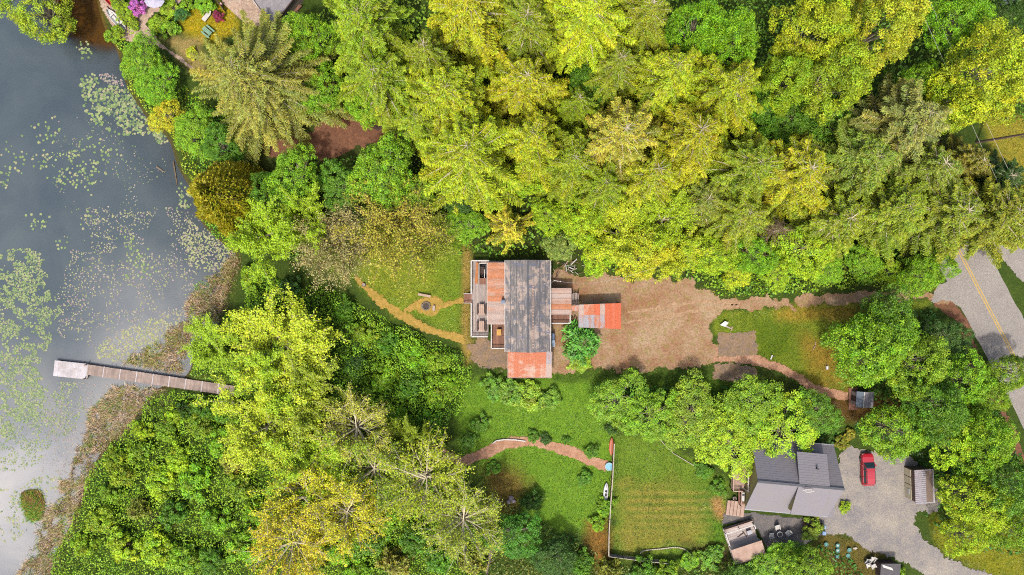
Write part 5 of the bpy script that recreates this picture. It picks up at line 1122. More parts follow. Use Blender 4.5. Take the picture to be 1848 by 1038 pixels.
# debris pile
x, y, _ = P(1024, 480, .3); t = thing('debris_pile', 'pile of brush and scrap boards beside the dark roof', 'debris')
t.location = (x, y, -.05); g = random.Random(4)
for k in range(38):
    a = g.uniform(0, 3.14); L_ = g.uniform(.4, 1.3); cx, cy_ = g.gauss(0, 1.1), g.gauss(0, .7); zz = g.uniform(.05, .5)
    m = MB((x + cx, y + cy_, 0)); m.bar((-L_ / 2 * math.cos(a), -L_ / 2 * math.sin(a), zz), (L_ / 2 * math.cos(a), L_ / 2 * math.sin(a), zz + g.uniform(-.2, .2)), g.uniform(.04, .13), .03); m.build('scrap_board', M[g.choice(['greywood', 'brownwood', 'brownwood', 'white', 'darkwood'])], t)

# ------------------------------------------------------------------ fire pit and yard odds and ends
x, y, _ = P(769, 552, 0); t = thing('fire_pit', 'ring of stones around a charred fire pit on the lawn', 'fire pit', (x, y, 0))
m = MB((x, y, 0)); m.disc((0, 0), .42, .0, .05, 18); m.build('ash', plain('ash', C(96, 84, 76), C(70, 62, 58), 6, .95), t)
g = random.Random(8); ms = []
for k in range(11):
    a = 6.283 * k / 11; m = MB((x + .58 * math.cos(a), y + .58 * math.sin(a), 0), a); rr_ = g.uniform(.13, .18)
    m.loft([[(rr_ * s_ * math.cos(q * 1.047), rr_ * 1.2 * s_ * math.sin(q * 1.047) * g.uniform(.85, 1.1), z_) for q in range(6)] for z_, s_ in ((0, .9), (.1, 1.0), (.2, .6))]); m.build('stone', plain('fire_stone', C(150, 140, 135), C(120, 112, 108), 4, .9) if k == 0 else ms[0], t)
    if k == 0: ms.append(bpy.data.materials['fire_stone'])
def log_seat(name, px, py, L_, a, label, mat='greywood', r=.17):
    x, y, _ = P(px, py, .2); t = thing(name, label, 'bench', (x, y, 0), 'seats around the fire pit')
    m = MB((x, y, 0), a); m.box(-L_ / 2, L_ / 2, -r, r, .36, .42); m.build('seat', M[mat], t)
    for s in (-1, 1): m = MB((x, y, 0), a); m.box(s * L_ * .36 - .06, s * L_ * .36 + .06, -r * .8, r * .8, -.05, .36); m.build('leg', M['darkwood'], t)
log_seat('plank_bench', 766, 533, 1.9, math.radians(-10), 'longer pale plank bench above the fire pit', 'tanwood'); log_seat('plank_bench', 783, 556, .75, math.radians(85), 'short plank bench at the side of the fire pit', 'greywood')
x, y, _ = P(656, 514, .2); t = thing('stump', 'small grey stump at the upper end of the foot path', 'stump', (x, y, -.05)); m = MB((x, y, 0)); m.tube([(0, 0, -.06), (0, 0, .12), (.02, .01, .34)], [.36, .29, .26], 10); m.build('stump_side', M['bark'], t); m = MB((x, y, 0)); m.disc((.02, .01), .24, .341, .35, 10); m.build('cut_face', M['greywood'], t)
def scrap(name, px, py, label, parts):
    x, y, _ = P(px, py, .2); t = thing(name, label, 'scrap', (x, y, -.04))
    for pn, pts, th, mt in parts: m = MB((x, y, 0)); m.slab(pts, th); m.build(pn, M[mt], t)
scrap('scrap_heap', 1311, 586, 'white panel and boards lying in the grass by the dirt yard', [('panel', [(-1.0, -.05, .25), (-.15, -.35, .12), (.25, .3, .5), (-.3, .55, .55)], .04, 'white'), ('board', [(-.1, -.35, .1), (.9, -.75, .1), (.95, -.6, .1), (0, -.15, .14)], .04, 'greywood'), ('board', [(.7, -.9, .15), (.85, -.92, .15), (.95, -.3, .15), (.8, -.3, .15)], .04, 'tanwood')])
scrap('scrap_heap', 1394, 645, 'small pale scrap heap on the lawn above the bark path', [('board', [(-.3, -.3, .12), (-.15, -.35, .12), (.1, .3, .2), (-.1, .35, .2)], .04, 'white'), ('board', [(-.2, .0, .1), (.35, .1, .1), (.35, .22, .1), (-.2, .12, .1)], .04, 'darkwood')])
scrap('scrap_heap', 1471, 627, 'forked pale branch wood lying on the lawn by the large tree', [('board', [(-.3, -.35, .1), (-.15, -.35, .1), (.15, .3, .1), (.05, .3, .1)], .05, 'tanwood'), ('board', [(.05, .2, .1), (.15, .2, .1), (.18, .85, .1), (.1, .85, .1)], .05, 'tanwood')])
scrap('stone_block', 1493, 664, 'small white block on the dry lawn below the large tree', [('top_face', [(-.15, -.25, .25), (.15, -.25, .25), (.15, .3, .25), (-.15, .3, .25)], .28, 'white')])

# ------------------------------------------------------------------ fence, edging, kayaks, pool
def fence(name, pts, h, label, mat='greywood', topmat='white', tw=.10, seed=1):
    pts = [P(*p) for p in pts]; t = thing(name, label, 'fence', (pts[0][0], pts[0][1], 0)); g = random.Random(seed)
    for a, b in zip(pts[:-1], pts[1:]):
        a, b = Vector(a), Vector(b); L_ = (b - a).length; n = max(1, round(L_ / 2.4)); d = (b - a) / n
        for i in range(n):
            p, q = a + d * i, a + d * (i + 1); pn = MB(); k = int((q - p).length / .15)
            for j in range(k):
                u, v = p + (q - p) * (j / k), p + (q - p) * ((j + .93) / k); hh = h + g.uniform(-.03, .03)
                side = (q - p).normalized().cross(Vector((0, 0, 1))) * (.012 + g.uniform(0, .006))
                pn.hexa([tuple(u - side), tuple(v - side), tuple(v + side), tuple(u + side), *[(w_.x, w_.y, hh) for w_ in (u - side, v - side, v + side, u + side)]])
            pn.build('board_panel', M[mat], t, kind='stuff')
            m = MB(); m.box(p.x - .05, p.x + .05, p.y - .05, p.y + .05, -.06, h + .08); m.build('post', M['darkwood'], t)
            m = MB(); m.bar((p.x, p.y, h + .06), (q.x, q.y, h + .06), tw, .04); m.build('top_rail', M[topmat], t)
    return t
M['palewood'] = plain('pale_rail', C(214, 204, 180), C(190, 178, 155), 2, .8)
fence('lawn_fence', [(1106.5, 797), (1103.5, 860), (1100, 905), (1097, 960), (1096.5, 998)], 1.2, 'long thin fence between the round lawn and the striped lawn', 'brownwood', 'palewood', .14)
fence('board_fence', [(1096.5, 999), (1150, 1006), (1205, 1012)], 1.15, 'grey board fence along the bottom of the striped lawn', 'greywood', 'palewood', .08, 3)
e_ = smooth([(1155, 999), (1160, 994), (1172, 992), (1190, 990.5), (1206, 988.5), (1220, 987.5), (1233, 990), (1241, 995), (1248, 1001), (1258, 1004)], 5)
t = thing('garden_edging', 'curved white block edging around a flower bed on the striped lawn', 'edging', P(1205, 992, 0))
pts = np.array([P(*q)[:2] for q in e_]); seg = np.r_[0, np.cumsum(np.linalg.norm(np.diff(pts, axis=0), axis=1))]
for k in range(int(seg[-1] / .27)):
    s0 = k * .27 + .02; p = [np.interp(s0, seg, pts[:, i]) for i in (0, 1)]; q = [np.interp(s0 + .22, seg, pts[:, i]) for i in (0, 1)]
    m = MB(); m.bar((p[0], p[1], .07), (q[0], q[1], .07 + .01 * (k % 2)), .15, .18); m.build('brick', M['palewood'], t)
t = thing('path_edging', 'white timber edging along the top of the bark path', 'edging', P(915, 794, 0))
ep = [(889, 800), (896, 795), (910, 793), (930, 793.5), (948, 796)]
for a, b in zip(ep[:-1], ep[1:]): m = MB(); m.bar((*P(*a)[:2], .10), (*P(*b)[:2], .10), .16, .26); m.build('timber', M['white'], t)
t = thing('wire_edging', 'white string edging below the tree row', 'edging', P(1200, 820, 0)); wp = [(1185, 787), (1200, 803), (1215, 818), (1235, 830), (1255, 842)]
for a, b in zip(wp[:-1], wp[1:]): m = MB(); m.bar((*P(*a)[:2], .06), (*P(*b)[:2], .06), .09, .14); m.build('timber', M['palewood'], t)
def hull(L_, w_, h_, n=14, sheer=.1, fill=.5, deckup=.0):
    rings = []
    for i in range(n + 1):
        u = -1 + 2 * i / n; k = max(.02, (1 - abs(u) ** 2.3) ** .75); y = u * L_ / 2; W_ = w_ / 2 * k; zt = h_ * (1 + sheer * u * u * 2)
        rings.append([(-W_ * .35, y, .0 + .12 * u * u), (W_ * .35, y, .12 * u * u), (W_ * .85, y, h_ * .45), (W_, y, zt * .85), (W_ * .8, y, zt + deckup * k * .5), (0, y, zt + deckup * k), (-W_ * .8, y, zt + deckup * k * .5), (-W_, y, zt * .85), (-W_ * .85, y, h_ * .45)])
    return rings
def kayak(px, py, L_, w_, a, mat, label, cockpit, z=.02):
    x, y, _ = P(px, py, .3); t = thing('kayak', label, 'kayak', (x, y, 0))
    m = MB((x, y, z), a); m.loft(hull(L_, w_, .28, 16, .12, deckup=.07)); m.build('hull', mat, t, smooth_=True)
    if cockpit:
        for yy, l_ in ((-.30, .36), (.22, .30)):
            m = MB((x, y, z), a); m.prism([(.19 * math.cos(q * .524), yy + l_ * .62 * math.sin(q * .524)) for q in range(12)], .30, .372); c = m.build('cockpit', M['dark'], t)
            m = MB((x, y, z), a); m.box(-.12, .12, yy - .16, yy - .10, .33, .52); m.build('seat_back', M['rubber'], c)
        m = MB((x, y, z), a); m.box(-.03, .03, .75, 1.25, .34, .385); m.build('deck_line', M['rubber'], t)
    else:
        m = MB((x, y, z), a); m.box(-.02, .02, -L_ * .42, L_ * .42, .34, .372); m.build('keel_strip', M['rubber'], t)
kayak(1103.5, 806, 2.75, .72, math.radians(-2), plain('orange_plastic', C(214, 112, 66), C(200, 100, 60), 2, .5), 'orange kayak lying upside down beside the fence', False)
kayak(1093.5, 889, 2.95, .78, math.radians(-4), plain('white_plastic', C(238, 236, 236), C(225, 224, 226), 2, .4, fine=.03), 'white kayak with a dark cockpit lying beside the fence', True)
x, y, _ = P(1099.5, 842.5, .3); t = thing('paddling_pool', 'small round pale blue paddling pool at the end of the bark path', 'pool', (x, y, 0))
m = MB((x, y, 0)); rg = []
for R_, z_ in ((.60, -.04), (.63, .1), (.64, .28), (.60, .33), (.54, .29), (.53, .12)): rg.append([(R_ * math.cos(6.283 * k / 20), R_ * math.sin(6.283 * k / 20), z_) for k in range(20)])
m.loft(rg); m.build('pool_wall', plain('pale_plastic', C(205, 225, 232), C(190, 215, 226), 3, .4, fine=.05), t, smooth_=True)
m = MB((x, y, 0)); m.disc((0, 0), .535, .2, .24, 20); m.build('pool_water', plain('pool_water', C(110, 190, 220), C(150, 212, 230), 6, .1, fine=.05), t)

# ------------------------------------------------------------------ neighbour house with grey shingles
A = P(1368, 869, 7.1); B = P(1524, 883, 7.1); ang = math.atan2(B[1] - A[1], B[0] - A[0]); O = ((A[0] + B[0]) / 2, (A[1] + B[1]) / 2, 0); HL = math.hypot(B[0] - A[0], B[1] - A[1]) / 2
HD, EV, RG = 5.2, 3.0, 7.1
nb = thing('shingled_house', 'house with grey shingle roof and two dormers beside the gravel drive', 'house', (O[0], O[1], 0))
def F(): return MB(O, ang)
sl = (RG - EV) / HD
m = F(); m.prism([(-HL + .35, -HD + .45), (HL - .35, -HD + .45), (HL - .35, HD - .45), (-HL + .35, HD - .45)], -.06, EV - .05); nw = m.build('wall', M['yellowwall'], nb)
for s in (-1, 1):
    m = F(); xx = s * (HL - .40); m.add([(xx, -HD + .5, EV - .05), (xx, HD - .5, EV - .05), (xx, 0, RG - .25), (xx - .1 * s, -HD + .5, EV - .05), (xx - .1 * s, HD - .5, EV - .05), (xx - .1 * s, 0, RG - .25)], [(0, 1, 2), (5, 4, 3), (0, 3, 4, 1), (1, 4, 5, 2), (2, 5, 3, 0)]); m.build('gable', M['yellowwall'], nb)
def roofslab(name, quad, t=.12, mat='shingle', parent=None):
    """courses of shingles as stepped strips"""
    m = F(); m.slab(quad, t); r = m.build(name, M[mat], parent or nb)
    a, b, c, d = [np.array(q, float) for q in quad]                 # a,b lower edge; c,d upper edge
    n = max(2, int(np.linalg.norm(d - a) / .34)); st_ = F()
    for i in range(n):
        t0, t1 = i / n, (i + 1.0) / n
        p = [a + (d - a) * t0, b + (c - b) * t0, b + (c - b) * t1, a + (d - a) * t1]
        st_.slab([(p[0][0], p[0][1], p[0][2] + .026), (p[1][0], p[1][1], p[1][2] + .026), (p[2][0], p[2][1], p[2][2] + .008), (p[3][0], p[3][1], p[3][2] + .008)], .015)
    st_.build('shingle_courses', M[mat], r, kind='stuff'); return r
xd0, xd1 = -HL * .06, HL * .66            # dormer span along the ridge (local x)
roofslab('south_roof', [(-HL, -HD, EV), (HL, -HD, EV), (HL, 0, RG), (-HL, 0, RG)])
roofslab('north_roof', [(HL, HD, EV), (-HL, HD, EV), (-HL, 0, RG), (HL, 0, RG)])
m = F(); m.bar((-HL, 0, RG + .05), (HL, 0, RG + .05), .34, .06); m.build('ridge_cap', M['ridge'], nb)
zf = 5.3; yf = -4.7
roofslab('dormer_roof', [(xd0, yf, zf), (xd1, yf, zf), (xd1, -.05, RG + .06), (xd0, -.05, RG + .06)])
roofslab('dormer_roof', [(xd1, 4.3, zf + .1), (xd0 + .1, 4.3, zf + .1), (xd0 + .1, .05, RG + .06), (xd1, .05, RG + .06)])
for xx in (xd0 + .25, xd1 - .25):
    m = F(); m.add([(xx, -.3, RG - .2), (xx, yf + .35, zf - .12), (xx, yf + .35, EV + .3), (xx + .08, -.3, RG - .2), (xx + .08, yf + .35, zf - .12), (xx + .08, yf + .35, EV + .3)], [(0, 1, 2), (5, 4, 3), (0, 3, 4, 1), (1, 4, 5, 2), (2, 5, 3, 0)]); m.build('dormer_cheek', M['yellowwall'], nb)
m = F(); m.box(xd0 + .3, xd1 - .3, yf + .3, yf + .4, EV + .3, zf - .1); dw = m.build('dormer_front', M['yellowwall'], nb)
for k in range(3): m = F(); xx = xd0 + .8 + k * (xd1 - xd0 - 1.2) / 2.6; m.box(xx, xx + .9, yf + .26, yf + .30, EV + .6, zf - .35); m.build('pane', M['glass'], dw)
roofslab('porch_roof', [(HL - 1.6, -HD - .25, EV - .32), (HL + 1.0, -HD - .25, EV - .32), (HL + 1.0, -1.55, EV + .1), (HL - .02, -1.55, EV + .1)])
for yq in (-HD, -1.8): m = F(); m.box(HL + .75, HL + .9, yq, yq + .15, -.06, EV - .3); m.build('porch_post', M['white'], nb)
m = F(); m.box(xd0 + 2.6, xd0 + 2.75, 2.3, 2.5, 5.6, 6.6); m.disc((xd0 + 2.68, 2.4), .16, 6.6, 6.7, 10); m.build('roof_vent', M['dark'], nb)
x_, y_ = xd0 + 1.2, -.55; m = F()
for (a, b) in (((-.4, -.2), (.4, -.2)), ((-.4, .2), (.4, .2)), ((-.4, -.2), (-.4, .2)), ((.4, -.2), (.4, .2)), ((-.8, 0), (.8, 0))): m.bar((x_ + a[0], y_ + a[1], 7.6), (x_ + b[0], y_ + b[1], 7.6), .07, .05)
m.tube([(x_, y_, 6.7), (x_, y_, 7.6)], .04, 6); m.build('antenna', M['white'], nb)
m = F()
for yy in (-HD - .06, HD + .06): m.bar((-HL, yy, EV - .03), (HL, yy, EV - .03), .12, .1)
m.build('gutters', M['steel'], nb)
m = F(); m.box(-HL + 2.2, -HL + 4.1, -HD + .36, -HD + .44, .3, 2.4); pd = m.build('patio_door', M['white'], nb)
for k in (0, 1): m = F(); m.box(-HL + 2.28 + k * .92, -HL + 3.1 + k * .92, -HD + .32, -HD + .38, .38, 2.32); m.build('pane', M['glass'], pd)
# west deck and stairs of that house
wd = thing('garden_deck', 'tan deck with stairs and pergola at the side of the shingled house', 'deck', (*P(1340, 870, 0)[:2], 0))
Dz = 1.3; l0 = [P(1318, 848, Dz), P(1366, 840, Dz), P(1360, 885, Dz), P(1344, 886, Dz), P(1322, 884, Dz)]
dx0, dx1, dy0, dy1 = P(1320, 0, Dz)[0], P(1366, 0, Dz)[0], P(0, 883, Dz)[1], P(0, 832, Dz)[1]
planking(MB(), dx0, dx1, dy0, dy1, Dz, 'x').build('planking', M['tanwood'], wd, kind='stuff')
rl = railing(wd, [(dx0 - .02, dy1), (dx0 - .02, dy0 - .02), (P(1337, 0, Dz)[0], dy0 - .05)], Dz, .95, M['tanwood'], .15)
for k in range(4):
    u = k / 3; m = MB(); a = (P(1348, 0, 3)[0] + .1 * u, dy0 + .3 + u * 2.6, 3.0 - .0); m.bar(a, (P(1366, 0, 3)[0] - .1, a[1] + .5, 3.0), .14, .18); m.build('pergola_beam', M['tanwood'], wd)
m = MB(); m.bar((P(1350, 0, 3)[0], dy0 + .1, 3.15), (P(1350, 0, 3)[0], dy1, 3.15), .14, .14); m.build('pergola_beam', M['white'], wd)
for yy in (dy0 + .15, dy1 - .2): m = MB(); m.box(P(1350, 0, 3)[0] - .07, P(1350, 0, 3)[0] + .07, yy - .07, yy + .07, Dz, 3.08); m.build('pergola_post', M['white'], wd)
m = MB()
for xx in (dx0 + .1, (dx0 + dx1) / 2, dx1 - .1):
    for yy in (dy0 + .1, dy1 - .1): m.box(xx - .06, xx + .06, yy - .06, yy + .06, -.06, Dz - .05)
m.build('posts', M['darkwood'], wd, kind='stuff')
planking(MB(), P(1333, 0, Dz)[0], dx1 - .3, P(0, 911, Dz)[1], dy0 - .02, Dz - .05, 'y').build('landing', M['brownwood'], wd, kind='stuff')
for k in range(5):
    px_ = 1310 + k * 6.4; q = [P(px_, 929 + k * .9, .3 + k * .2), P(px_ + 6.0, 930 + k * .9, .3 + k * .2), P(px_ + 9.5, 904 + k * .5, .3 + k * .2), P(px_ + 3.5, 903 + k * .5, .3 + k * .2)]
    m = MB(); m.slab(q, .30 + k * .2 if k < 1 else .22); m.build('tread', M['tanwood'], wd)
railing(wd, [(P(1335, 0, Dz)[0], dy0), (P(1335, 0, Dz)[0], P(0, 911, Dz)[1]), (dx1 - .4, P(0, 911, Dz)[1])], Dz - .05, .9, M['tanwood'], .12, bal=False)
x, y, _ = P(1341, 899, Dz + .8); t = thing('barbecue', 'white lidded barbecue on the deck landing of the shingled house', 'barbecue', (x, y, Dz - .05))
m = MB((x, y, Dz - .05)); m.box(-.24, .24, -.42, .42, .55, .82); m.build('firebox', M['steel'], t); m = MB((x, y, Dz - .05)); m.loft([[(-.24, yy, .83), (.24, yy, .83), (.22, yy, 1.0), (.08, yy, 1.1), (-.08, yy, 1.1), (-.22, yy, 1.0)] for yy in (-.42, .42)]); m.build('lid', M['white'], t)
m = MB((x, y, Dz - .05)); m.box(-.24, .24, .43, .80, .76, .80); m.build('side_shelf', M['white'], t)
for a in (-.2, .2):
    for b in (-.38, .38): m = MB((x, y, Dz - .05)); m.box(a - .025, a + .025, b - .025, b + .025, 0, .55); m.build('leg', M['rubber'], t)
x, y, _ = P(1326, 900, .4); t = thing('planter_pot', 'round pot beside the deck stairs of the shingled house', 'pot', (x, y, 0)); m = MB((x, y, 0)); m.disc((0, 0), .22, -.05, .42, 14, .28); m.build('pot', M['palewood'], t); m = MB((x, y, 0)); m.disc((0, 0), .22, .40, .43, 14); m.build('potting_soil', M['darkwood'], t)
# gazebo with half roof
GA = [P(1303, 955, 0)[:2], P(1358, 935, 0)[:2], P(1373, 985, 0)[:2], P(1322, 1008, 0)[:2]]
t = thing('half_roofed_gazebo', 'tan platform half covered by a flat tan roof with white railings below the shingled house', 'gazebo', (*P(1338, 970, 0)[:2], 0))
gx0 = np.array(P(1304, 954, .4)[:2]); gx1 = np.array(P(1356, 937, .4)[:2]); ga = math.atan2(*(gx1 - gx0)[::-1]); GL = np.linalg.norm(gx1 - gx0)
gm = lambda: MB((gx0[0], gx0[1], 0), ga); GD = -5.0
planking(gm(), 0, GL, GD, 0, .42, 'x').build('platform', M['greywood_x'], t, kind='stuff'); m = gm(); m.box(.1, GL - .1, GD + .1, -.1, -.06, .36); m.build('footing', M['darkwood'], t)
m = gm(); m.slab([(-.1, GD - .1, 1.85), (GL + .1, GD - .1, 1.85), (GL + .1, -2.75, 2.0), (-.1, -2.75, 2.0)], .1); gr = m.build('roof', M['tanwood'], t)
for xx in (.1, GL - .1):
    for yy in (GD + .1, -2.85): m = gm(); m.box(xx - .07, xx + .07, yy - .07, yy + .07, .42, 1.86); m.build('post', M['white'], t)
railing(t, [(.05, -2.4), (.05, -.55), (GL - .05, -.55), (GL - .05, -1.2)], .42, .9, M['white'], .12, (gx0[0], gx0[1], 0), ga, bal=False)
m = gm(); m.bar((.05, -.06, .75), (GL, -.06, .75), .1, .62); m.build('front_board', M['tanwood'], t)
m = gm(); m.bar((1.7, -1.9, .5), (2.9, -1.5, .55), .1, .06); m.build('loose_board', M['darkwood'], t); m = gm(); m.bar((2.7, -1.3, .5), (3.0, -2.2, .52), .1, .05); m.build('loose_board', M['darkwood'], t)
m = gm(); m.box(3.2, 3.9, -1.9, -1.3, .43, .9); m.build('crate', M['steel'], t)
# patio chairs and table
def garden_chair(px, py, a, label, mat='white', group='patio chairs', name='patio_chair', cat='chair'):
    x, y, _ = P(px, py, .4); t = thing(name, label, cat, (x, y, .01), group)
    q = lambda: MB((x, y, .01), a)
    m = q(); m.box(-.30, .30, -.30, .30, .36, .42); m.build('seat', M[mat], t)
    m = q(); m.hexa([(-.30, .27, .40), (.30, .27, .40), (.30, .33, .40), (-.30, .33, .40), (-.27, .50, .95), (.27, .50, .95), (.27, .56, .95), (-.27, .56, .95)]); m.build('backrest', M[mat], t)
    for s in (-1, 1): m = q(); m.box(s * .33 - .05, s * .33 + .05, -.32, .36, .58, .62); m.build('armrest', M[mat], t)
    for s in (-1, 1):
        for b in (-.27, .3): m = q(); m.box(s * .33 - .03, s * .33 + .03, b - .03, b + .03, 0, .58); m.build('leg', M[mat], t)
garden_chair(1403, 952, math.radians(12), 'white patio chair above the round table'); garden_chair(1421, 962, math.radians(-50), 'white patio chair right of the round table'); garden_chair(1393, 966, math.radians(100), 'white patio chair half hidden by the tree below the table')
x, y, _ = P(1407, 964, .5); t = thing('round_table', 'small round table with a white rim between the patio chairs', 'table', (x, y, .01)); m = MB((x, y, .01)); m.disc((0, 0), .42, .60, .64, 18); m.build('rim', M['white'], t); m = MB((x, y, .01)); m.disc((0, 0), .33, .641, .655, 18); m.build('table_top', M['rubber'], t); m = MB((x, y, .01)); m.tube([(0, 0, 0), (0, 0, .6)], .05, 8); m.disc((0, 0), .25, 0, .04, 12); m.build('pedestal', M['steel'], t)
for i, (px, py, lab) in enumerate(((1487, 951, 'upper pale blue bin beside the square bush'), (1487, 962, 'lower pale blue bin beside the square bush'))):
    x, y, _ = P(px, py, .8); t = thing('wheelie_bin', lab, 'bin', (x, y, .01), 'blue bins'); c_ = plain('bin_blue' + str(i), C(120, 160, 205), C(165, 190, 220), 3, .5, fine=.08)
    m = MB((x, y, .01)); m.loft([[(-.24 * s_, -.26 * s_, z_), (.24 * s_, -.26 * s_, z_), (.24 * s_, .26 * s_, z_), (-.24 * s_, .26 * s_, z_)] for z_, s_ in ((0.03, .8), (.9, 1.05))]); m.build('body', c_, t)
    m = MB((x, y, .01)); m.hexa([(-.29, -.31, .905), (.29, -.31, .905), (.29, .31, .905), (-.29, .31, .905), (-.24, -.26, 1.0), (.24, -.26, 1.0), (.24, .26, 1.0), (-.24, .26, 1.0)]); m.build('lid', c_, t)
    for s in (-1, 1): m = MB((x, y, .01)); m.tube([(s * .2, -.28, .08), (s * .2, -.24, .08)], .09, 8); m.build('wheel', M['rubber'], t)
x, y, _ = P(1453, 945, .2); t = thing('log_border', 'brown timber border beside the square bush', 'border', (x, y, 0))
for k in range(4): m = MB(); m.bar((x + .08 * k - .1, y + .9 - k * .75, .12), (x + .05 * k - .15, y + .25 - k * .75, .12), .2, .3); m.build('timber', M['brownwood'], t)
tm_ = plain('teal_plastic', C(84, 150, 140), C(104, 168, 156), 3, .4, fine=.1)
for i, (px, py, lab) in enumerate(((1491, 983, 'teal bucket farthest toward the bushes'), (1512, 985, 'teal bucket with a pale middle, upper of the pair'), (1512, 994, 'teal bucket with a pale middle, lower of the pair'), (1511, 1005, 'teal square tub below the pair of buckets'), (1533, 993, 'teal bucket nearest the gravel drive'), (1532, 1004, 'flat teal disc below the bucket nearest the drive'))):
    x, y, _ = P(px, py, .3); t = thing('garden_bucket', lab, 'bucket', (x, y, 0), 'teal garden buckets'); hb = .12 if i == 5 else .34
    m = MB((x, y, 0)); n_ = 4 if i == 3 else 14; m.loft([[(R_ * math.cos(6.283 * (k + .5) / n_), R_ * math.sin(6.283 * (k + .5) / n_), z_) for k in range(n_)] for R_, z_ in ((.26, -.05), (.33, hb), (.29, hb), (.24, hb - .08))]); m.build('tub', tm_, t)
    m = MB((x, y, 0)); m.disc((0, 0), .12, hb - .1, hb - .04, 10); m.build('contents', M['white'] if i in (1, 2) else tm_, t)
x, y, _ = P(1544, 990, .2); t = thing('flat_stone', 'pale flat stone at the edge of the gravel drive', 'stone', (x, y, 0)); m = MB((x, y, 0)); m.loft([[(-.4 * s_, -.12 * s_, z_), (.1 * s_, -.2 * s_, z_), (.42 * s_, .05 * s_, z_), (.1 * s_, .2 * s_, z_), (-.3 * s_, .12 * s_, z_)] for z_, s_ in ((-.05, 1), (.12, 1), (.18, .8))]); m.build('stone', M['palewood'], t)
g = random.Random(2)
for i, (px, py, lab) in enumerate(((1566, 1014, 'white patio seat of the jumbled pile, left one'), (1574, 1010, 'white patio seat of the jumbled pile, top one'), (1567, 1020, 'white patio seat of the jumbled pile, lowest one'), (1576, 1022, 'white patio seat of the jumbled pile, right one'))):
    garden_chair(px, py, g.uniform(0, 6), lab, 'white', 'jumbled white seats', 'white_seat')
x, y, _ = P(1606, 1030, 1.8); t = thing('tool_shed', 'dark little shed with a white skylight at the bottom edge', 'shed', (x, y, 0))
m = MB((x, y, 0)); m.prism([(-1.2, -1.2), (1.3, -1.2), (1.3, .9), (-1.2, .9)], -.06, 1.7); m.build('wall', M['darkwood'], t); m = MB((x, y, 0)); m.slab([(-1.4, -1.4, 1.65), (1.5, -1.4, 1.65), (1.5, 1.1, 2.0), (-1.4, 1.1, 2.0)], .1); sr_ = m.build('roof', plain('dark_roof', C(92, 88, 90), C(80, 76, 78), 2, .8), t)
m = MB((x, y, 0)); m.slab([(-1.3, 1.0, 2.06), (-1.05, .55, 2.0), (.45, .05, 1.93), (.2, .5, 2.0)], .05); m.build('skylight', M['white'], sr_)

# ------------------------------------------------------------------ garage and small shed
x, y, _ = P(1646, 871, 0); x = (1632 - 924) * S + 1.32; t = thing('garden_garage', 'small garage with cream panelled doors and a grey ribbed metal roof', 'garage', (x, y, 0))
gz_ = 2.85; gq = lambda: MB((x, y, 0), math.radians(2))
m = gq(); m.prism([(-1.25, -2.1), (1.25, -2.1), (1.25, 2.5), (-1.25, 2.5)], -.06, gz_ - .1); m.build('wall', plain('brown_siding', C(140, 118, 100), C(120, 100, 86), 3, .85, stretch=(1, 5, 1)), t)
for k in range(22): m = gq(); yy = -2.08 + k * .21; m.box(-1.275, -1.25, yy, yy + .15, 1.75, gz_ - .12); m.build('siding_board', M['brownwood'] if k % 5 == 2 else bpy.data.materials['brown_siding'], t)
cream = plain('cream_panel', C(236, 222, 186), C(222, 206, 168), 2, .7, fine=.05)
for (a, b, c, d) in ((1.35, 2.4, .08, .86), (1.35, 2.4, .94, 1.68), (.2, 1.22, .08, .86), (.2, 1.22, .94, 1.68)): m = gq(); m.box(-1.32, -1.25, a, b, c, d); m.build('door_panel', cream, t)
m = gq(); m.box(-1.32, -1.25, -2.05, .08, .08, 1.68); bd_ = m.build('door', cream, t); m = gq(); m.box(-1.35, -1.31, -1.35, -.55, .75, 1.35); wn_ = m.build('window', M['white'], bd_)
m = gq(); m.slab([(-1.4, -2.3, gz_), (1.4, -2.3, gz_ - .25), (1.4, 2.7, gz_ - .25), (-1.4, 2.7, gz_)], .1); r_ = m.build('roof', M['zinc'], t)
m0 = plain('grey_ribbed_metal', C(190, 186, 192), C(170, 166, 174), 1.5, .5)
for k in range(17): m = gq(); yy = -2.28 + k * .295; m.slab([(-1.42, yy, gz_ + .05), (1.42, yy, gz_ - .2), (1.42, yy + .23, gz_ - .2), (-1.42, yy + .23, gz_ + .05)], .045); m.build('roof_panel', m0, r_)
m = gq(); m.bar((1.5, -2.3, gz_ - .3), (1.5, 2.7, gz_ - .3), .1, .1); m.build('gutter', M['white'], r_)
x, y, _ = P(1561, 722, 2); t = thing('small_shed', 'small grey roofed shed at the end of the narrow bark path', 'shed', (x, y, 0)); q = lambda: MB((x, y, 0), math.radians(-3))
m = q(); m.prism([(-1.1, -.9), (1.1, -.9), (1.1, 1.0), (-1.1, 1.0)], -.06, 2.0); m.build('wall', M['greywood'], t)
m = q(); m.slab([(-1.25, -1.1, 1.95), (-.35, -1.1, 2.35), (-.35, 1.2, 2.35), (-1.25, 1.2, 1.95)], .08); m.build('roof_slope', plain('slate_blue', C(104, 118, 134), C(96, 110, 124), 2, .7), t)
m = q(); m.slab([(-.34, -1.1, 2.35), (1.25, -1.1, 2.0), (1.25, 1.2, 2.0), (-.34, 1.2, 2.35)], .08); m.build('roof_slope', plain('grey_felt', C(150, 145, 152), C(138, 134, 142), 2, .8), t)
m = q(); m.bar((-.35, -1.12, 2.39), (-.35, 1.22, 2.39), .1, .05); m.build('ridge_cap', M['white'], t); m = q(); m.box(-1.13, -1.08, -.4, .4, .05, 1.8); m.build('door', M['darkwood'], t)
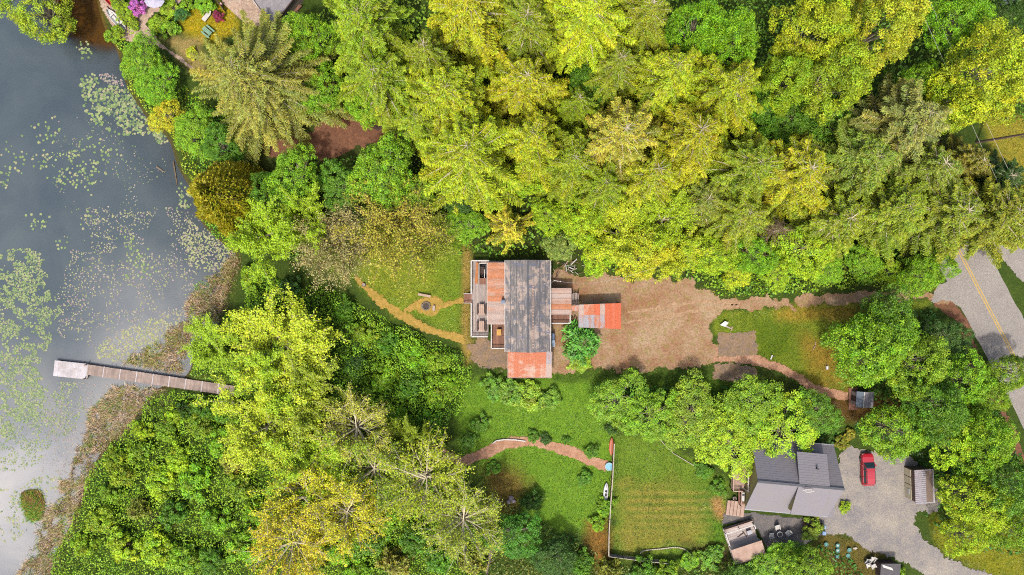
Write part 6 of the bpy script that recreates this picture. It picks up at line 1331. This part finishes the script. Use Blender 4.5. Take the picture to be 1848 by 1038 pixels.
planking(MB(), P(1531, 0, 0)[0], P(1547, 0, 0)[0], P(0, 740, 0)[1], P(0, 700, 0)[1], .10, 'x').build('step_deck', M['brownwood'], t, kind='stuff')

# ------------------------------------------------------------------ red car
x, y, _ = P(1562, 845, 0); t = thing('red_car', 'red estate car parked nose first under the tree on the gravel drive', 'car', (x, y, .01)); red = plain('red_paint', C(205, 30, 48), C(190, 26, 44), 1, .28, fine=.02, spec=.5, bstr=0); q = lambda: MB((x, y, .012), math.radians(1.5))
def ring(y_, w0, w1, z0, z1): return [(-w0, y_, z0), (w0, y_, z0), (w0 * 1.03, y_, (z0 + z1) * .5), (w1, y_, z1 - .05), (w1 * .9, y_, z1), (-w1 * .9, y_, z1), (-w1, y_, z1 - .05), (-w0 * 1.03, y_, (z0 + z1) * .5)]
m = q(); m.loft([ring(-2.38, .74, .70, .34, .86), ring(-2.28, .84, .80, .26, .96), ring(-1.6, .90, .86, .22, 1.0), ring(0, .91, .88, .20, .99), ring(1.0, .90, .86, .20, .97), ring(1.9, .87, .82, .24, .88), ring(2.28, .78, .72, .30, .76), ring(2.38, .68, .62, .36, .66)]); m.build('body', red, t, smooth_=False)
m = q(); m.loft([[(-.76, -2.22, .95), (.76, -2.22, .95), (.66, -2.0, 1.42), (-.66, -2.0, 1.42)], [(-.82, -1.2, .97), (.82, -1.2, .97), (.68, -1.2, 1.52), (-.68, -1.2, 1.52)], [(-.82, .3, .97), (.82, .3, .97), (.68, .0, 1.52), (-.68, .0, 1.52)], [(-.80, 1.15, .94), (.80, 1.15, .94), (.64, .45, 1.46), (-.64, .45, 1.46)]]); m.build('cabin_glass', M['glass'], t)
m = q(); m.loft([[(-.64, -2.02, 1.43), (.64, -2.02, 1.43), (.60, -2.0, 1.49), (-.60, -2.0, 1.49)], [(-.69, -1.2, 1.50), (.69, -1.2, 1.50), (.62, -1.2, 1.575), (-.62, -1.2, 1.575)], [(-.69, -.2, 1.50), (.69, -.2, 1.50), (.62, -.2, 1.575), (-.62, -.2, 1.575)], [(-.66, .35, 1.455), (.66, .35, 1.455), (.60, .35, 1.52), (-.60, .35, 1.52)]]); m.build('roof', red, t)
for s in (-1, 1):
    for yy in (-2.0, -1.0, .05): m = q(); m.bar((s * .83, yy, .96), (s * .68, yy + (.15 if yy < -1.5 else 0), 1.5), .07, .07); m.build('pillar', red, t)
    m = q(); m.bar((s * .83, 1.1, .95), (s * .66, .42, 1.48), .07, .06); m.build('pillar', red, t)
    m = q(); m.bar((s * .60, -1.9, 1.60), (s * .60, .15, 1.60), .04, .05); m.build('roof_rail', M['rubber'], t)
    m = q(); m.box(min(s * .90, s * 1.08), max(s * .90, s * 1.08), .62, .80, .98, 1.12); m.build('door_mirror', red, t)
    for yy in (-1.45, 1.45):
        m = q(); m.tube([(s * .74, yy, .33), (s * .95, yy, .33)], .33, 16); wh = m.build('wheel', M['rubber'], t); m = q(); m.tube([(s * .951, yy, .33), (s * .97, yy, .33)], .20, 12); m.build('rim', M['steel'], wh)
    m = q(); m.box(s * .62 - .16, s * .62 + .16, 2.27, 2.35, .58, .70); m.build('headlight', M['white'], t); m = q(); m.box(s * .66 - .1, s * .66 + .1, -2.385, -2.30, .70, .92); m.build('tail_light', plain('tail_lens', C(150, 10, 14), None, 3, .2, fine=0) if 'tail_lens' not in bpy.data.materials else bpy.data.materials['tail_lens'], t)
m = q(); m.box(-.80, .80, -2.42, -2.30, .34, .52); m.build('rear_bumper', M['rubber'], t); m = q(); m.box(-.26, .26, -2.40, -2.37, .60, .72); m.build('number_plate', M['white'], t)

# ------------------------------------------------------------------ dock
t = thing('lake_dock', 'long grey brown plank dock ending in a pale float on the lake', 'dock', P(285, 688, 0))
a0, a1 = np.array(P(158, 667, .1)[:2]), np.array(P(424, 706, .1)[:2]); da = math.atan2(*(a1 - a0)[::-1]); DL = np.linalg.norm(a1 - a0); dz_ = .18
M['dockwood'] = plain('dock_planks', C(184, 162, 148), C(160, 138, 126), 1.0, .85, island=.14); M['floatwood'] = plain('float_planks', C(226, 220, 222), C(196, 184, 180), .8, .8, island=.08)
ns_ = 9
for k in range(ns_):
    u0, u1 = k * DL / ns_ + .03, (k + 1) * DL / ns_ - .03; m = MB((a0[0], a0[1], 0), da); planking(m, u0, u1, -.78, .78, dz_, 'y', .15, .012, .05, random.Random(k)); sec = m.build('deck_section', M['dockwood'], t, kind='stuff')
    m = MB((a0[0], a0[1], 0), da); m.box(u0, u1, -.74, -.64, dz_ - .3, dz_ - .05); m.box(u0, u1, .64, .74, dz_ - .3, dz_ - .05); m.build('stringers', M['darkwood'], sec)
    if k: m = MB((a0[0], a0[1], 0), da); m.box(u0 - .10, u0 + .02, -.82, .82, dz_ + .004, dz_ + .03); m.build('joint_board', M['floatwood'], t)
    for s in (-1, 1): m = MB((a0[0], a0[1], 0), da); m.tube([(u0 + .2, s * .7, -2.0), (u0 + .2, s * .7, dz_ - .1)], .07, 6); m.build('pile', M['darkwood'], t)
f0, f1 = np.array(P(97, 664.5, .2)[:2]), np.array(P(157, 671, .2)[:2]); fa = math.atan2(*(f1 - f0)[::-1]); FL = np.linalg.norm(f1 - f0)
m = MB((f0[0], f0[1], 0), fa); planking(m, 0, FL, -1.18, 1.18, .16, 'y', .15, .012, .05); fl = m.build('float_deck', M['floatwood'], t, kind='stuff'); m = MB((f0[0], f0[1], 0), fa); m.box(.1, FL - .1, -1.1, 1.1, -.55, .10); m.build('float_body', M['darkwood'], fl)
m = MB((f0[0], f0[1], 0), fa); m.box(FL + .005, FL + .16, -.9, .9, -.1, .15); m.build('hinge_board', M['greywood'], t)
for (u_, v_) in ((FL - .15, 1.05), (FL - .15, -1.05)): m = MB((f0[0], f0[1], 0), fa); m.tube([(u_, v_, -2), (u_, v_, .75)], .09, 8); m.build('pile', M['brownwood'], t)
for u_ in (3.2, 3.9): m = MB((a0[0], a0[1], 0), da); m.tube([(u_, .86, -2), (u_, .86, .7)], .04, 6); m.build('pile', M['white'], t)
# reed island, floating log, sunken poles
x, y, _ = P(55, 912, 0); isl = W(smooth([(38, 888), (60, 884), (75, 895), (78, 925), (70, 938), (52, 942), (40, 920), (34, 900)], 3, True))
ob_ = blades('reed_island', [isl], 130, .7, .045, [(80, 130, 30), (130, 160, 40), (70, 130, 30), (170, 150, 60)], 'small green reed island in the lake', 51, .8, .15, None, wz, 1.5)
m = MB(); m.prism([tuple(q) for q in isl * .97 + isl.mean(0) * .03], -.6, -.30); mo = m.build('island_mud', M['duff']); tag(mo, 'brown mud of the reed island', None, None, 'structure')
def logthing(name, pts, r, label, mat='palebark', cat='log', br=0):
    p = [P(*q) for q in pts]; t = thing(name, label, cat, (p[0][0], p[0][1], 0)); m = MB(); m.tube(p, [r * (1 - .5 * i / (len(p) - 1)) for i in range(len(p))], 8); m.build('log', M[mat], t)
    g = random.Random(len(label))
    for k in range(br):
        i = g.randint(1, len(p) - 1); a = g.uniform(0, 6.28); L_ = g.uniform(.5, 1.4); m = MB(); m.tube([p[i], (p[i][0] + L_ * math.cos(a), p[i][1] + L_ * math.sin(a), p[i][2] + .5)], [r * .35, .015], 5); m.build('branch_stub', M[mat], t)
logthing('sunken_pole', [(313, 292, -.25), (316, 310, -.28), (320, 335, -.34)], .12, 'thin sunken pole beside the shore below the lily pads', 'brownbark', 'pole')
logthing('floating_log', [(283, 301, -.34), (290, 306, -.32), (298, 311, -.34)], .18, 'short log floating near the shore', 'bark')
logthing('arched_log', [(571, 657, .9), (585, 655, 1.4), (596, 657, 1.5), (607, 664, 1.2)], .30, 'arched white log rising from the brambles', 'palebark')
logthing('fallen_log', [(884, 935, .4), (887, 965, .5), (887, 990, .5), (882, 1015, .4), (878, 1034, .3)], .34, 'long grey fallen log at the lower edge of the lawn', 'bark', 'log', 6)
logthing('leaning_pole', [(560, 700, .5), (580, 690, 4.0), (594, 680, 6)], .12, 'pale leaning trunk beside the yellow green willow', 'palebark')
logthing('leaning_pole', [(585, 775, .5), (600, 748, 4.0), (630, 727, 7)], .14, 'pale leaning trunk above the bare limbed tree', 'palebark')
logthing('leaning_pole', [(590, 790, .5), (600, 765, 3.0), (612, 738, 6)], .12, 'second pale leaning trunk above the bare limbed tree', 'palebark')
logthing('shore_post', [(432, 441, -.3), (437, 440, .2), (441, 440, .5)], .16, 'white post end at the shore below the cedar', 'palebark', 'post')
logthing('reed_pole', [(62, 945, -.3), (68, 958, .2), (72, 968, .3)], .05, 'thin pale pole among the reeds, first of two', 'palebark', 'pole'); logthing('reed_pole', [(68, 940, -.3), (74, 950, .2), (80, 962, .3)], .05, 'thin pale pole among the reeds, second of two', 'palebark', 'pole')
# brown twig heap in the marsh
x, y, _ = P(285, 940, .6); t = thing('twig_heap', 'brown heap of bare twigs in the marsh', 'twigs', (x, y, -.1)); m = MB((x, y, -.1)); g = random.Random(6)
for k in range(260):
    a, e = g.uniform(0, 6.28), g.uniform(.1, 1.0); c_ = (g.gauss(0, 1.3), g.gauss(0, .6), g.uniform(.2, .8)); L_ = g.uniform(.4, 1.1); m.tube([c_, (c_[0] + L_ * math.cos(a) * math.cos(e), c_[1] + L_ * math.sin(a) * math.cos(e), c_[2] + L_ * math.sin(e))], [.022, .008], 3, False)
m.build('twigs', plain('dead_twigs', C(135, 110, 95), C(110, 86, 74), 4, .9), t, kind='stuff')
# dead snag beside the track
x, y, _ = P(1362, 428, 0); t = thing('dead_snag', 'dead grey snag with bare drooping branches above the dirt track', 'tree', (x, y, -.05)); g = RS(12)
m = MB((x, y, 0)); m.tube([(0, 0, -.06), (.1, .1, 4), (.1, .3, 8), (.2, .4, 11.5)], [.22, .18, .12, .03], 7); m.build('trunk', M['palebark'], t); m = MB((x, y, 0))
for k in range(85):
    z_ = g.uniform(3, 11); a = g.uniform(0, 6.283); L_ = g.uniform(1.6, 4.6) * (1.15 - z_ / 14); p1 = (.1 + L_ * .5 * math.cos(a), .3 + L_ * .5 * math.sin(a), z_ + .25); p2 = (.1 + L_ * math.cos(a + .2), .3 + L_ * math.sin(a + .2), z_ - .5); m.tube([(.1, .2, z_), p1, p2], [.045, .03, .012], 4, False)
    for j in range(3): b_ = a + g.normal(0, .7); q_ = g.uniform(.3, .9); s0 = tuple(np.array(p1) * (1 - q_) + np.array(p2) * q_); m.tube([s0, (s0[0] + .7 * math.cos(b_), s0[1] + .7 * math.sin(b_), s0[2] - .3)], [.02, .008], 3, False)
m.build('branches', M['brownbark'], t, kind='stuff')
# utility pole with two wires on the far side of the road
x, y, _ = P(1762, 257, 0); t = thing('utility_pole', 'tall weathered utility pole standing in the dry grass beyond the road', 'pole', (x, y, -.05)); tp = P(1862, 240, 11.0)
tp = (tp[0] - x, tp[1] - y, 11.0); m = MB((x, y, 0)); m.tube([(0, 0, -.06), (tp[0] / 2, tp[1] / 2, 5.5), tp], [.20, .17, .13], 10); m.build('pole_shaft', plain('weathered_pole', C(165, 140, 122), C(140, 115, 100), 2, .9), t)
m = MB((x, y, 0)); rdv = (rn[0], rn[1]); m.bar((tp[0] - rdv[0] * 1.2, tp[1] - rdv[1] * 1.2, 10.3), (tp[0] + rdv[0] * 1.2, tp[1] + rdv[1] * 1.2, 10.3), .12, .12); m.build('crossarm', M['darkwood'], t)
for k, (p0, p1) in enumerate((((1738, 190), (1790, 305)), ((1772, 205), (1836, 340)))):
    a, b = P(*p0, 8.5), P(*p1, 8.5); d = (b[0] - a[0], b[1] - a[1]); o = thing('overhead_wire', ('overhead wire nearer the road crossing the utility pole', 'overhead wire farther from the road crossing the utility pole')[k], 'wire', (a[0], a[1], 0), 'overhead wires'); m = MB(); m.tube([(a[0] - d[0] * 3, a[1] - d[1] * 3, 8.9), a, b, (b[0] + d[0] * 4, b[1] + d[1] * 4, 9.0)], .022, 4); m.build('cable', M['cord'], o)

# ------------------------------------------------------------------ upper left garden: boats, loungers, corner of a house
def boat(px, py, L_, w_, a, mat, inner, label, name, cat='boat'):
    x, y, _ = P(px, py, .4); t = thing(name, label, cat, (x, y, 0)); m = MB((x, y, .02), a); n = 14; rings = []
    for i in range(n + 1):
        u = -1 + 2 * i / n; k = max(.04, (1 - abs(u) ** 2.6) ** .7) if cat == 'canoe' or u > 0 else max(.72, (1 - abs(u) ** 4 * .3)); yy = u * L_ / 2; W_ = w_ / 2 * k; zt = .42 + .10 * u * u
        rings.append([(-W_ * .5, yy, .02), (W_ * .5, yy, .02), (W_, yy, zt), (W_ * .88, yy, zt), (W_ * .42, yy, .12), (-W_ * .42, yy, .12), (-W_ * .88, yy, zt), (-W_, yy, zt)])
    m.loft(rings); m.build('hull', mat, t)
    for k in (-.25, .22): m = MB((x, y, .02), a); m.box(-w_ * .40, w_ * .40, k * L_ - .12, k * L_ + .12, .30, .34); m.build('thwart', inner, t)
boat(208, 34, 3.9, 1.15, math.radians(42), plain('white_boat', C(240, 238, 232), C(225, 222, 216), 2, .45, fine=.04), M['white'], 'white rowing boat drawn up on the lakeside patio', 'rowing_boat')
boat(196, 0, 3.2, .85, math.radians(42), plain('red_canoe', C(215, 45, 40), C(200, 40, 38), 2, .4, fine=.03), M['brownwood'], 'red canoe on the bank at the top edge', 'canoe', 'canoe')
t = thing('boat_rail', 'dark rail beside the white rowing boat', 'rail', P(208, 28, 0)); m = MB(); m.bar((*P(194, 12)[:2], .1), (*P(226, 52)[:2], .1), .12, .14); m.build('rail', M['darkwood'], t)
t = thing('boat_rail', 'red brown plank between the hedge bushes and the white boat', 'rail', P(214, 24, 0)); m = MB(); m.bar((*P(200, 6)[:2], .06), (*P(232, 48)[:2], .06), .35, .1); m.build('rail', M['tanwood'], t)
x, y, _ = P(373, 28, .4); a = math.radians(-38); t = thing('sun_lounger', 'white sun lounger on the yellow lawn', 'lounger', (x, y, 0)); q = lambda: MB((x, y, 0), a)
m = q(); m.box(-.34, .34, -.9, .35, .30, .36); m.build('seat', M['white'], t); m = q(); m.hexa([(-.34, .35, .30), (.34, .35, .30), (.34, .40, .30), (-.34, .40, .30), (-.34, .85, .75), (.34, .85, .75), (.34, .90, .75), (-.34, .90, .75)]); m.build('backrest', M['white'], t)
for s in (-.28, .28):
    for b in (-.8, .3): m = q(); m.box(s - .03, s + .03, b - .03, b + .03, -.05, .30); m.build('leg', M['white'], t)
gp = plain('green_plastic', C(150, 190, 160), C(120, 165, 135), 3, .5); M['greenpl'] = gp
x, y, _ = P(375, 57, .4); t = thing('picnic_bench', 'pale green garden table with benches on the yellow lawn', 'table', (x, y, 0)); a = math.radians(-40); q = lambda: MB((x, y, 0), a)
for k in range(3): m = q(); m.box(-.75, .75, -.3 + k * .21, -.12 + k * .21, .66, .70); m.build('plank', gp, t)
for s in (-1, 1): m = q(); m.box(-.75, .75, s * .62 - .12, s * .62 + .12, .40, .44); m.build('bench', gp, t); m = q(); m.bar((s * .5, -.62, .37), (s * .5, .62, .37), .07, .06); m.bar((s * .5, -.3, -.04), (s * .5, -.12, .66), .07, .07); m.bar((s * .5, .3, -.04), (s * .5, .12, .66), .07, .07); m.build('legs', gp, t)
t = thing('umbrella_cloth', 'pale lilac canopy at the top edge of the garden', 'parasol', P(278, 4, 0)); c = P(278, 2, 2.2); m = MB(); n_ = 8; rg_ = [(c[0] + 1.5 * math.cos(6.283 * k / n_), c[1] + 1.0 * math.sin(6.283 * k / n_), 2.1) for k in range(n_)]; m.add(rg_ + [(c[0], c[1], 2.6)], [(k, (k + 1) % n_, n_) for k in range(n_)]); m.build('canopy', plain('lilac_cloth', C(205, 200, 218), C(190, 185, 205), 2, .8), t); m = MB(); m.tube([(c[0], c[1], -.05), (c[0], c[1], 2.55)], .03, 6); m.build('pole', M['steel'], t)
# corner of a house
hq = lambda *p: P(*p)
t = thing('corner_house', 'house corner with a grey roof and a pale terrace at the top edge', 'house', P(480, 10, 0))
K1, K2, K3 = P(493, 46, 3.2), P(430, -40, 3.2), P(552, -30, 3.2); K4 = (K2[0] + K3[0] - K1[0], K2[1] + K3[1] - K1[1], 3.9)
m = MB(); m.slab([K1, (K3[0], K3[1], 3.3), K4, (K2[0], K2[1], 3.7)], .14); rf = m.build('roof', plain('grey_shingle', C(165, 158, 158), C(146, 140, 142), 1.5, .9, fine=.3, fscale=10), t)
ins = lambda a, s=.93: (a[0] * s + (K4[0] + K1[0]) / 2 * (1 - s), a[1] * s + (K4[1] + K1[1]) / 2 * (1 - s)); m = MB(); m.prism([ins(K1), ins(K3), ins(K4), ins(K2)], -.06, 3.05); m.build('wall', M['wall'], t)
m = MB(); m.bar(K1, K2, .14, .14); m.bar(K1, (K3[0], K3[1], 3.3), .14, .14); m.build('gutter', M['darkwood'], rf)
m = MB(); m.prism([P(395, -40, .25)[:2], P(402, 6, .25)[:2], P(440, 40, .25)[:2], P(520, 64, .25)[:2], P(530, 40, .25)[:2], P(560, -40, .25)[:2]][::-1], -.06, .25); m.build('terrace', M['paver'], t)
m = MB(); m.prism([P(490, 36, .5)[:2], P(510, 48, .5)[:2], P(545, 10, .5)[:2], P(520, 0, .5)[:2]][::-1], .25, .5); m.build('wooden_step', M['brownwood'], t)
railing(t, [P(450, -10)[:2], P(470, 18)[:2], P(492, 44)[:2], P(500, 50)[:2], P(508, 46)[:2]], .25, 1.0, M['white'], .12)
m = MB(); m.bar((*P(396, 6)[:2], .6), (*P(408, 22)[:2], .6), .10, 1.0); m.build('screen', M['darkwood'], t)
x, y, _ = P(399, 7, .8); t = thing('garden_ornament', 'round pink ornament beside the crimson bush', 'ornament', (x, y, 0)); m = MB((x, y, 0)); m.tube([(0, 0, -.05), (0, 0, .7)], .05, 6); m.build('stand', M['steel'], t); m = MB((x, y, 0)); m.loft([[(.2 * math.sin(f_) * math.cos(6.283 * k / 10), .2 * math.sin(f_) * math.sin(6.283 * k / 10), .85 - .2 * math.cos(f_)) for k in range(10)] for f_ in np.linspace(.15, 3.0, 7)]); m.build('globe', plain('pink_glaze', C(225, 175, 175), None, 3, .4, fine=0), t)
# roof corner at the top right edge
x, y, _ = P(1822, 2, 2.5); t = thing('top_edge_shed', 'grey roof corner between dark trees at the top edge', 'shed', (x, y, 0)); m = MB((x, y, 0)); m.prism([(-1, -.4), (1.3, 0), (1.1, 2.4), (-1.2, 2.0)], -.06, 2.3); m.build('wall', M['darkwood'], t); m = MB((x, y, 0)); m.slab([(-1.2, -.6, 2.4), (1.5, -.1, 2.4), (1.3, 2.6, 2.8), (-1.4, 2.2, 2.8)], .1); m.build('roof', M['steel'], t)
# pit and roots in the brown clearing
x, y, _ = P(682, 226, 0); t = thing('root_hole', 'dark burnt root pit in the brown clearing', 'pit', (x, y, 0)); m = MB((x, y, 0)); g = random.Random(5); rgs = [[(R_ * math.cos(6.283 * k / 12) * g.uniform(.85, 1.15), R_ * .8 * math.sin(6.283 * k / 12) * g.uniform(.85, 1.15), z_) for k in range(12)] for R_, z_ in ((1.0, .0), (.8, .16), (.6, .14), (.3, .05))]; m.loft(rgs); m.build('rim', plain('burnt_earth', C(86, 60, 48), C(60, 44, 38), 4, .95), t); 
for k in range(5): a = k * 1.3; m = MB((x, y, 0)); m.tube([(.3 * math.cos(a), .3 * math.sin(a), .15), (1.0 * math.cos(a + .3), .8 * math.sin(a + .3), .22)], [.09, .04], 6); m.build('charred_root', M['darkwood'], t)
# rocks and trash left of the log
for i, (px, py, lab) in enumerate(((922, 899, 'upper pale rock of the heap on the bare lawn patch'), (918, 906, 'lower pale rock of the heap on the bare lawn patch'), (927, 905, 'right pale rock of the heap on the bare lawn patch'))):
    x, y, _ = P(px, py, .1); g = random.Random(i); t = thing('garden_rock', lab, 'rock', (x, y, 0), 'rock heap'); m = MB((x, y, 0)); m.loft([[(R_ * math.cos(6.283 * k / 8) * g.uniform(.8, 1.2), R_ * math.sin(6.283 * k / 8) * g.uniform(.8, 1.2), z_) for k in range(8)] for R_, z_ in ((.33, -.05), (.36, .12), (.2, .28))]); m.build('rock', plain('pale_rock%d' % i, C(180, 165, 165), C(150, 138, 138), 5, .9), t)

# ------------------------------------------------------------------ lily pads
rng = RS(77); pads = []
def padzone(poly, n, r0, r1, cols, thr=0.0, sc=2.0, seed=0):
    p = W(poly); b0, b1 = p.min(0), p.max(0); k = 0
    x = rng.uniform(b0[0], b1[0], n * 8); y = rng.uniform(b0[1], b1[1], n * 8); ok = (sdf(p, x, y) + (fbm(x, y, 3, seed) - .5) * 3 > 0) & (fbm(x, y, sc, seed + 4) > thr) & (shore_d(x, y) > -.3)
    x, y = x[ok][:n], y[ok][:n]
    for a, b in zip(x, y): pads.append((a, b, rng.uniform(r0, r1), cols[rng.randint(len(cols))]))
GP = [(168, 192, 112), (150, 180, 106), (186, 200, 134), (140, 166, 106), (200, 196, 146), (120, 146, 100)]; PK = [(205, 176, 176), (184, 180, 150), (205, 195, 170), (176, 156, 156)]; CRM = [(195, 200, 130), (180, 192, 120), (205, 200, 150), (190, 184, 150)]
padzone([(-10, 440), (40, 445), (75, 470), (85, 530), (110, 575), (95, 590), (75, 640), (80, 700), (70, 760), (-10, 800)], 4800, .06, .15, GP, .43, .9, 1)
padzone([(60, 690), (130, 690), (150, 740), (110, 790), (60, 850), (-10, 860), (-10, 760)], 1600, .05, .13, GP, .43, .9, 2)
padzone([(138, 145), (160, 132), (180, 150), (225, 160), (245, 190), (270, 220), (300, 245), (312, 270), (300, 285), (270, 255), (220, 240), (185, 235), (150, 195)], 620, .13, .24, GP, .36, 1.6, 3)
padzone([(165, 135), (205, 125), (225, 155), (200, 160)], 90, .08, .15, PK, .4, 1.2, 4)
for cx, cy_, n_, sp in ((85, 240, 26, 14), (78, 285, 22, 12), (105, 320, 26, 10), (150, 275, 34, 16), (145, 320, 44, 14), (20, 290, 26, 16), (8, 320, 18, 10), (66, 398, 22, 9), (108, 438, 10, 8), (175, 310, 14, 12), (240, 465, 34, 14), (255, 485, 24, 10), (152, 88, 22, 8), (330, 360, 40, 10), (190, 285, 14, 10), (125, 280, 14, 10), (225, 435, 14, 10), (155, 400, 10, 8)):
    for k in range(n_): p_ = P(rng.normal(cx, sp), rng.normal(cy_, sp)); pads.append((p_[0], p_[1], rng.uniform(.12, .22), GP[rng.randint(5)]))
padzone([(150, 380), (330, 370), (370, 400), (425, 455), (400, 490), (350, 530), (330, 580), (280, 620), (225, 650), (150, 640), (90, 600), (110, 500)], 2100, .06, .13, PK + CRM, .42, 2.4, 5)
padzone([(340, 400), (400, 425), (420, 455), (380, 490), (345, 470), (325, 430)], 420, .09, .16, CRM, .3, 1.5, 6)
padzone([(160, 640), (230, 590), (330, 560), (310, 600), (250, 640), (220, 668), (170, 660)], 520, .09, .17, CRM, .34, 1.6, 7)
padzone([(180, 200), (300, 290), (250, 380), (150, 420), (90, 370), (90, 220)], 260, .05, .11, PK + GP, .5, 3.0, 8)
padzone([(60, 860), (110, 870), (100, 900), (40, 960), (-10, 1000), (-10, 890)], 330, .08, .18, GP + CRM, .45, 1.5, 9)
padzone([(100, 690), (200, 700), (150, 800), (110, 860), (60, 860)], 520, .05, .10, PK, .45, 2.0, 10)
pads = [q for q in pads if sdf(DOCKP[0], np.array([q[0]]), np.array([q[1]]))[0] < -.1 and sdf(W([(95, 648), (160, 655), (160, 690), (95, 682)]), np.array([q[0]]), np.array([q[1]]))[0] < -.1]
pads.sort(key=lambda q: -q[2])
inv_ = lambda q: q[0] > -76 and abs(q[1]) < 43
big = [q for q in pads if inv_(q)][:300]; bs = set(id(q) for q in big); rest = [q for q in pads if id(q) not in bs]
ang_ = np.linspace(.25, 6.03, 9)
def padgeo(r, a): return np.concatenate([[[0, 0, 0]], np.stack([r * np.cos(ang_ + a), r * np.sin(ang_ + a), np.full(9, .006)], 1)])
V_, F_, T_ = [], [], []
for (x, y, r, c) in rest:
    b = len(V_) * 10; V_.append(padgeo(r, rng.uniform(0, 6.28)) + np.array([x, y, -.372 + rng.uniform(0, .012)])); F_ += [(b, b + 1 + k, b + 2 + k) for k in range(8)]; T_.append(np.tile(np.array(C(*c, 3.9)) * rng.uniform(.8, 1.15), (10, 1)))
o = link('lily_pad_mass', mesh_np('lily_pad_mass', np.concatenate(V_), np.array(F_), np.concatenate(T_)), M['blade']); o.color = (1, 1, 1, 1); tag(o, 'countless small lily pads spread over the lake', None, None, 'stuff')
pm = mesh_np('lily_pad', padgeo(1.0, 0.0), np.array([(0, 1 + k, 2 + k) for k in range(8)]), np.ones((10, 3))); pm.materials.append(M['blade'])
for (x, y, r, c) in big:
    o = link('lily_pad', pm, None, None, (x, y, -.368 + rng.uniform(0, .01))); o.scale = (r, r, 1); o.rotation_euler = (0, 0, rng.uniform(0, 6.28)); b = C(*c, 3.9); o.color = (*b, 1)
    tag(o, 'large round green lily pad floating on the lake', 'lily pad', 'larger lily pads')
